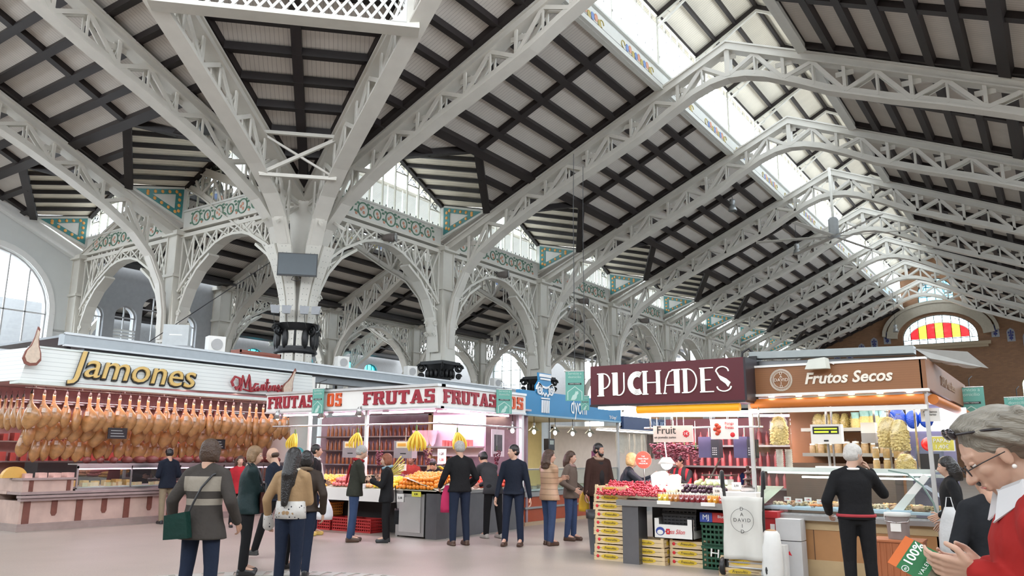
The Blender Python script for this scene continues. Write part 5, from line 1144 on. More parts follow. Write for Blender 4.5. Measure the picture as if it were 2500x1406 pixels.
def red_cluster():
    rr = random.Random(5); m = MB()
    for k in range(16): m.ball((rr.uniform(-.05,.05),rr.uniform(-.05,.05),.015+rr.random()*.05),.016,6,4)
    o = m.build('grape_cluster', mat('red_grape',(.42,.03,.05),.3,var=.4,vs=30)); return o
scatter('grape_cluster','grapes','cluster of red grapes heaped at the left end of the PUCHADES table','red grapes on the table', red_cluster, [(.06+.085*i+random.uniform(-.02,.02),.14+.11*j,.95+.035*j) for j in range(5) for i in range(12)], P_)
JU = [((.75,.50,.05),'yellow'),((.45,.16,.03),'amber'),((.25,.01,.02),'dark red'),((.80,.33,.02),'orange'),((.55,.04,.02),'red')]
seq = [0,0,1,1,2,2,2,2,2,3,3,4,4,4,4]
for row in range(2):
    first = {}
    for i, q in enumerate(seq):
        x = 1.02+.083*i; p = L2W(P_,x,.12+.1*row,.90); col, nm = JU[q]; lb = '%s juice in a clear cup in the %s row on the PUCHADES table' % (nm, ('front','second')[row]); gp = '%s juices, %s row' % (nm, ('front','second')[row])
        if q not in first:
            o = thing('juice_cup', lb, 'juice', p, 0, gp); MB().lathe([(.03,0),(.038,.13),(.036,.13)],n=12).build('cup', CLEAR, o); MB().lathe([(.026,.004),(.034,.10),(.001,.102)],n=12).build('juice', mat('juice_'+nm.replace(' ','_'), col, .2, var=.05), o); first[q] = o
        else: dup(first[q], p, 0, lb, 'juice', gp)
scatter('melon','melon','pale green melon on the middle of the PUCHADES display','pale melons on the display', fruit('melon_green',(.45,.48,.25),.045,.9), slope_pts(1.35,1.95,.55,.95,.1,.98,.2), P_)
scatter('plum','plum','dark plum on the PUCHADES display','dark plums on the display', fruit('dark_plum',(.04,.012,.03),.03), slope_pts(1.2,1.95,.3,.55,.065,.95,.2,layers=2), P_)
scatter('fruit_pot','pot','white fruit pot beside the blonde woman on the display','white fruit pots', lambda: MB().lathe([(.035,0),(.045,.1),(.001,.105)],n=10).build('fruit_pot', mat('milky_pot',(.7,.66,.5),.4,var=.3)), [(.95+.1*i,.35+.12*j,1.0) for j in range(2) for i in range(4)], P_)
for i,(x,y,z) in enumerate(((.75,.7,1.72),(.92,.62,1.75),(1.08,.7,1.76),(1.22,.62,1.72),(.98,.8,1.68),(1.36,.72,1.66))):
    o = dup(GB, L2W(P_,x,y,z), i, 'dark red grape bunch hanging in the middle of the PUCHADES stall', 'grapes', 'hanging red grapes'); o.scale = (1.35,1.35,.8)
o = thing('bright_lamp','glaring round lamp over the display beside the blonde woman','lamp',L2W(P_,.98,.5,1.42)); MB().lathe([(.06,.1),(.14,0),(.12,0),(.05,.08)],n=16).build('shade', SIGNW, o); MB().ball((0,0,.01),.09,12,8).build('bulb', mat('hot_bulb',(1,1,1),.5,var=0,emit=18), o); MB().tube([(0,0,.1),(0,-.1,.5)],.01,5).build('cord', SIGNW, o)
pl = bpy.data.lights.new('stall_spot','POINT'); pl.energy = 12; pl.color = (1,.95,.9); pl.shadow_soft_size = .09; po = bpy.data.objects.new('stall_spot', pl); COL.objects.link(po); po.location = L2W(P_,.98,.42,1.28)
scatter('carrier_bag','bag','white paper bag standing under the bright lamp','white paper bags', lambda: MB().prism([(-.09,0),(.09,0),(.11,.22),(.06,.26),(-.05,.24),(-.11,.2)],1,-.05,.05).build('carrier_bag', SIGNW), [(.86,.5,1.03),(1.08,.52,1.04)], P_, .4)
o = sign_board('hanging_sign','cream sign reading Fruit hanging under the maroon sign','sign',P_,1.2,.25,1.86,.62,.24,mat('cream_card',(.75,.62,.56),.5),[('Fruit',.16,-.1,.05,INK),('un pomelo zumo',.05,-.12,-.05,INK)]); MB().prism([(.21+.055*(1 if t%2 else .75)*math.cos(t*PI/10),.0+.055*(1 if t%2 else .75)*math.sin(t*PI/10)) for t in range(20)],1,-.012,-.006).build('red_burst', INKR, o); text('1€', .06, INKW, o, (.21,-.016,0), ext=.001)
o = sign_board('hanging_sign','white sign with a picture of strawberries hanging right of the Fruit sign','sign',P_,1.98,.25,1.92,.40,.28,SIGNW,[('Ponga',.055,.08,.08,INKR),('fresas',.055,.08,.02,INKR)]); m = MB(); [m.ball((-.1+.03*math.sin(k*2.4),-.01,-.06+.03*k),(.035,.012,.03),7,5) for k in range(5)]; m.build('strawberry_picture', mat('strawberry_print',(.5,.05,.02),.5), o); MB().ball((.12,-.008,-.08),(.035,.006,.035),12,6).build('red_dot', INKR, o)
o = thing('round_sign','round red sign facing the aisle beside the blonde woman','sign',L2W(P_,.60,.50,1.48)); MB().prism([(.13*math.cos(t*PI/14),.13*math.sin(t*PI/14)) for t in range(28)],1,-.008,.008).build('disc', mat('coral_red',(.72,.10,.07),.5,var=.02), o); [text(t, .032, INKW, o, (0,-.012,.05-.035*k), ext=.001) for k, t in enumerate(('THE','FRESH FRUIT','CLUB','VALENCIA'))]; MB().tube([(0,.01,-.13),(0,.03,-.45)],.01,6).build('stick', STEEL, o)
for i,(x,lb) in enumerate(((1.62,'dark counter scale left of the strawberry sign'),(2.15,'dark counter scale right of the strawberry sign'))):
    o = thing('hanging_scale', lb, 'scale', L2W(P_,x,.6,1.52)); B('case',(-.14,-.08,0),(.06,.08,.3),mat('navy_scale',(.06,.055,.12),.4),o); B('keypad',(.06,-.1,.0),(.18,.06,.26),mat('black_keypad',(.03,.03,.04),.4),o); m = MB(); [m.box((.08+.025*a,-.106,.04+.03*b),(.095+.025*a,-.1,.055+.03*b)) for a in range(3) for b in range(4)]; m.build('keys', mat('grey_keys',(.4,.4,.42),.5), o); MB().tube([(0,0,.3),(0,0,.45)],.012,5).build('hanger', CHROME, o)
def counter_scale(p, lb):
    o = thing('weighing_scale', lb, 'scale', p); B('pan',(-.22,-.15,.12),(.22,.15,.14),CHROME,o); B('base',(-.16,-.13,0),(.16,.13,.07),SIGNW,o); MB().lathe([(.03,.07),(.03,.12)],n=8).build('stem', CHROME, o); return o
counter_scale(L2W(P_,1.7,.75,1.14), 'steel weighing pan in the middle of the PUCHADES display'); 
for i,x in enumerate((1.5,2.05)): m = MB(); stroke(m,[(x,1.15),(x+.02,1.2),(x+.2,1.5)],.02,.8,.02); o = m.build('metal_arm', CHROME); o.location = P_.location; tag(o, 'slanting steel arm standing on the PUCHADES display, %s' % ('left','right')[i], 'metal arm')
o = thing('chocolate_fountain','stepped brown fountain beside the red-haired vendor','fountain',L2W(P_,2.22,.45,.9)); MB().lathe([(.10,0),(.10,.16),(.12,.18),(.12,.22)],n=18).build('bowl', STEEL, o)
MB().lathe([(.09,.22),(.09,.24),(.03,.26),(.03,.31),(.075,.32),(.075,.335),(.025,.35),(.025,.40),(.055,.41),(.055,.425),(.02,.44),(.02,.48),(.03,.49),(.01,.52)],n=16).build('tiers', mat('chocolate_brown',(.05,.02,.015),.3), o)
for i,(x,z) in enumerate(((1.5,.93),(1.82,1.02),(2.1,1.1))): sign_board('price_card','white price card standing on the PUCHADES display, %s from the left' % ORD[i],'price card',P_,x,.3,z+.04,.13,.1,SIGNW,[('2,50',.04,0,0,INK)])
for i,(x) in enumerate((1.12,1.78)): o = sign_board('price_card','white card leaning over the table edge below the %s juices' % ('yellow','dark red')[i],'price card',P_,x,.02,.89,.2,.05,SIGNW)
B_ = None
# crates and boxes at the floor
CRW = mat('pale_crate_wood', (.62,.47,.28), .7, var=.15, vs=10); LABY = mat('crate_label_yellow', (.62,.42,.03), .5, var=0)
def wood_crate():
    r = empty('wooden_fruit_crate'); w, d, h = .56, .38, .116; m = MB()
    for z in (.008,.060): m.box((-w/2,-d/2,z),(w/2,-d/2+.008,z+.046)); m.box((-w/2,d/2-.008,z),(w/2,d/2,z+.046)); m.box((-w/2,-d/2,z),(-w/2+.008,d/2,z+.046)); m.box((w/2-.008,-d/2,z),(w/2,d/2,z+.046))
    m.box((-w/2,-d/2,0),(w/2,d/2,.008)); m.build('slats', CRW, r); m = MB()
    for sx in (-1,1):
        for sy in (-1,1): m.box((sx*(w/2-.03)-.02,sy*(d/2-.02)-.015,0),(sx*(w/2-.03)+.02,sy*(d/2-.02)+.015,h+.012))
    m.build('corner_post', CRW, r)
    o = MB().prism([(.03+.155*math.cos(t*PI/10)*(1 if abs(math.cos(t*PI/10))<.8 else .95),.057+.036*math.sin(t*PI/10)) for t in range(20)],1,-d/2-.004,-d/2).build('label', LABY, r); o.location.x = -.04
    text('Frescultiu', .05, INK, r, (-.01,-d/2-.006,.058), ext=.001, shear=.3); MB().ball((-.21,-d/2-.002,.057),(.025,.004,.025),8,5).build('red_star', INKR, r)
    MB().prism([(-.1,.03),(.1,.03),(.1,.085),(-.1,.085)],0,w/2,w/2+.003).build('side_label', LABY, r); return r
WC = wood_crate(); n_ = [0]
def put_crate(x, y, z, rz, lb, gp):
    n_[0] += 1
    if n_[0] == 1: o = WC; o.location = (x,y,z); o.rotation_euler.z = rz; tag(o, lb, 'crate', gp); return
    dup(WC, (x,y,z), rz, lb, 'crate', gp)
for k in range(9): put_crate(-5.80+.012*(k%3)-.01, 11.33, .122*k, random.uniform(-.03,.03), 'wooden fruit crate with yellow label in the tall left stack, %s from the floor' % ORD[k], 'tall crate stack')
for k in range(3): put_crate(-5.20, 11.30, .122*k, random.uniform(-.04,.04), 'wooden fruit crate in the low stack right of the tall one, %s from the floor' % ORD[k], 'low crate stack')
for k in range(3): put_crate(-4.62, 11.42, .122*k, random.uniform(-.04,.04), 'wooden fruit crate in the stack under the white carton, %s from the floor' % ORD[k], 'crate stack under the carton')
for k in range(2): put_crate(-3.75+.05*k, 10.95, .122*k, .25-.2*k, 'wooden fruit crate by the hand truck, %s' % ('on the floor','tilted on top')[k], 'crates by the hand truck')
def carton(name, lb, p, rz, w, d, h, m_, open_=False):
    o = thing(name, lb, 'box', p, rz)
    if open_:
        m = MB(); m.box((-w/2,-d/2,0),(w/2,d/2,.01)); m.box((-w/2,-d/2,0),(w/2,-d/2+.012,h*.7)); m.box((-w/2,d/2-.012,0),(w/2,d/2,h*.7)); m.box((-w/2,-d/2,0),(-w/2+.012,d/2,h)); m.box((w/2-.012,-d/2,0),(w/2,d/2,h)); m.box((-w/2,-d/2,h*.7),(-w/2+.08,-d/2+.012,h)); m.box((w/2-.08,-d/2,h*.7),(w/2,-d/2+.012,h)); m.build('tray', m_, o)
    else: B('carton', (-w/2,-d/2,0), (w/2,d/2,h), m_, o)
    return o
o = carton('white_fruit_carton','white fruit carton printed with a blue crescent and red leaf, on the small crate stack',(-4.80,11.35,.372),0,.60,.38,.28,SIGNW,True); text('Las Silon', .09, INKR, o, (.05,-.195,.10), ext=.001, shear=.3, sx=.8); MB().ball((-.2,-.192,.10),(.07,.004,.06),14,8).build('blue_oval', mat('print_blue',(.03,.06,.3),.5), o); MB().ball((-.2,-.196,.085),(.05,.004,.035),14,8).build('crescent_gap', SIGNW, o); m = MB(); [m.ball((-.08+.025*math.cos(k*PI/3),-.193,.1+.03*math.sin(k*PI/3)),(.02,.004,.015),6,4) for k in range(6)]; m.build('red_leaf', INKR, o)
o = thing('plastic_crate','black plastic crate stacked inside the white fruit carton','crate',(-4.72,11.38,.50)); c2 = plastic_crate((.012,.012,.014),'black_crate_plastic',.5,.34,.22)()
for ch in list(c2.children): ch.parent = o
bpy.data.objects.remove(c2); dup(o,(-4.72,11.40,.57),0,'upper black plastic crate under the PUCHADES table','crate')
c_gn.location = (-4.12,11.35,0); tag(c_gn,'dark green plastic crate on the floor under the red carton','crate'); dup(c_gn,(-4.12,11.35,.315),0,'upper dark green plastic crate under the red carton','crate')
text('H', .16, SIGNW, c_gn, (-.06,-.22,.22), rot=(PI/2,.1,0), ext=.003, sx=1.3, name='white_letter')
o = carton('red_fruit_carton','red and blue fruit carton on the green crates',(-4.10,11.33,.635),0,.56,.38,.13,mat('carton_red',(.50,.03,.03),.5)); B('blue_panel',(-.28,-.196,.0),(-.1,-.19,.13),mat('print_blue',(.03,.06,.3)),o); text('MJ', .1, INKW, o, (-.19,-.20,.065), ext=.001); text('BlueWhale', .055, INKW, o, (.1,-.196,.08), ext=.001)
o = carton('brown_carton','brown cardboard box printed ROMERO beside the green crates',(-3.72,11.32,0),.06,.42,.36,.46,mat('cardboard',(.34,.20,.10),.8,var=.08)); text('ROMERO', .085, mat('carton_print',(.25,.05,.03),.6,var=0), o, (.03,-.19,.34), ext=.001); 
for k in (-1,1): MB().add([(-.21,0,0),(.21,0,0),(.21,.14,.05),(-.21,.14,.05)],[(0,1,2,3)]).build('flap', mat('cardboard',(.34,.20,.10)), o); f_ = o.children[-1]; f_.location = (0,k*.18,.46); f_.rotation_euler.z = 0 if k > 0 else PI
o = thing('waste_bin','grey plastic waste bin with dark bag between the bearded man and the crates','bin',(-6.32,11.75,0)); MB().lathe([(.15,0),(.20,.62),(.21,.62),(.21,.66)],n=20,sy=.85).build('body', mat('grey_bin_plastic',(.10,.11,.12),.5), o); MB().lathe([(.215,.55),(.225,.68),(.17,.69),(.1,.60)],n=20,sy=.85).build('bin_liner', BLACK, o)
# hand truck with printed cloth
o = thing('hand_truck','hand truck covered by a pale cloth lettered DAVID in a circle','hand truck',(-3.62,10.72,0),.06)
cloth = mat('pale_canvas',(.58,.57,.53),.8,var=.08,vs=5,bump=.4,bs=6)
m = MB(); nx, nz = 8, 14; W2_, Z0c, Z1c = .27,.22,1.02
vs_ = [((-W2_+2*W2_*i/nx)*(1-.06*math.sin(j/nz*PI)), -.03-.02*math.sin(i*1.3+j*.5)+.03*math.sin(i/nx*PI), Z0c+(Z1c-Z0c)*j/nz) for j in range(nz+1) for i in range(nx+1)]
m.add(vs_, [(j*(nx+1)+i, j*(nx+1)+i+1,(j+1)*(nx+1)+i+1,(j+1)*(nx+1)+i) for j in range(nz) for i in range(nx)], True); c_ = m.build('cloth_cover', cloth, o, fixn=False); sm_ = c_.modifiers.new('thick','SOLIDIFY'); sm_.thickness = .012
for sx in (-1,1):
    MB().tube([(sx*.25,.05,.08),(sx*.25,.06,1.0),(sx*.27,.07,1.30)],.022,8).build('frame_rail', mat('black_tube',(.03,.03,.03),.4), o)
    MB().cap((sx*.27,.07,1.14),(sx*.275,.07,1.33),.03,.03,8).build('grip', BLACK, o)
    w_ = MB().lathe([(.04,-.03),(.10,-.035),(.115,-.02),(.115,.02),(.10,.035),(.04,.03)],n=20).build('wheel', BLACK, o); w_.rotation_euler = (0,PI/2,0); w_.location = (sx*.30,.05,.115)
MB().tube([(-.3,.05,.115),(.3,.05,.115)],.014,6).build('axle', STEEL, o); B('toe_plate',(-.22,-.25,.02),(.22,.06,.035),STEEL,o); m = MB(); [m.bar((-.25,.05,z),(.25,.05,z),.03,.02) for z in (.18,.5,.85)]; m.build('cross_bar', STEEL, o)
m = MB(); m.tube([(.15*math.cos(t*PI/18),-.05,.72+.15*math.sin(t*PI/18)) for t in range(36)],.0022,4,True); m.build('printed_ring', INK, o)
text('DAVID', .065, INK, o, (0,-.052,.72), ext=.001, space=1.25)
for k, ch in enumerate('DAVID'):
    if ch != 'V': text(ch, .065, INK, o, (0,-.052,.72+.072*(2-k)), ext=.001)
o = carton('foam_box','white polystyrene box behind the hand truck',(-3.30,10.98,0),0,.34,.3,.42,mat('white_sack',(.68,.68,.66),.7,var=.1)); 
o = carton('red_trolley_box','red plastic box behind the hand truck',(-3.60,11.25,.0),0,.62,.3,.78,mat('red_plastic',(.38,.015,.02),.4)); B('red_ledge',(-.33,-.18,.74),(.33,.15,.82),mat('red_plastic',(.38,.015,.02)),o); B('paper',(.22,-.156,.55),(.28,-.15,.66),SIGNW,o)
# ---------------------------------------------------------------- brown nut stall FRUTOS SECOS
S_ = thing('nut_stall','dried fruit stall with brown fascia lettered Frutos Secos and glass counter','market stall',(-3.66,11.3,0),0)
SW2, SD = 2.26, 4.9
m = MB(); m.box((0,-.05,2.40),(SW2,.05,2.77)); m.build('fascia', BROWNP, S_); m = MB(); m.box((SW2-.02,-.05,2.40),(SW2+.05,SD,2.80)); m.build('side_fascia', mat('side_brown',(.22,.09,.035),.5), S_)
m = MB(); m.box((-.01,-.07,2.77),(SW2+.06,.06,2.80)); m.box((-.01,-.08,2.365),(SW2+.06,.06,2.40)); m.build('fascia_trim', SIGNW, S_)
IV = mat('ivory_print',(.78,.72,.62),.5,var=0); text('Frutos Secos', .21, IV, S_, (1.36,-.06,2.58), ext=.004, shear=.25, sx=1.0, off=.004, bevel=.002)
m = MB()
for r_ in (.150,.138,.108): m.tube([(.50+r_*math.cos(t*PI/18),-.055,2.585+r_*math.sin(t*PI/18)) for t in range(36)],.004,4,True)
for k in range(40): th = k*PI/20; m.bar((.50+.117*math.cos(th),-.055,2.585+.117*math.sin(th)),(.50+.130*math.cos(th),-.055,2.585+.130*math.sin(th)),.006,.007,(0,1,0))
m.build('round_emblem', IV, S_); text('DAVID', .062, IV, S_, (.50,-.06,2.585), ext=.002, space=1.1)
for k, ch in enumerate('DAVID'):
    if ch != 'V': text(ch, .055, IV, S_, (.50,-.06,2.585+.045*(2-k)), ext=.002)
text('DAVID Frutos Secos', .2, mat('tan_print',(.32,.2,.12),.5,var=0), S_, (SW2+.06,2.2,2.6), rot=(PI/2,0,PI/2), ext=.004, shear=.2)
ORA = mat('orange_awning_roll',(.55,.16,.02),.5,var=.06); MB().tube([(.06,-.02,2.27),(SW2,-.02,2.27)],.065,14).build('rolled_awning', ORA, S_); MB().tube([(SW2+.08,.1,2.27),(SW2+.08,SD,2.27)],.065,14).build('side_rolled_awning', ORA, S_)
B('awning_bar', (.04,-.05,2.14), (SW2+.02,.03,2.20), SIGNW, S_); B('soffit', (0,.05,2.36), (SW2,SD,2.39), mat('grey_soffit',(.4,.4,.38),.4), S_)
for k, x in enumerate((.35,.72,1.02,1.4,1.75,2.1)): MB().lathe([(.035,0),(.04,-.01),(.02,-.012)],(x,-.04,2.362),12).build('spotlight', MATS['warm_spot'], S_)
for x in (.0,SW2-.02): B('corner_post', (x,.0,0), (x+.05,.05,2.38), mat('aluminium',(.6,.6,.6)), S_)
for x in (1.0,1.55,1.72,2.05): B('inner_post', (x,.45,1.4), (x+.025,.475,2.35), CHROME, S_)
# counter
m = MB(); m.box((.1,.0,.10),(SW2,.5,.72)); m.box((.1,0,0),(SW2,.45,.10)); m.build('counter_front', WOODP, S_)
for k in range(5): B('panel_joint', (.28+.5*k,-.006,.1), (.29+.5*k,0,.72), mat('dark_joint',(.12,.06,.03),.6), S_)
B('kick_board', (.1,-.01,0), (SW2,.0,.22), mat('pale_wood_kick',(.45,.33,.18),.5), S_); B('top_rail', (.1,-.01,.60),(SW2,0,.72), mat('pale_wood_kick',(.45,.33,.18)), S_)
B('counter_edge', (.05,-.10,.72), (SW2+.06,.3,.78), STEEL, S_); B('counter_slab', (.05,-.08,.78), (SW2+.05,.2,.80), mat('grey_granite',(.32,.32,.32),.25,var=.3,vs=30), S_)
m = MB(); m.add([(.1,-.03,.80),(SW2,-.03,.80),(SW2,.22,1.36),(.1,.22,1.36)],[(0,1,2,3)]); m.build('curved_glass', CLEAR, S_); B('case_floor', (.1,.05,.84), (SW2,.85,.87), mat('pale_blue_tray',(.40,.50,.58),.4), S_)
m = MB(); m.box((.1,.15,1.36),(SW2,.75,1.385)); m.box((.1,.12,1.34),(SW2,.16,1.40)); m.build('case_top', mat('pale_glass_shelf',(.60,.66,.62),.2), S_); MB().tube([(.15,.25,1.33),(SW2-.05,.25,1.33)],.014,6).build('tube_lamp', mat('cool_tube',(.9,1,1),.5,var=0,emit=6,ecol=(.85,1,1)), S_); MB().tube([(.6,.32,1.27),(SW2-.2,.32,1.27)],.012,6).build('tube_lamp', MATS['cool_tube'], S_)
# right-hand curved case along the side
m = MB(); 
for (a,b),(c_,d_) in zip([(.02,.80),(-.02,1.0),(-.12,1.2),(-.28,1.34)],[(-.02,1.0),(-.12,1.2),(-.28,1.34),(-.5,1.38)]): m.add([(SW2+a,.0,b),(SW2+a,3.2,b),(SW2+c_,3.2,d_),(SW2+c_,0,d_)],[(0,1,2,3)])
m.build('side_curved_glass', CLEAR, S_); B('side_counter', (SW2-.3,.5,0), (SW2,3.2,.72), WOODP, S_); B('side_edge', (SW2-.1,.3,.72), (SW2+.06,3.2,.78), STEEL, S_)
m = MB(); m.strip([(SW2+.02,.0,.80),(SW2-.02,.0,1.0),(SW2-.12,.0,1.2),(SW2-.28,.0,1.34),(SW2-.5,.0,1.38)],.02,.02,(0,1,0)); m.build('glass_edge', mat('glass_edge_green',(.2,.28,.25),.2), S_)
MB().prism([(SW2-.55,.84),(SW2-.42,.84),(SW2-.05,1.30),(SW2-.12,1.34)],1,.1,.14).build('case_divider', SIGNW, S_)
B('back_wall', (0,2.0,0), (1.65,2.06,2.36), mat('orange_brown_wall',(.30,.13,.05),.5), S_); B('back_wall_right', (1.62,2.9,0), (SW2,2.96,2.36), mat('violet_right_wall',(.20,.19,.28),.5,var=.3,vs=4), S_)
B('left_glass_side', (.05,.1,.8), (.06,1.9,2.3), CLEAR, S_)
for z in (1.92,1.55): m = MB(); m.box((.35,1.4,z),(1.62,2.0,z+.025)); m.box((.35,1.38,z),(1.62,1.40,z+.05)); m.build('back_shelf', STEEL, S_)
B('light_panel', (1.62,2.82,1.95), (SW2+.2,2.88,2.30), mat('lit_panel_violet',(1,1,1),.5,var=0,emit=3.2,ecol=(.88,.86,1)), S_)
area(L2W(S_,1.1,.6,2.3), (2.0,.8), 42, (1,.93,.80), (0,0,0), 'nut_stall_light'); area(L2W(S_,1.9,1.8,2.25), (.8,1.6), 20, (.9,.9,1), (0,0,0), 'nut_stall_light'); area(L2W(S_,1.1,.4,1.3), (2.0,.3), 9, (.9,1,1), (0,0,0), 'nut_stall_light')
SNACK = mat('yellow_snack',(.74,.54,.22),.6,var=.5,vs=55,bump=.6,bs=60); POLY = glassmat('clear_bag',(.97,.97,.96),.07,.25)
def snack_bag(w=.185, h=.42, m_=SNACK, hang=True):
    r = empty('snack_bag'); m = MB(); m.lathe([(.02,0),(w*.45,.01),(w*.52,h*.3),(w*.46,h*.62),(w*.22,h*.78),(.01,h*.80)],n=14,sy=.6)
    rr = random.Random(2)
    for k in range(260):
        a = rr.random()*2*PI; f = rr.uniform(.02,.76); rad = w*(.50+.02*math.sin(k) if f<.5 else .46-(f-.5)*.9); q_ = rr.uniform(.010,.018)
        m.ball((rad*math.cos(a),rad*.62*math.sin(a),h*f),(q_*1.2,q_,q_*.7),5,4,Matrix.Rotation(rr.random()*3,3,'X')@Matrix.Rotation(rr.random()*3,3,'Z'))
    m.build('snacks', m_, r); MB().lathe([(.02,-.005),(w*.56,.0),(w*.60,h*.3),(w*.56,h*.65),(w*.26,h*.86),(.02,h*.92),(.05,h*1.0),(.06,h*1.04)],n=16,sy=.66).build('plastic_bag', POLY, r)
    MB().lathe([(.022,h*.915),(.022,h*.935)],n=8).build('tie', mat('bag_tie',(.3,.3,.32),.5), r); return r
SB = snack_bag(); SB.location = L2W(S_,.36,.18,1.70); tag(SB,'large clear bag of yellow crisps hanging at the left of the nut stall','snack bag'); SB.scale = (1.25,1.25,1.2)
o = dup(SB, L2W(S_,1.78,.12,1.66), .3, 'left of the pair of clear snack bags hanging in the nut stall', 'snack bag'); o = dup(SB, L2W(S_,1.93,.02,1.62), .9, 'right of the pair of clear snack bags hanging in the nut stall', 'snack bag')
for i in range(8): o = dup(SB, L2W(S_,.55+.13*i,1.65,1.945), .4*i, ('pale snack bag' if i<5 else 'green-topped snack bag')+' on the upper shelf of the nut stall, %s from the left' % ORD[i], 'snack bag', 'bags on the upper shelf'); o.scale = (.9,.9,.75)
def topped():
    r = empty('printed_snack_bag'); MB().lathe([(.06,0),(.075,.05),(.07,.15),(.06,.17)],n=12,sy=.55).build('snacks', SNACK, r); MB().lathe([(.06,.17),(.062,.24),(.07,.27)],n=12,sy=.5).build('printed_top', mat('aqua_print',(.35,.60,.60),.4,var=.5,vs=14), r); return r
scatter('printed_snack_bag','snack bag','snack bag with aqua printed top on the upper shelf of the nut stall','aqua topped bags', topped, [(1.12+.13*i,1.5,1.95) for i in range(4)], S_, .3)
scatter('blue_snack_bag','snack bag','shiny blue snack bag on the upper shelf of the nut stall','blue snack bags', lambda: MB().ball((0,0,.15),(.11,.06,.15),12,8).build('blue_snack_bag', mat('blue_foil',(.01,.05,.32),.25,var=.3,vs=8,bump=.5)), [(1.66,1.7,1.95),(1.86,1.72,1.95),(2.04,1.7,1.96)], S_, .3)
scatter('nut_jar','jar','jar of nuts on the lower shelf of the nut stall','jars on the lower shelf', lambda: jar_(), [(.45+.13*i,1.6,1.575) for i in range(9)], S_, 3) if False else None
def jar_(nm, col):
    def f():
        r = empty('nut_jar'); MB().lathe([(.05,0),(.055,.02),(.055,.14),(.04,.16)],n=12).build('jar', mat(nm,col,.4,var=.5,vs=25), r); MB().lathe([(.045,.16),(.045,.185),(.001,.19)],n=12).build('lid', SIGNW, r); return r
    return f
scatter('nut_jar','jar','jar of dried fruit on the lower shelf of the nut stall','jars on the lower shelf', jar_('dried_fruit_brown',(.30,.20,.10)), [(.45+.125*i,1.6,1.575) for i in range(9)], S_, 3, (.85,1.1))
scatter('snack_tub','tub','clear tub of snacks stacked on the right of the glass counter','tubs on the counter', jar_('snack_tub_mix',(.42,.28,.12)), [(1.55+.13*i,.45,1.385+.15*j) for j in range(2) for i in range(3)]+[(2.0,.4,1.385)], S_, 3, (.75,.8))
o = dup(SB, L2W(S_,1.92,.35,1.39), .5, 'short bag of pale popcorn standing on the glass counter', 'snack bag'); o.scale = (1.1,1.1,.6)
scatter('cracker_stack','snack','stack of round crackers in a bag at the left of the glass counter','cracker stacks', lambda: MB().lathe([(.05,.015*k) if k%2 else (.043,.015*k) for k in range(18)],n=14).build('cracker_stack', mat('grey_cracker',(.36,.33,.30),.6,var=.4,vs=20)), [(.30,.35,1.385),(.40,.45,1.385)], S_, 1, (1,1.05))
scatter('candied_heap','snack','heap of dried fruit in the glass counter','heaps in the case', lambda: MB().ball((0,0,.02),(.11,.09,.05),12,6).build('candied_heap', mat('dried_mix',(.32,.17,.08),.6,var=.7,vs=25,bump=.9,bs=50)), [(.3+.25*i,.3,.87) for i in range(8)], S_, 1)
HC = [(.55,.42,.28),(.30,.12,.05),(.62,.50,.30),(.40,.28,.12),(.22,.10,.05),(.60,.30,.10)]
for q in range(6):
    scatter('snack_heap','snack','heap of %s in the glass counter of the nut stall' % ('pale nuts','dark dates','light almonds','brown hazelnuts','dark raisins','orange apricots')[q],'counter heaps, kind %d' % q if False else 'heaps of %s' % ('nuts','dates','almonds','hazelnuts','raisins','apricots')[q],
        (lambda q=q: (lambda mb, rr: ([mb.ball((rr.uniform(-.07,.07),rr.uniform(-.05,.05),.02+rr.random()*.045),(.016,.013,.011),6,4) for _ in range(70)], mb)[1])(MB(), random.Random(q)).build('snack_heap', mat('heap_tone_%s' % 'abcdef'[q], HC[q], .5, var=.35, vs=40))), [(.28+.32*j+.05*q+(.16 if q%2 else 0), .22+.16*(q%3), .87) for j in range(6)], S_, 1)
scatter('nougat_slab','sweet','pale blue sweet tray in the front of the glass counter','front sweets', lambda: MB().box((-.12,-.07,0),(.12,.07,.02)).build('nougat_slab', mat('ice_blue_tray',(.50,.62,.72),.3)), [(.35+.3*i,.13,.87) for i in range(6)], S_, .1)
scatter('orange_sweet','sweet','orange candied piece in the glass counter','orange candied pieces', lambda: MB().ball((0,0,.015),(.03,.02,.015),8,5).build('orange_sweet', mat('orange_candy',(.7,.20,.03),.4)), [(.75+.03*i,.1+.02*(i%3),.89) for i in range(10)], S_, 3)
for i,x in enumerate((.45,.6,.72,.88,1.15)): sign_board('price_card','small framed price card inside the glass counter, %s from the left' % ORD[i],'price card',S_,x,.08,.98-.02*(i%2),.09,.055,SIGNW,[('1,90',.03,0,0,INKR)])
o = thing('weighing_scale','white price scale with green display above the nut counter','scale',L2W(S_,.98,.28,1.72)); B('head',(-.20,-.06,0),(.20,.08,.26),SIGNW,o); B('display',(-.17,-.066,.13),(.17,-.06,.23),BLACK,o); m = MB(); m.box((-.15,-.07,.145),(.04,-.066,.17)); m.box((.07,-.07,.145),(.15,-.066,.17)); m.box((-.15,-.07,.19),(.15,-.066,.21)); m.build('green_digits', mat('green_lcd',(.5,.6,.05),.4,var=0,emit=.6,ecol=(.55,.7,.05)), o); MB().tube([(0,.02,0),(0,.05,-.33)],.018,8).build('pillar', STEEL, o); B('badge',(-.03,-.066,.03),(.03,-.06,.05),BLACK,o); MB().tube([(0,.02,.26),(0,.02,.62)],.015,6).build('hanger', CHROME, o); B('scale_base',(-.16,-.1,-.34),(.16,.12,-.30),SIGNW,o)
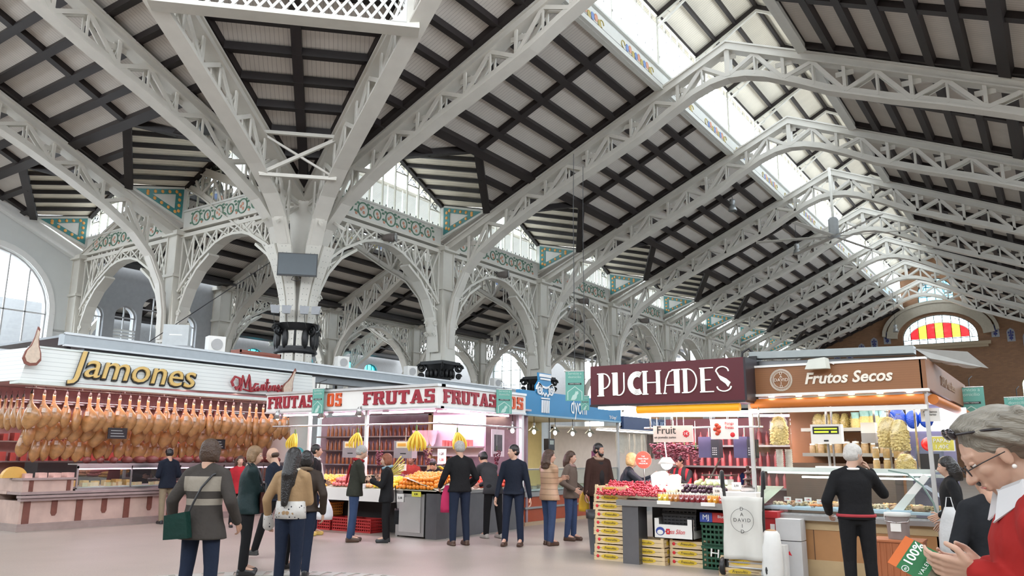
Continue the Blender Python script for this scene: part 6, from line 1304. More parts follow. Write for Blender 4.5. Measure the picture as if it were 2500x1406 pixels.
o = thing('receipt_box','white box with display between the blue bags and the hanging snack bags','box',L2W(S_,1.5,.4,1.86)); B('case',(-.09,-.08,0),(.09,.08,.14),SIGNW,o); B('lower_case',(-.09,-.08,-.13),(.09,.08,0),mat('grey_case',(.35,.33,.32),.4),o)
o = sign_board('notice','small white notice hanging at the right end of the nut stall','notice',S_,2.28,.2,2.08,.22,.17,SIGNW,[('Atendemos\npor turno',.035,0,.02,INK)]); o = sign_board('price_card','yellow sign reading PAPAS 1,40 at the right end of the nut stall','sign',S_,2.36,.35,1.72,.27,.17,mat('papas_yellow',(.62,.55,.10),.5,var=.5,vs=12),[('PAPAS',.07,0,.035,INKW),('1,40€',.07,0,-.04,INKW)]); B('border',(-.145,-.004,-.095),(.145,.008,.095),SIGNW,o)
o = thing('red_balloon','red heart-like balloon hanging behind the nut stall counter','balloon',L2W(S_,2.18,.8,1.72)); MB().ball((0,0,0),(.12,.08,.10),14,10).build('body', mat('red_rubber',(.55,.01,.01),.3), o); MB().cap((.09,0,-.04),(.16,0,-.06),.04,.015,8).build('neck', mat('red_rubber',(.55,.01,.01)), o)
# roof gear above the brown stall
o = thing('grey_awning_housing','long grey metal awning housing on top of the nut stall','awning housing',(-3.7,11.5,0)); m = MB(); m.strip([(0,.2,3.0),(2.2,.1,2.93)],.22,.10,(0,1,0)); m.build('upper_casing', mat('blue_grey_metal',(.30,.33,.33),.4,.4), o); m = MB(); m.strip([(.1,.25,2.88),(2.2,.2,2.82)],.15,.07,(0,1,0)); m.build('lower_casing', GREYM, o); B('bracket',(-.0,.05,2.8),(.12,.3,2.98),BLACK,o); MB().tube([(-.12,.1,2.9),(-.1,.1,3.05),(.0,.1,3.1),(.1,.15,2.98)],.02,6).build('cable', BLACK, o)
m = MB(); m.add([(2.2,.1,2.95),(2.75,.8,2.95),(2.95,1.2,2.75),(2.35,.3,2.83)],[(0,1,2,3)]); x_ = m.build('clear_sheet', mat('translucent_plastic',(.42,.43,.42),.3), o); s2 = x_.modifiers.new('t','SOLIDIFY'); s2.thickness = .01
o = thing('security_lamp','white wedge-shaped lamp fixed over the Frutos Secos lettering','lamp',L2W(S_,1.02,-.1,2.70)); m = MB(); m.add([(-.15,-.12,0),(.13,-.12,0),(.16,-.02,.0),(-.12,.0,0),(-.10,-.10,.13),(.11,-.10,.15),(.14,0,.14),(-.10,0,.13)],[(3,2,1,0),(4,5,6,7),(0,1,5,4),(1,2,6,5),(2,3,7,6),(3,0,4,7)]); m.build('housing', mat('off_white_housing',(.55,.56,.5),.4), o); MB().tube([(.12,0,.1),(.2,.02,.06)],.008,5).build('arm', CHROME, o)
for i in range(3): o = tag(MB().ball((0,0,0),(.28-.04*i,.12,.05),12,8).build('rolled_plastic', mat('pale_plastic_roll',(.45,.45,.43),.4)), 'rolled pale plastic lying on the right end of the nut stall roof, %s' % ('upper','middle','lower')[i], 'plastic roll'); o.location = L2W(S_,2.4+.13*i,.9+.5*i,2.86-.0*i); o.rotation_euler.z = .9
flag(L2W(S_,2.42,4.3,2.72), -.1, .42, .62, 'larger green banner hanging right of the nut stall, above the grey-haired woman'); flag(L2W(S_,3.05,5.4,2.6), -.1, .40, .45, 'smaller green banner hanging at the right edge behind the grey-haired woman')
# things before the nut counter
o = thing('appliance_box','tall grey carton printed with a red arrow, leaning at the nut counter','box',(-3.12,11.12,0)); B('lower_carton',(-.16,-.12,0),(.16,.12,.46),mat('grey_carton',(.46,.46,.46),.6),o); B('upper_carton',(-.16,-.12,.47),(.16,.12,.74),mat('grey_carton',(.46,.46,.46)),o); MB().prism([(-.03,.3),(.03,.28),(.0,.34)],1,-.125,-.12).build('red_arrow', INKR, o); B('fold_line',(-.02,-.123,.1),(-.015,-.12,.25),BLACK,o)
o = thing('white_sack','white plastic sack standing right of the hand truck','sack',(-3.28,10.78,0)); MB().lathe([(.12,0),(.14,.1),(.13,.4),(.11,.56),(.08,.6)],n=14,sy=.8).build('sack', mat('white_sack',(.68,.68,.66)), o); MB().ball((0,0,.58),(.09,.07,.04),10,6).build('contents', mat('cardboard',(.34,.20,.10)), o)
SB2 = None
for i in range(10):
    o = dup(SB, L2W(S_,.45+.115*i,1.85,1.60), .7*i, 'small snack bag standing behind the jars of the nut stall, %s from the left' % ORD[i], 'snack bag', 'small bags behind the jars'); o.scale = (.55,.55,.5)
B('dark_lower_back', (.1,1.3,0), (1.62,1.98,1.45), mat('dark_brown_back',(.07,.04,.025),.5,var=.3), S_); B('machine_shelf', (1.64,2.2,1.25), (2.2,2.7,1.3), STEEL, S_)  # dark brown block filling the lower half of the stall back
o = thing('grey_machine','grey machine on the rear shelf at the right of the nut stall','machine',L2W(S_,1.95,2.4,1.30)); B('body',(-.18,-.15,0),(.18,.15,.4),mat('blue_grey_machine',(.12,.14,.2),.4),o); B('front_door',(-.15,-.16,.05),(.15,-.15,.3),BLACK,o)
o = thing('covered_stand','square stand covered with orange-brown cloth before the nut counter','stand',(-1.72,10.55,0),.02); m = MB(); n=9
m.box((-.26,-.22,0),(.26,.22,.60)); m.build('cloth_cover', mat('orange_brown_cloth',(.40,.13,.05),.7,var=.15,vs=6,bump=.3,bs=10), o); m = MB(); [m.bar((-.26+.065*k,-.225,.02),(-.255+.065*k,-.225,.58),.012,.012) for k in range(9)]; m.build('cloth_fold', mat('orange_brown_cloth',(.40,.13,.05)), o); B('cloth_top',(-.27,-.235,.59),(.27,.235,.612),mat('orange_brown_cloth',(.40,.13,.05)),o)
o = thing('plastic_tub','translucent plastic tub with white lid on the covered stand','tub',(-1.72,10.55,.614)); MB().lathe([(.115,0),(.13,.26)],n=20).build('tub', mat('murky_plastic',(.24,.20,.19),.35), o); MB().lathe([(.14,.255),(.145,.26),(.145,.295),(.001,.30)],n=20).build('lid', mat('cloudy_lid',(.55,.56,.54),.4), o); B('label',(-.06,-.136,.09),(.05,-.12,.18),SIGNW,o); MB().tube([(-.14,0,.26),(-.12,-.09,.2),(0,-.15,.19),(.12,-.09,.2),(.14,0,.26)],.005,5).build('handle', CHROME, o)
# hanging nave lamps
def nave_lamp():
    r = empty('hanging_lamp'); MB().lathe([(.02,.55),(.12,.53),(.13,.35),(.09,.33),(.09,.26),(.13,.24),(.2,.02),(.19,.0),(.001,.05)],n=16).build('housing', mat('lamp_grey',(.35,.36,.36),.35,.5), r); MB().tube([(0,0,.55),(0,0,3.6)],.012,5).build('wire', BLACK, r); MB().lathe([(.18,.01),(.18,.0),(.001,-.01)],n=16).build('glass', SHADE, r); return r
NL = nave_lamp()
for i,(loc,lb) in enumerate((((-10.9,24.9,11.2),'nearest lamp hanging in the nave, left of the roof light'),((-11.3,31.9,9.9),'second lamp hanging in the nave, farther along'),((-11.3,38.9,9.7),'third lamp hanging in the nave, farther along'),((-11.3,66,9.5),'small far lamp hanging before the end wall'))):
    pp = (px_at(1570,340,'Y',26.9),px_at(1789,515,'Y',33.9),px_at(1946,620,'Y',40.9),px_at(2187,810,'Y',65))[i]
    if i == 0: NL.location = pp; tag(NL, lb, 'lamp')
    else: dup(NL, pp, 0, lb, 'lamp')
# ceiling fan under the roof light
o = thing('ceiling_fan','large white ceiling fan hanging from the roof light, blades at rest','ceiling fan',px_at(2037,578,'X',-7.6)); MB().tube([(0,0,0),(0,0,3.3)],.06,8).build('down_rod', IRONC, o); MB().lathe([(.15,.9),(.22,.8),(.22,.2),(.28,.1),(.28,0),(.001,-.05)],n=16).build('motor', mat('grey_motor',(.3,.31,.31),.5), o)
for k in range(6): m = MB(); a = k*PI/3+.25; m.strip([(.2*math.cos(a),.2*math.sin(a),.02),(3.4*math.cos(a),3.4*math.sin(a),.02)],.22,.03,(-math.sin(a),math.cos(a),.2)); m.build('blade', mat('fan_grey',(.42,.40,.36),.5), o)
# arcade spotlights (dark round lamps under the frieze)
for k in range(4):
    o = thing('arcade_floodlight','dark round floodlight at the crown of the %s nave arch' % ORD[k],'floodlight',(XA+.35,19.855+7*k,9.0),PI/2+.5,'round floodlights on the arches'); MB().cap((0,.1,0),(0,-.15,0),.12,.17,12).build('housing', mat('brown_grey_lamp',(.16,.14,.13),.5), o); x_=MB().lathe([(.16,0),(.17,.03),(.05,.035)],n=16).build('reflector', mat('lamp_grey',(.35,.36,.36)), o); x_.rotation_euler=(PI/2,0,0); x_.location=(0,-.28,0); m = MB(); m.tube([(0,.1,0),(-.1,.3,.1),(-.15,.35,.2)],.02,6); m.build('arm', BLACK, o)
o = thing('arcade_floodlight','grey round floodlight fixed on the truss at the upper left','floodlight',px_at(497,322,'X',-19.6),1.2); MB().cap((0,.1,0),(0,-.12,0),.16,.22,14).build('housing', mat('lamp_grey',(.35,.36,.36)), o); x_=MB().lathe([(.2,0),(.21,.03),(.06,.035)],n=16).build('reflector', mat('dark_reflector',(.12,.13,.13),.4), o); x_.rotation_euler=(PI/2,0,0); x_.location=(0,-.32,0)
# thin cables crossing the left
m = MB(); m.tube([px_at(340,850,'Y',12.5),px_at(660,640,'Y',15.5)],.012,4); o = tag(m.build('cable', BLACK),'thin black cable running up from the canopy to the crossing pier','cable')
# floor grating in the foreground
m = MB()
for k in range(96):
    a0, a1 = 2*PI*k/96, 2*PI*(k+.6)/96; m.prism([(3.1*math.cos(a0),3.1*math.sin(a0)),(3.1*math.cos(a1),3.1*math.sin(a1)),(2.8*math.cos(a1),2.8*math.sin(a1)),(2.8*math.cos(a0),2.8*math.sin(a0))],2,.001,.008)
for q in (2.78,3.1): m.tube([(q*math.cos(t*PI/48),q*math.sin(t*PI/48),.004) for t in range(96)],.006,4,True)
o = tag(m.build('floor_grating', mat('pale_grating',(.42,.41,.38),.5)), 'curved pale metal grating set in the floor at lower left', 'grating'); o.location = (-6.9,5.0,0); o['kind'] = 'structure'; o.name = 'trim_9'
# ================================================================ PEOPLE
SKIN = mat('skin', (.44,.25,.17), .5, var=.08, vs=8, sss=.08); SKIN2 = mat('skin_pale', (.50,.31,.225), .5, var=.08, vs=8, sss=.08); SKIN3 = mat('skin_brown', (.24,.13,.08), .5, var=.08, vs=8)
EYEW = mat('eye_white', (.7,.68,.65), .2, var=0); EYED = mat('eye_dark', (.03,.02,.015), .15, var=0); LIP = mat('lip', (.42,.13,.11), .45, var=0)
_dg = None
def bake(mb, voxel, smooth=6):
    """union of closed pieces -> one continuous skin (verts, faces)"""
    me = mb.mesh('tmp'); o = bpy.data.objects.new('tmp', me); COL.objects.link(o)
    r = o.modifiers.new('r','REMESH'); r.mode = 'VOXEL'; r.voxel_size = voxel; r.use_smooth_shade = True
    if smooth: s = o.modifiers.new('s','SMOOTH'); s.iterations = smooth; s.factor = .5
    dg = bpy.context.evaluated_depsgraph_get(); ev = o.evaluated_get(dg); m2 = ev.to_mesh()
    n = len(m2.vertices); co = [0.0]*(3*n); m2.vertices.foreach_get('co', co)
    vs_ = [tuple(co[3*i:3*i+3]) for i in range(n)]; fs = [tuple(p.vertices) for p in m2.polygons]
    ev.to_mesh_clear(); bpy.data.objects.remove(o); bpy.data.meshes.remove(me)
    return vs_, fs
def baked(mb, name, m, par, voxel, smooth=6, extra=None):
    v, f = bake(mb, voxel, smooth); o = MB().add(v, f, True)
    if extra: o.add(extra.v, extra.f, True)
    return o.build(name, m, par, fixn=False)
def ik(a, b, l1, l2, pole):
    a, b, pole = Vector(a), Vector(b), Vector(pole); d = b-a; L_ = d.length
    if L_ > (l1+l2)*.999: b = a+d.normalized()*(l1+l2)*.999; d = b-a; L_ = d.length
    t = (l1*l1-l2*l2+L_*L_)/(2*L_); h = math.sqrt(max(0, l1*l1-t*t)); dn = d.normalized(); p = pole-dn*pole.dot(dn)
    p = p.normalized() if p.length > 1e-5 else Vector((0,0,1)); return a+dn*t+p*h, b
def rings(mb, R_, n=20):
    """closed loft of elliptical rings (centre, half-depth x, half-width y)"""
    o = []
    for c, rx, ry in R_:
        for k in range(n): th = 2*PI*k/n; o.append((c[0]+rx*math.cos(th)*(1 if math.cos(th)>0 else .92), c[1]+ry*math.sin(th), c[2]))
    m = len(R_); return mb.add(o, [(i*n+k,i*n+(k+1)%n,(i+1)*n+(k+1)%n,(i+1)*n+k) for i in range(m-1) for k in range(n)]+[tuple(range(n))[::-1], tuple(range((m-1)*n,m*n))], True)
def hand_geo(mb, w, dirv, palm_n, s, curl=.5, side=1, spread=0):
    """palm and five separate fingers from wrist w along dirv; palm faces palm_n"""
    w = Vector(w); d = Vector(dirv).normalized(); n = Vector(palm_n); n = (n-d*n.dot(d)).normalized(); a = d.cross(n)*side
    L_ = .105*s
    for f in (-.5,-.17,.17,.5): mb.cap(w+d*.005+a*(f*.035*s), w+d*(.085*s)+a*(f*.062*s), .0125*s, .0115*s, 8)
    for i, (off, ln) in enumerate(((-.033,.072),(-.011,.082),(.011,.077),(.033,.060))):
        p = w+d*(.088*s)+a*(off*s); cdir = d.copy(); cu = curl*(1+.12*i)
        for j, sg in enumerate((.45,.32,.25)):
            ang = cu*(.5 if j == 0 else .8); cdir = (cdir*math.cos(ang)+n*math.sin(ang)).normalized(); n2 = (n-cdir*n.dot(cdir))
            q = p+(cdir+a*(off*spread*6))*(ln*sg*s); mb.cap(p, q, (.0088-.0008*j)*s, (.0082-.0010*j)*s, 8); p = q
            n = n2.normalized() if n2.length > .05 else n
        n = Vector(palm_n); n = (n-d*n.dot(d)).normalized()
    p = w+d*(.022*s)-a*(.030*s); q = p+(d*.7-a*.75+n*.3).normalized()*.042*s; mb.cap(p, q, .0125*s, .0105*s, 8); r_ = q+(d*.95-a*.15+n*.45).normalized()*.032*s; mb.cap(q, r_, .0100*s, .0085*s, 8)
def head_geo(mb, c, R_, s):
    """skull, jaw, nose, brow, ears; local +x is the face"""
    T = lambda x,y,z: Vector(c)+R_@Vector((x*s,y*s,z*s))
    E = lambda x,y,z,a,b,c_: mb.ball(T(x,y,z),(a*s,b*s,c_*s),16,12,R_)
    E(-.012,0,.030,.096,.076,.088); E(.022,0,-.028,.066,.058,.078); E(.040,0,-.085,.034,.034,.024); E(.052,0,.022,.036,.054,.030)
    mb.cap(T(.082,0,.012), T(.106,0,-.026), .009*s, .0145*s, 8); mb.cap(T(.096,.011,-.030),T(.096,-.011,-.030),.008*s,.008*s,8)
    for sg in (-1,1):
        E(.046,sg*.036,-.018,.030,.022,.022); mb.ball(T(-.006,sg*.078,-.004),(.019*s,.007*s,.032*s),10,8,R_); mb.cap(T(.078,sg*.014,.038),T(.066,sg*.046,.036),.009*s,.008*s,8)
    mb.cap(T(.080,.018,-.056),T(.080,-.018,-.056),.009*s,.009*s,8); mb.cap(T(.078,.014,-.068),T(.078,-.014,-.068),.009*s,.009*s,8)
    mb.cap(T(-.015,0,-.06), T(-.03,0,-.17), .056*s, .060*s, 14)
    return T
def person(name_label, pos, H=1.7, heading=0, feet=((.0,.1),(.0,-.1)), hands=None, lean=0, head=(0,0), skin=SKIN, top=None, hem=.50, topr=1.0, legs=None, shoes=None, hair=('short',None), sleeves=True, voxel=.012, drop=0, grp=None, build=1.0, skirt=None, collar=None, stance=None, hcurl=(.5,.5), bald=False, hem_flare=1.05, nolegs=False, twist=0):
    k = H/1.7; r = thing('person', name_label, 'person', (pos[0],pos[1],pos[2] if len(pos)>2 else 0), math.radians(heading), grp)
    la = math.radians(lean); hipz = .525*H-drop; B_ = build
    tz = lambda t, x=0, y=0: Vector((math.sin(la)*t+math.cos(la)*x, y, hipz+math.cos(la)*t-math.sin(la)*x))
    sh = .295*H; shw = .098*H*B_**.5
    neck = tz(sh+.035*k, -.005)
    ha, hp = math.radians(head[0]), math.radians(head[1])
    R_ = Matrix.Rotation(ha,3,'Z') @ Matrix.Rotation(hp+la*.35,3,'Y')
    hc = neck + Vector((math.sin(la)*.06,0,.0)) + (Matrix.Rotation(ha,3,'Z')@Matrix.Rotation((hp+la)*.6,3,'Y'))@Vector((.022*k,0,.125*k))
    b = MB(); T = head_geo(b, hc, R_, k)
    b.cap(neck-Vector((0,0,.03)), T(-.02,0,-.06)if 0 else hc+R_@Vector((-.02*k,0,-.05*k)), .058*k, .052*k, 14)
    rings(b, [(tz(.0),.085*k*B_,.145*k*B_),(tz(.10*H/1.7),.085*k*B_,.13*k*B_),(tz(sh*.7),.095*k*B_,.15*k*B_),(tz(sh-.04),.07*k*B_,.125*k*B_),(tz(sh+.035),.05*k,.06*k)])
    lg = MB(); LT = MB(); legJ = []
    for i, sg in enumerate((1,-1)):
        hj = Vector((0, sg*.055*H, hipz-.01)); fx, fy = feet[i][:2]; fz = feet[i][2] if len(feet[i])>2 else 0
        ank = Vector((fx-.02, fy, .05*H/1.7*1.4+fz)); kn, ank = ik(hj, ank, .230*H, .230*H, (1,0,.1)); legJ.append((hj,kn,ank))
        b.cap(hj, kn, .078*k*B_, .052*k, 12); b.cap(kn, ank, .050*k, .034*k, 12); b.cap(ank, ank+Vector((.13*k,0,-.045*k)), .036*k, .028*k, 10)
        lg.cap(hj+Vector((0,0,.02)), kn, .096*k*B_, .070*k, 14); lg.cap(kn, ank+Vector((-.005,0,-.015)), .068*k, .056*k, 14)
    rings(lg, [(tz(-.05*k),.09*k*B_,.155*k*B_),(tz(.03*k),.11*k*B_,.165*k*B_),(tz(.12*k),.10*k*B_,.15*k*B_)])
    extra = MB(); slv = MB(); wr = []
    hands = hands or ((.05,.24,.72*hipz/.525/H*.9),(.05,-.24,.72*hipz/.525/H*.9))
    for i, sg in enumerate((1,-1)):
        sj = tz(sh-.055*k, 0, sg*shw*1.02); hd = hands[i]
        wt = Vector((hd[0], hd[1], hd[2])); el, wt = ik(sj, wt, .172*H, .158*H, (-.75, sg*.55, -.55) if len(hd)<4 else hd[3])
        b.cap(sj, el, .038*k*B_, .036*k, 12); b.cap(el, wt, .038*k, .026*k, 12)
        slv.cap(sj, el, .060*k*topr*B_, .052*k*topr, 14); slv.cap(el, wt+(wt-el).normalized()*-.015, .051*k*topr, .040*k*topr, 14)
        dv = (wt-el).normalized(); dv = dv if len(hd)<6 else Vector(hd[5]).normalized(); pn = Vector((.2,-sg,-.1)) if len(hd)<5 else Vector(hd[4]); hand_geo(extra, wt, dv, pn, k, hcurl[i], sg); wr.append((el,wt,dv))
    if voxel < .008:
        b.add(extra.v, extra.f); baked(b, 'body', skin, r, voxel, 3)
    else: baked(b, 'body', skin, r, voxel, 3, extra)
    # eyes, mouth
    m = MB()
    for sg in (-1,1): m.ball(T(.0745,sg*.030,.012),(.009*k,.012*k,.0075*k),10,8,R_)
    m.build('eyes', EYEW, r); m = MB()
    for sg in (-1,1): m.ball(T(.0820,sg*.030,.012),(.004*k,.006*k,.006*k),8,6,R_)
    m.build('pupils', EYED, r); m = MB()
    m.cap(T(.088,.016,-.060),T(.088,-.016,-.060),.0055*k,.0055*k,8,.6); m.build('mouth', LIP, r)
    # trousers, shoes
    if legs and not nolegs: baked(lg, 'trousers', legs, r, .016, 5)
    for hj, kn, ank in ([] if nolegs else legJ):
        m = MB(); m.cap(ank+Vector((-.025*k,0,-.045*k)), ank+Vector((.15*k,0,-.062*k)), .046*k, .036*k, 12, 1); m.cap(ank+Vector((0,0,.01)), ank+Vector((0,0,-.04*k)), .046*k, .046*k, 12)
        zf = ank.z-.07*k*1.45; m.box((ank.x-.07*k,ank.y-.04*k,zf),(ank.x+.17*k,ank.y+.04*k,zf+.03)); baked(m, 'shoe', shoes or BLACK, r, .012, 3)
    # top garment
    if top:
        g = MB(); q = topr
        R1 = [(tz(sh+.035*k,-.01), .060*k, .075*k), (tz(sh-.002*k,-.005), .078*k*B_, .110*k*B_), (tz(sh-.04*k), .100*k*B_, .148*k*B_), (tz(sh-.10*k), .115*k*B_*q, .160*k*B_*q), (tz(sh*.62), .122*k*B_*q, .158*k*B_*q), (tz(sh*.3), .115*k*B_*q, .148*k*B_*q), (tz(0), .130*k*B_*q, .174*k*B_*q)]
        hz = hem*H
        for t in (.35,.7,1.0):
            z = hipz+(hz-hipz)*t; f = 1+(hem_flare-1)*t
            if hz < hipz: R1.append((Vector((sum(l[0].x*(1-t)+l[1].x*t for l in legJ)/2*1.0,0,z)), 0.134*k*B_*q*f, .182*k*B_*q*f))
        rings(g, R1[::-1]); g.add(slv.v, slv.f, True)
        for sg in (1,-1): g.cap(tz(sh+.012*k,-.008,sg*.035*k), tz(sh-.055*k,0,sg*shw*.95), .052*k, .060*k*B_*q, 12)
        for i, sg in enumerate((1,-1)): g.ball(tz(sh-.066*k,0,sg*shw*.98), .058*k*B_*q, 12, 8)
        baked(g, 'jacket', top, r, .015 if voxel > .008 else .009, 7)
        if collar: m = MB(); m.tube([neck+Vector((.085*k*math.cos(t*PI/8)*1.0,.082*k*math.sin(t*PI/8),-.015+.02*math.cos(t*PI/8)*-1)) for t in range(16)], .028*k, 8, True); m.build('collar', collar, r)
    if hair[1]:
        h = MB(); hs, hm = hair[0], hair[1]
        BA = lambda x,y,z,a,b_,c_: h.ball(T(x,y,z),(a*k,b_*k,c_*k),16,12,R_)
        if hs == 'bald': BA(-.035,0,.0,.078,.083,.055)
        else:
            BA(-.020,0,.042,.103,.086,.092); BA(-.038,0,.0,.085,.088,.075)
            if hs == 'bob': BA(-.030,0,-.03,.085,.096,.09); [h.cap(T(.01,sg*.075,.05),T(.005,sg*.080,-.08),.028*k,.022*k,10) for sg in (-1,1)]
            if hs in ('long','curly'):
                for j in range(9):
                    a = (j-4)*.42; x, y = -.03-.075*math.cos(a), .088*math.sin(a)
                    L2_ = .20 if hs == 'curly' else .17
                    h.cap(T(x,y,.03), T(x*1.15-.01,y*1.05,-L2_*.5), .034*k, .036*k, 10); h.cap(T(x*1.15-.01,y*1.05,-L2_*.5), T(x*1.1-.02,y*(1.15 if hs=='curly' else .95),-L2_), .036*k, .024*k, 10)
                    if hs == 'curly': h.ball(T(x*1.3,y*1.3,-L2_*.6+.02*(j%2)),.035*k,8,6)
            if hs == 'verylong':
                h.cap(T(-.06,0,.02),T(-.12,0,-.20),.085*k,.080*k,14); h.cap(T(-.12,0,-.20),T(-.15,0,-.52),.085*k,.045*k,14,.7); [h.cap(T(-.02,sg*.06,.03),T(-.10,sg*.05,-.3),.04*k,.04*k,10) for sg in (-1,1)]
        baked(h, 'hair', hm, r, .012 if voxel > .008 else .006, 2)
    r['_h'] = 0; del r['_h']
    return r, T, tz, wr, legJ, R_, k
def at_w(x, y, w):
    d = rt*math.cos(ROL)+up*math.sin(ROL); e = up*math.cos(ROL)-rt*math.sin(ROL)
    p = Vector((0,0,1.55)) + (d*((x-1250)/F) - e*((y-703)/F) + fw)*w; return (p.x, p.y)
def cl(name, col, rough=.85, **k): return mat(name, tuple(c*(.6 if max(col)<.1 else .85) for c in col), rough, var=k.pop('var',.25), vs=k.pop('vs',7), bump=k.pop('bump',1.0), bs=k.pop('bs',13), spec=.25, **k)
JEANS = cl('blue_denim', (.035,.06,.13)); DJEANS = cl('dark_denim', (.018,.028,.06)); BLK = cl('black_cloth', (.012,.012,.014)); NAVY = cl('navy_cloth', (.012,.018,.035)); KHAKI = cl('khaki_cloth', (.26,.21,.14)); GREY = cl('grey_jacket', (.05,.05,.055))
HB = mat('dark_brown_hair', (.05,.025,.014), .5, var=.4, vs=30, bump=.8, bs=60); HK = mat('black_hair', (.010,.008,.008), .35, var=.3, vs=30, bump=.6, bs=60); HBL = mat('blonde_hair', (.48,.30,.13), .5, var=.35, vs=30, bump=.8, bs=60); HR = mat('auburn_hair', (.20,.06,.025), .5, var=.4, vs=30, bump=.8, bs=60); HG = mat('grey_hair', (.33,.32,.30), .55, var=.4, vs=40, bump=.8, bs=70); HLB = mat('light_brown_hair', (.20,.12,.06), .5, var=.4, vs=30, bump=.8, bs=60)
BSH = mat('brown_leather', (.06,.03,.018), .45, var=.2); GSH = mat('grey_shoe', (.35,.33,.30), .6)
def sub(par, mb, name, m): return mb.build(name, m, par)
# 1 man at the ham stall
person('man in dark jacket and khaki trousers looking at the ham stall, back turned', (-16.60,10.72), 1.66, 172, ((.0,.09),(-.08,-.1)), ((.22,.12,1.0),(.22,-.12,1.0)), 4, (0,12), SKIN, NAVY, .46, 1.12, KHAKI, BLACK, ('short',HK))
# 2 woman in the grey brown coat
A2 = at_w(492,1300,7.7)
coat = cl('grey_brown_coat', (.075,.065,.058)); 
def bands():
    t = coat.node_tree; b = t.nodes['Principled BSDF']; L = t.links.new; src = b.inputs['Base Color'].links[0].from_socket
    tc = N(t,'ShaderNodeTexCoord'); sp = N(t,'ShaderNodeSeparateXYZ'); L(tc.outputs['Object'], sp.inputs[0])
    def win(a, c):
        g = N(t,'ShaderNodeMath',operation='GREATER_THAN'); g.inputs[1].default_value = a; l = N(t,'ShaderNodeMath',operation='LESS_THAN'); l.inputs[1].default_value = c
        L(sp.outputs[2], g.inputs[0]); L(sp.outputs[2], l.inputs[0]); m_ = N(t,'ShaderNodeMath',operation='MULTIPLY'); L(g.outputs[0], m_.inputs[0]); L(l.outputs[0], m_.inputs[1]); return m_
    a, c = win(1.18,1.32), win(1.05,1.11); s = N(t,'ShaderNodeMath',operation='ADD'); L(a.outputs[0], s.inputs[0]); L(c.outputs[0], s.inputs[1])
    ab = N(t,'ShaderNodeMath',operation='ABSOLUTE'); L(sp.outputs[1], ab.inputs[0]); l2 = N(t,'ShaderNodeMath',operation='LESS_THAN'); l2.inputs[1].default_value = .19; L(ab.outputs[0], l2.inputs[0]); m2 = N(t,'ShaderNodeMath',operation='MULTIPLY'); L(s.outputs[0], m2.inputs[0]); L(l2.outputs[0], m2.inputs[1])
    x = N(t,'ShaderNodeMix',data_type='RGBA'); L(m2.outputs[0], x.inputs[0]); L(src, x.inputs[6]); x.inputs[7].default_value = (.26,.23,.19,1); L(x.outputs[2], b.inputs['Base Color'])
bands()
r, T, tz, wr, lj, R_, k = person('woman in a grey-brown coat with beige bands and a green shoulder bag, back turned', A2, 1.70, 118, ((.0,.15),(-.05,-.17)), ((.1,.36,.86),(.12,-.3,.88)), 2, (-8,6), SKIN, coat, .43, 1.18, DJEANS, BSH, ('bob',HB), hem_flare=1.18)
m = MB(); m.tube([tz(.47,.03,-.14),tz(.44,-.10,-.11),tz(.32,-.165,-.04),tz(.18,-.175,.02),tz(.06,-.19,.06)], .012, 6); m.build('bag_strap', BLACK, r)
m = MB(); m.prism([(.0,.76),(.24,.74),(.25,.96),(.04,1.0)],0,-.27,-.18); m.build('shoulder_bag', cl('bottle_green', (.006,.045,.035), .5), r)
# 3 woman in dark green
A3 = at_w(598,1300,10.4)
r, T, tz, wr, lj, R_, k = person('woman in a dark green jacket with brown leather bag and bobbed hair', A3, 1.66, 60, ((.05,.1),(.0,-.12)), ((.30,.02,1.08),(.30,.08,1.05)), 3, (-20,10), SKIN2, cl('dark_green_jacket',(.010,.03,.032),.6), .46, 1.12, BLK, BLACK, ('bob',HLB), build=1.12)
m = MB(); m.add(MB().box((.14,-.2,.78),(.26,.06,1.04)).v, [(0,3,2,1),(4,5,6,7),(0,1,5,4),(1,2,6,5),(2,3,7,6),(3,0,4,7)]); m.build('handbag', cl('wine_brown_leather',(.06,.015,.012),.4), r); m = MB(); m.tube([(.2,-.18,1.03),(.2,-.16,1.15),(.2,.0,1.15),(.2,.03,1.03)],.012,6); m.tube([(.2,-.1,1.04),(.1,-.16,1.3),(-.05,-.14,1.42)],.012,6); m.build('bag_strap', BLACK, r)
# 4 bald man walking behind
A4 = at_w(668,1300,12.0)
person('balding man in dark clothes and striped trainers walking left behind the others', A4, 1.66, 205, ((.30,.08),(-.34,-.1,.06)), ((.25,.2,1.0),(-.12,-.25,.9)), 6, (0,14), SKIN2, NAVY, .5, 1.05, BLK, mat('striped_trainer',(.04,.04,.04),.5,var=.9,vs=9), ('bald',HB))
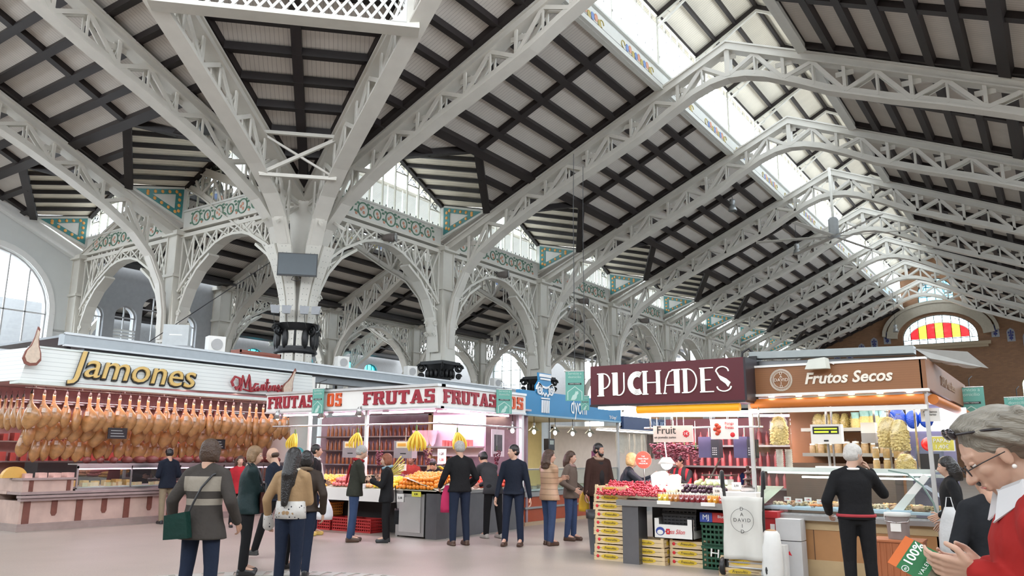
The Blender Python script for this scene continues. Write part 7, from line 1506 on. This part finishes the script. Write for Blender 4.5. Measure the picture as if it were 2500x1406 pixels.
# 5 girl with very long black hair
A5 = at_w(706,1300,8.9)
r, T, tz, wr, lj, R_, k = person('young woman with very long straight black hair and tan sheepskin jacket, back turned', A5, 1.63, 112, ((.0,.09),(.04,-.09)), ((.06,.30,.80),(.28,-.05,1.1)), 0, (0,4), SKIN2, cl('tan_suede',(.36,.23,.12),.7), .60, 1.10, DJEANS, BLACK, ('verylong',HK), collar=cl('cream_fleece',(.62,.54,.42)))
blouse = cl('dotted_blouse',(.62,.60,.57),.6)
def dots(m_):
    t = m_.node_tree; b = t.nodes['Principled BSDF']; L = t.links.new; src = b.inputs['Base Color'].links[0].from_socket; v = N(t,'ShaderNodeTexVoronoi'); v.inputs['Scale'].default_value = 24; tc = N(t,'ShaderNodeTexCoord'); L(tc.outputs['Object'], v.inputs['Vector']); l = N(t,'ShaderNodeMath',operation='LESS_THAN'); l.inputs[1].default_value = .22; L(v.outputs['Distance'], l.inputs[0]); x = N(t,'ShaderNodeMix',data_type='RGBA'); L(l.outputs[0], x.inputs[0]); L(src, x.inputs[6]); x.inputs[7].default_value = (.02,.02,.03,1); L(x.outputs[2], b.inputs['Base Color'])
dots(blouse); m = MB(); rings(m, [((0,0,.83),.135,.185),((0,0,.92),.13,.178),((0,0,1.02),.125,.17)]); m.build('blouse_hem', blouse, r)
m = MB(); el, wt, dv = wr[0]; m.cap(wt-dv*.05, wt+dv*.06, .052,.066,12); m.build('blouse_cuff', blouse, r)
# 6 hatted person, 7 fur collar, 8 scarf man
person('person in a teal knitted hat half hidden behind the long-haired woman', at_w(716,1300,10.9), 1.64, 100, ((0,.1),(0,-.1)), None, 0, (0,0), SKIN, BLK, .45, 1.05, BLK, BLACK, ('short',mat('teal_knit',(.03,.20,.22),.8,var=.2,vs=40,bump=.6)))
person('woman in a dark brown fur-trimmed jacket, right of the long black hair', at_w(738,1300,10.3), 1.60, 130, ((.0,.08),(-.12,-.08)), ((.2,.1,1.0),(.0,-.25,.78)), 0, (0,5), SKIN2, cl('dark_brown_jacket',(.05,.032,.022),.6), .50, 1.14, DJEANS, BLACK, ('bob',HK), collar=cl('brown_fur',(.16,.11,.07)))
r, T, tz, wr, lj, R_, k = person('man in a white scarf looking right, carrying a white bag', at_w(766,1200,15.4), 1.74, 40, ((.05,.1),(-.05,-.1)), ((.2,.1,1.0),(.12,-.26,.86)), 0, (0,0), SKIN, BLK, .47, 1.05, DJEANS, mat('yellow_shoe',(.5,.35,.08),.5), ('short',HK), collar=cl('white_scarf',(.6,.58,.55)))
m = MB(); m.cap(tz(.42,.10,.02), tz(.15,.14,.05), .035,.045,8); m.build('scarf_end', MATS['white_scarf'], r)
def carrier(p, w, h, m_, lb, rz=0):
    o = thing('carrier_bag', lb, 'bag', p, rz); mb = MB(); n = 12; vs_ = []
    for j in range(6):
        z = h*j/5; f = (1,1.06,1.02,.9,.66,.35)[j]
        for q in range(n): th = 2*PI*q/n; vs_.append((w*.5*f*math.cos(th)*(1+.06*math.sin(3*th+j)), w*.26*f*math.sin(th)*(1+.1*math.sin(2*th)), z))
    mb.add(vs_, [(i*n+q,i*n+(q+1)%n,(i+1)*n+(q+1)%n,(i+1)*n+q) for i in range(5) for q in range(n)]+[tuple(range(n))[::-1],tuple(range(5*n,6*n))], True); mb.build('bag_body', m_, o)
    m = MB(); m.tube([(-.04,0,h*.98),(-.02,0,h*1.2),(.02,0,h*1.2),(.04,0,h*.98)],.006,5); m.build('handle', m_, o); return o
WB = mat('white_plastic_film',(.66,.66,.68),.4,var=.12,vs=9,bump=.8,bs=12)
p_ = at_w(792,1255,14.9); carrier((p_[0],p_[1],.33), .30, .38, WB, 'white plastic carrier bag carried by the man in the white scarf', .5)
# 9-12 customers at the fruit stall
r, T, tz, wr, lj, R_, k = person('grey-haired man in a dark green coat with red scarf and jeans, facing right', (-10.72,10.64), 1.72, 52, ((.02,.09),(-.04,-.1)), ((.36,.1,1.12),(.36,-.02,1.08)), 6, (-12,18), SKIN2, cl('olive_green_coat',(.04,.042,.03)), .46, 1.12, JEANS, BSH, ('short',HG), collar=cl('red_wool',(.32,.015,.02)), bald=True)
m = MB(); m.cap(tz(.40,-.13,.08), tz(.12,-.15,.10), .05,.04,8,.5); m.build('scarf_end', MATS['red_wool'], r)
m = MB(); m.tube([T(.09,.03,.012),T(.1,.055,.012),T(.02,.08,.012)],.004,5); m.build('spectacles', BLACK, r)
r, T, tz, wr, lj, R_, k = person('woman in a black coat with auburn hair, facing the man in the red scarf', (-10.18,10.93), 1.57, 222, ((.03,.07),(.0,-.08)), ((.30,.08,1.08),(.30,-.05,1.05)), 2, (0,4), SKIN2, BLK, .44, 1.10, BLK, BLACK, ('bob',HR), collar=cl('pale_blue_scarf',(.25,.36,.42)))
m = MB(); m.prism([(-.12,.34),(.12,.32),(.13,.56),(-.10,.58)],0,-.22,-.14); m.tube([(-.18,0,.57),(-.16,-.06,.75),(-.14,-.1,.98)],.01,5); m.build('shoulder_bag', BLK, r)
r, T, tz, wr, lj, R_, k = person('tall man in black jacket and dark jeans at the fruit stall corner, back turned', (-8.86,11.36), 1.80, 150, ((.02,.12),(.0,-.13)), ((.30,.26,.98),(.22,-.22,1.02)), 3, (10,6), SKIN, BLK, .50, 1.12, DJEANS, BSH, ('short',HG), collar=None)
p_ = at_w(1092,1240,13.9); o = carrier((p_[0],p_[1],.55), .24, .46, cl('raspberry_cloth',(.50,.03,.11)), 'raspberry red shopping bag held by the tall man in black', .6)
person('man in a dark grey jacket bending over the fruit stall, pale shoes', (-9.10,12.70), 1.72, 160, ((.05,.14),(-.08,-.12)), ((.6,.12,.95),(.6,-.1,.95)), 30, (0,20), SKIN, GREY, .47, 1.15, BLK, GSH, ('short',HK))
person('young man in a navy zip jacket and jeans standing front-on, looking left', (-8.07,11.88), 1.74, 292, ((.04,.13),(.06,-.15)), ((.04,.30,.80),(.10,-.29,.82)), 0, (-42,0), SKIN2, NAVY, .50, 1.02, DJEANS, BSH, ('short',HK))
# 14-16 waiting at the right
puff = stripes('tan_quilting', (.36,.23,.14), (.20,.12,.07), 2, .095, .012, .5, .1, 8)
person('woman in a tan quilted jacket with curly hair, arms crossed, by the orange counter', (-7.62,12.32), 1.66, 70, ((.05,.09),(-.02,-.1)), ((.26,-.02,1.12),(.26,.06,1.10)), 0, (-30,2), SKIN2, puff, .46, 1.2, JEANS, BSH, ('curly',HB), collar=cl('cream_fur',(.60,.50,.40)))
r, T, tz, wr, lj, R_, k = person('young dark-haired woman in a grey-brown jacket, hands before her, looking right', (-7.72,13.25), 1.64, 8, ((.04,.09),(-.02,-.09)), ((.16,.2,.92),(.16,-.2,.92)), 0, (0,4), SKIN2, cl('taupe_jacket',(.13,.10,.08)), .46, 1.12, JEANS, BSH, ('long',HB), collar=cl('dusty_pink_scarf',(.30,.2,.18)))
p_ = at_w(1425,1232,15.1); carrier((p_[0],p_[1],.50), .2, .36, mat('yellow_film',(.72,.45,.03),.45,var=.15,bump=.6,bs=10), 'yellow carrier bag held by the woman in the grey-brown jacket', .3)
r, T, tz, wr, lj, R_, k = person('bearded man in an open dark brown coat with sheepskin lining, standing behind the crates', at_w(1462,1200,15.0), 1.79, 325, ((.0,.12),(.0,-.12)), ((.05,.30,.82),(.05,-.30,.82)), 0, (25,0), SKIN, cl('dark_brown_coat',(.06,.028,.02)), .44, 1.18, BLK, BLACK, ('short',HK), collar=cl('lining_fleece',(.38,.27,.19)))
m = MB(); m.ball(T(.05,0,-.075),(.045,.052,.04),12,8,R_); [m.cap(T(.03,sg*.062,-.01),T(.045,sg*.045,-.07),.014,.02,8) for sg in (-1,1)]; m.build('beard', HK, r)
m = MB(); rings(m, [((.075,0,.92),.085,.07),((.075,0,1.2),.085,.08),((.06,0,1.42),.07,.07)]); m.build('sweater', cl('charcoal_knit',(.03,.028,.028)), r)
# 17 blonde customer at PUCHADES
PQ = at_w(1522,1180,13.0)
r, T, tz, wr, lj, R_, k = person('blonde woman in a black coat reaching over the juices at the PUCHADES stall', PQ, 1.62, 36, ((.0,.1),(-.05,-.1)), ((.52,-.02,1.22,(0,.4,-1)),(.50,-.16,1.18,(0,-.6,-1))), 12, (0,6), SKIN2, cl('blue_black_coat',(.014,.018,.03),.5), .46, 1.15, DJEANS, BLACK, ('bob',HBL))
m = MB(); m.tube([T(.09,-.05,.012),T(.092,-.01,.012),T(.092,.01,.012),T(.09,.05,.012)],.004,5); m.tube([T(.09,-.05,.014),T(.02,-.082,.014)],.004,5); m.build('spectacles', mat('violet_frames',(.15,.05,.25),.4), r)
# vendors
VS = dict(nolegs=False)
person('vendor with red hair and blue overall at the right of the PUCHADES stall', at_w(1822,1180,13.9), 1.62, 205, ((0,.1),(0,-.1)), ((.34,.08,1.12),(.34,-.08,1.1)), 6, (0,14), SKIN2, cl('blue_overall',(.02,.04,.14)), .46, 1.05, DJEANS, BLACK, ('long',HR))
person('dark-haired vendor in blue behind the right part of the PUCHADES display', at_w(1762,1180,14.6), 1.52, 240, ((0,.1),(0,-.1)), ((.32,.1,1.05),(.32,-.1,1.05)), 8, (0,16), SKIN3, cl('cobalt_top',(.02,.07,.2)), .46, 1.05, BLK, BLACK, ('short',HK))
person('vendor in a turquoise headscarf at the back of the PUCHADES stall', at_w(1752,1180,15.3), 1.63, 250, ((0,.1),(0,-.1)), None, 0, (0,5), SKIN, cl('turquoise_top',(.05,.3,.38)), .46, 1.05, BLK, BLACK, ('short',mat('turquoise_cloth',(.05,.33,.42),.8)))
person('vendor in red and black behind the hanging grapes of the PUCHADES stall', at_w(1668,1180,14.0), 1.60, 262, ((0,.1),(0,-.1)), ((.40,.1,1.16),(.42,-.12,1.2)), 8, (0,20), SKIN, stripes('red_black_stripe',(.02,.02,.02),(.45,.02,.03),1,.12,.05,.8,.1,5), .46, 1.05, BLK, BLACK, ('short',HK))
person('vendor in a green top inside the blue stall, seen between the lamps', (-12.0,17.4), 1.70, 330, ((0,.1),(0,-.1)), None, 0, (0,0), SKIN2, cl('green_top',(.02,.12,.06)), .46, 1.0, BLK, BLACK, ('short',HK))
person('vendor in dark red behind the yellow leaves of the fruit stall', (-11.75,13.35), 1.56, 290, ((0,.1),(0,-.1)), ((.3,.1,1.05),(.3,-.1,1.05)), 0, (0,5), SKIN3, cl('rust_red_top',(.25,.03,.02)), .46, 1.05, BLK, BLACK, ('short',HK))
person('vendor in a black vest and white sleeves leaning over the oranges', (-10.85,13.2), 1.55, 285, ((0,.1),(0,-.1)), ((.40,.12,1.08),(.40,-.1,1.08)), 28, (0,30), SKIN2, cl('black_vest',(.015,.014,.018)), .46, 1.02, BLK, BLACK, ('short',HK))
person('small person in red seen between the two women at the ham stall', at_w(581,1200,17.0), 1.50, 330, ((0,.1),(0,-.1)), None, 0, (0,0), SKIN2, cl('bright_red_top',(.4,.02,.03)), .46, 1.0, BLK, BLACK, ('long',HB))
# yellow leafy vegetable between the couple
o = thing('yellow_endive','yellow leafy vegetable held up between the man in the red scarf and the woman','vegetable',(-10.28,10.95,1.12),.6)
for q in range(7): a = -.6+.2*q; MB().cap((0,0,0),(.34*math.cos(a),.05*math.sin(q*2.),.22+.26*math.sin(a)),.018,.03,8,.4).build('leaf', mat('yellow_leaf',(.72,.62,.16),.5,var=.2), o)
# right side: old man, nut vendor, others
r, T, tz, wr, lj, R_, k = person('white-haired man in a black jacket eating before the nut stall, back turned', at_w(2086,1200,8.5), 1.71, 112, ((.0,.10),(-.03,-.11)), ((.20,.24,.95),(.24,-.22,1.40,(.2,-.6,-1))), 3, (-62,8), SKIN2, BLK, .545, 1.14, BLK, BLACK, ('short',mat('white_hair',(.50,.48,.45),.55,var=.3,vs=40,bump=.6,bs=70)), build=.98, hcurl=(.5,1.2))
m = MB(); rings(m, [((0,0,.925),.145,.200),((0,0,.94),.147,.203),((0,0,.955),.145,.200)]); m.build('red_hem_stripe', mat('red_knit',(.35,.03,.04),.8), r)
MB().tube([neck_ for neck_ in [tz(.52,.07*math.cos(t*PI/8),.075*math.sin(t*PI/8)) for t in range(16)]],.014,6,True).build('shirt_collar', SIGNW, r)
person('dark-haired vendor behind the glass counter of the nut stall', at_w(2100,1180,13.2), 1.66, 280, ((0,.1),(0,-.1)), None, 5, (0,10), SKIN, cl('dark_blue_smock',(.015,.03,.09)), .46, 1.05, BLK, BLACK, ('short',HK))
person('woman in dark clothes between the nut stall and the grey-haired woman', at_w(2322,1200,9.2), 1.58, 190, ((0,.1),(0,-.1)), ((.15,.2,.9),(.1,-.25,.8)), 0, (0,8), SKIN2, BLK, .44, 1.12, BLK, BLACK, ('long',HK))
p_ = at_w(2322,1280,8.6); carrier((p_[0],p_[1],.50), .26, .52, cl('white_cotton_bag',(.58,.58,.58)), 'white cotton bag carried beside the grey-haired woman', .2)
person('person in a charcoal coat with back turned, just behind the grey-haired woman', at_w(2432,1300,5.3), 1.54, 118, ((0,.1),(0,-.1)), ((.2,.15,1.0),(.2,-.15,1.0)), 4, (0,25), SKIN, cl('charcoal_coat',(.020,.022,.027)), .42, 1.18, BLK, BLACK, ('short',HK))
# ---------------------------------------------------------------- grey-haired woman in the foreground
REDJ = cl('red_knit_jacket', (.36,.018,.016), .85)
PF = at_w(2545,1090,2.42); HEADING = 190
r, T, tz, wr, lj, R_, k = person('grey-haired woman in a red jacket and glasses reading a green leaflet', PF, 1.725, HEADING, ((.0,.1),(0,-.1)), ((.215,.085,1.222,(-1,.35,-.3),(.1,-.8,.5),(1,-.25,.05)),(.172,-.115,1.212,(-1,-.4,-.3),(.0,.75,.6),(1,.35,.02))), 6, (6,30), SKIN2, REDJ, .46, 1.12, BLK, BLACK, ('none',None), voxel=.0045, hcurl=(.55,.5))
silver = mat('silver_hair', (.205,.185,.150), .42, var=.55, vs=45, bump=1.0, bs=120)
for n_ in silver.node_tree.nodes:
    if n_.type == 'TEX_NOISE':
        mp_ = N(silver.node_tree,'ShaderNodeMapping'); mp_.inputs['Scale'].default_value = (.12,1.6,.5); l_ = n_.inputs['Vector'].links[0].from_socket; silver.node_tree.links.new(l_, mp_.inputs[0]); silver.node_tree.links.new(mp_.outputs[0], n_.inputs['Vector'])
h = MB(); BA = lambda x,y,z,a,b_,c_: h.ball(T(x,y,z),(a*k,b_*k,c_*k),18,14,R_)
BA(-.034,0,.052,.106,.092,.088); BA(-.075,0,.015,.070,.088,.075)
rr = random.Random(11)
for sg in (-1,1):
    for j in range(22):
        x0 = .048-.0055*j; e = rr.uniform(-.006,.008); y0 = .012+.001*j
        h.cap(T(x0,sg*y0,.135-.02*abs(j-8)/14), T(x0-.035,sg*(.082+e),.085+e), .014*k, .016*k, 8)
        h.cap(T(x0-.035,sg*(.082+e),.085+e), T(x0-.095,sg*(.100+e),.020+e), .016*k, .014*k, 8)
        h.cap(T(x0-.095,sg*(.100+e),.020+e), T(x0-.150,sg*(.090+e),-.045-.001*j+e), .014*k, .005*k, 8)
for j in range(15):
    y = (j-7)*.013; h.cap(T(-.11,y,.08), T(-.150+abs(y)*.3,y*1.05,-.02), .022*k, .018*k, 8); h.cap(T(-.150+abs(y)*.3,y*1.05,-.02), T(-.125,y,-.085), .018*k, .007*k, 8)
baked(h, 'hair', silver, r, .0045, 2)
m = MB()
for sg in (-1,1):
    m.tube([T(.100+.002*math.cos(t*PI/7),sg*.033+.021*math.cos(t*PI/7),.004+.016*math.sin(t*PI/7)) for t in range(14)],.0016,5,True); m.tube([T(.100,sg*.054,.008),T(.06,sg*.076,.010),T(-.01,sg*.084,.006)],.0018,5)
m.tube([T(.101,-.012,.006),T(.104,0,.009),T(.101,.012,.006)],.0016,5); m.build('spectacles', BLACK, r)
m = MB()
for sg in (-1,1): m.ball(T(.072,sg*.036,.118),(.012,.030,.020),10,8,R_); m.tube([T(.066,sg*.066,.112),T(.0,sg*.100,.085),T(-.05,sg*.104,.06)],.004,6)
m.tube([T(.078,-.01,.118),T(.078,.01,.118)],.003,5); m.build('sunglasses', mat('dark_tortoise',(.015,.012,.015),.15), r)
for sg in (-1,1): MB().ball(T(.0755,sg*.030,.0175),(.0105*k,.0145*k,.0075*k),12,8,R_).build('eyelid', SKIN2, r)
for sg in (-1,1): MB().ball(T(-.004,sg*.088,-.040),.007,10,8).build('pearl_earring', mat('pearl',(.75,.72,.68),.15,var=0), r)
m = MB()                                                          # white shirt collar wings
for sg in (-1,1):
    P0 = [tz(.50,.065,sg*.012), tz(.56,.075,sg*.030), tz(.585,.01,sg*.078), tz(.575,-.05,sg*.075), tz(.52,.03,sg*.100), tz(.465,.108,sg*.060)]
    m.add([p for p in P0], [(0,1,2,5),(2,3,4,5)] if sg>0 else [(5,2,1,0),(5,4,3,2)])
x_ = m.build('shirt_collar', mat('white_cotton',(.55,.55,.56),.8,var=.04), r); s_ = x_.modifiers.new('t','SOLIDIFY'); s_.thickness = .006
# leaflet in her hands
bd = Vector((math.cos(math.radians(HEADING)), math.sin(math.radians(HEADING)), 0)); lf = Vector((-bd.y, bd.x, 0))
c0 = Vector((PF[0],PF[1],0))+bd*.362+Vector((0,0,1.228))
o = thing('leaflet','green and orange leaflet lettered 100% Valencia in the grey-haired woman\'s hands','leaflet',c0)
camd = (Vector((0,0,1.55))-c0).normalized(); zu = Vector((0,0,1)); xr = zu.cross(camd).normalized(); yu = camd.cross(xr)
ang = math.radians(62); X_ = xr*math.cos(ang)+yu*math.sin(ang); Y_ = -xr*math.sin(ang)+yu*math.cos(ang)
tl = math.radians(28); Nn = (camd*math.cos(tl)+yu*math.sin(tl)).normalized(); X_ = (X_-Nn*X_.dot(Nn)).normalized(); Y_ = Nn.cross(X_)
o.rotation_euler = Matrix((X_,Y_,Nn)).transposed().to_euler()
w2, h2 = .056, .078                                              # X_ runs along the lettering
B('cover', (-w2,-h2,-.004), (w2,h2,.0), mat('leaflet_orange',(.55,.12,.02),.4,var=.05), o)
B('green_band', (-w2,-.042,0), (w2,h2-.028,.0008), mat('leaflet_green',(.01,.13,.04),.4,var=.05), o); B('picture', (-w2+.004,-h2+.002,.0), (w2-.004,-.036,.001), mat('leaflet_picture',(.12,.10,.06),.4,var=.9,vs=40), o)
text('100%', .040, INKW, o, (.012,.028,.0012), rot=(0,0,0), ext=.0004, off=.0006); text('VALENCIA', .0165, INKW, o, (.005,-.018,.0012), rot=(0,0,0), ext=.0003, space=1.25)
MB().tube([(-.046+.010*math.cos(t*PI/8),.026+.010*math.sin(t*PI/8),.001) for t in range(16)],.0012,4,True).build('round_mark', INKW, o); text('m', .014, INKW, o, (-.046,.026,.0012), rot=(0,0,0), ext=.0003)

# ---------------------------------------------------------------- details belong to the part that carries them
HOST = {'gold_lettering':('fascia',), 'letter_black_edge':('fascia',), 'lettering':('fascia','cloth','card','disc','carton','cover','sign_box'), 'script_lettering':('fascia',), 'script_flourish':('fascia',), 'painted_ham':('fascia',), 'painted_ham_face':('fascia',), 'neon_lettering':('sign_box',),
 'round_emblem':('fascia',), 'column_emblem':('emblem_back',), 'pilaster':('counter_front',), 'bulb':('shade',), 'pupils':('eyes',), 'display_window':('display',), 'green_digits':('display',), 'panel_joint':('counter_front',), 'cabinet_door':('steel_cabinet',),
 'collar':('jacket',), 'shirt_collar':('jacket',), 'keys':('keypad',), 'screen':('screen_housing',), 'house_outline':('cloth',), 'cockerel':('cloth',), 'black_ribbon':('cloth',), 'printed_ring':('cloth_cover',), 'photograph':('card',), 'case_lamp':('case_shelf',), 'iron_tracery':('window_frame',), 'flower_motif':('tile_panel',), 'teal_border':('panel',), 'orange_motif':('panel',), 'vine_motif':('panel',), 'fruit_motif':('panel',)}
I4 = Matrix.Identity(4)
bpy.context.view_layer.update()
for root in [o for o in bpy.data.objects if o.parent is None and o.type == 'EMPTY']:
    ch = list(root.children); by = {}
    for c in ch: by.setdefault(c.name.split('.')[0], c)
    for c in ch:
        for h in HOST.get(c.name.split('.')[0], ()):
            p = by.get(h)
            if p and p is not c and p.parent is root and (p.matrix_basis-I4).to_3x3().row[0].length < 1e-6 and p.location.length < 1e-6 and tuple(p.rotation_euler) == (0,0,0): c.parent = p; break
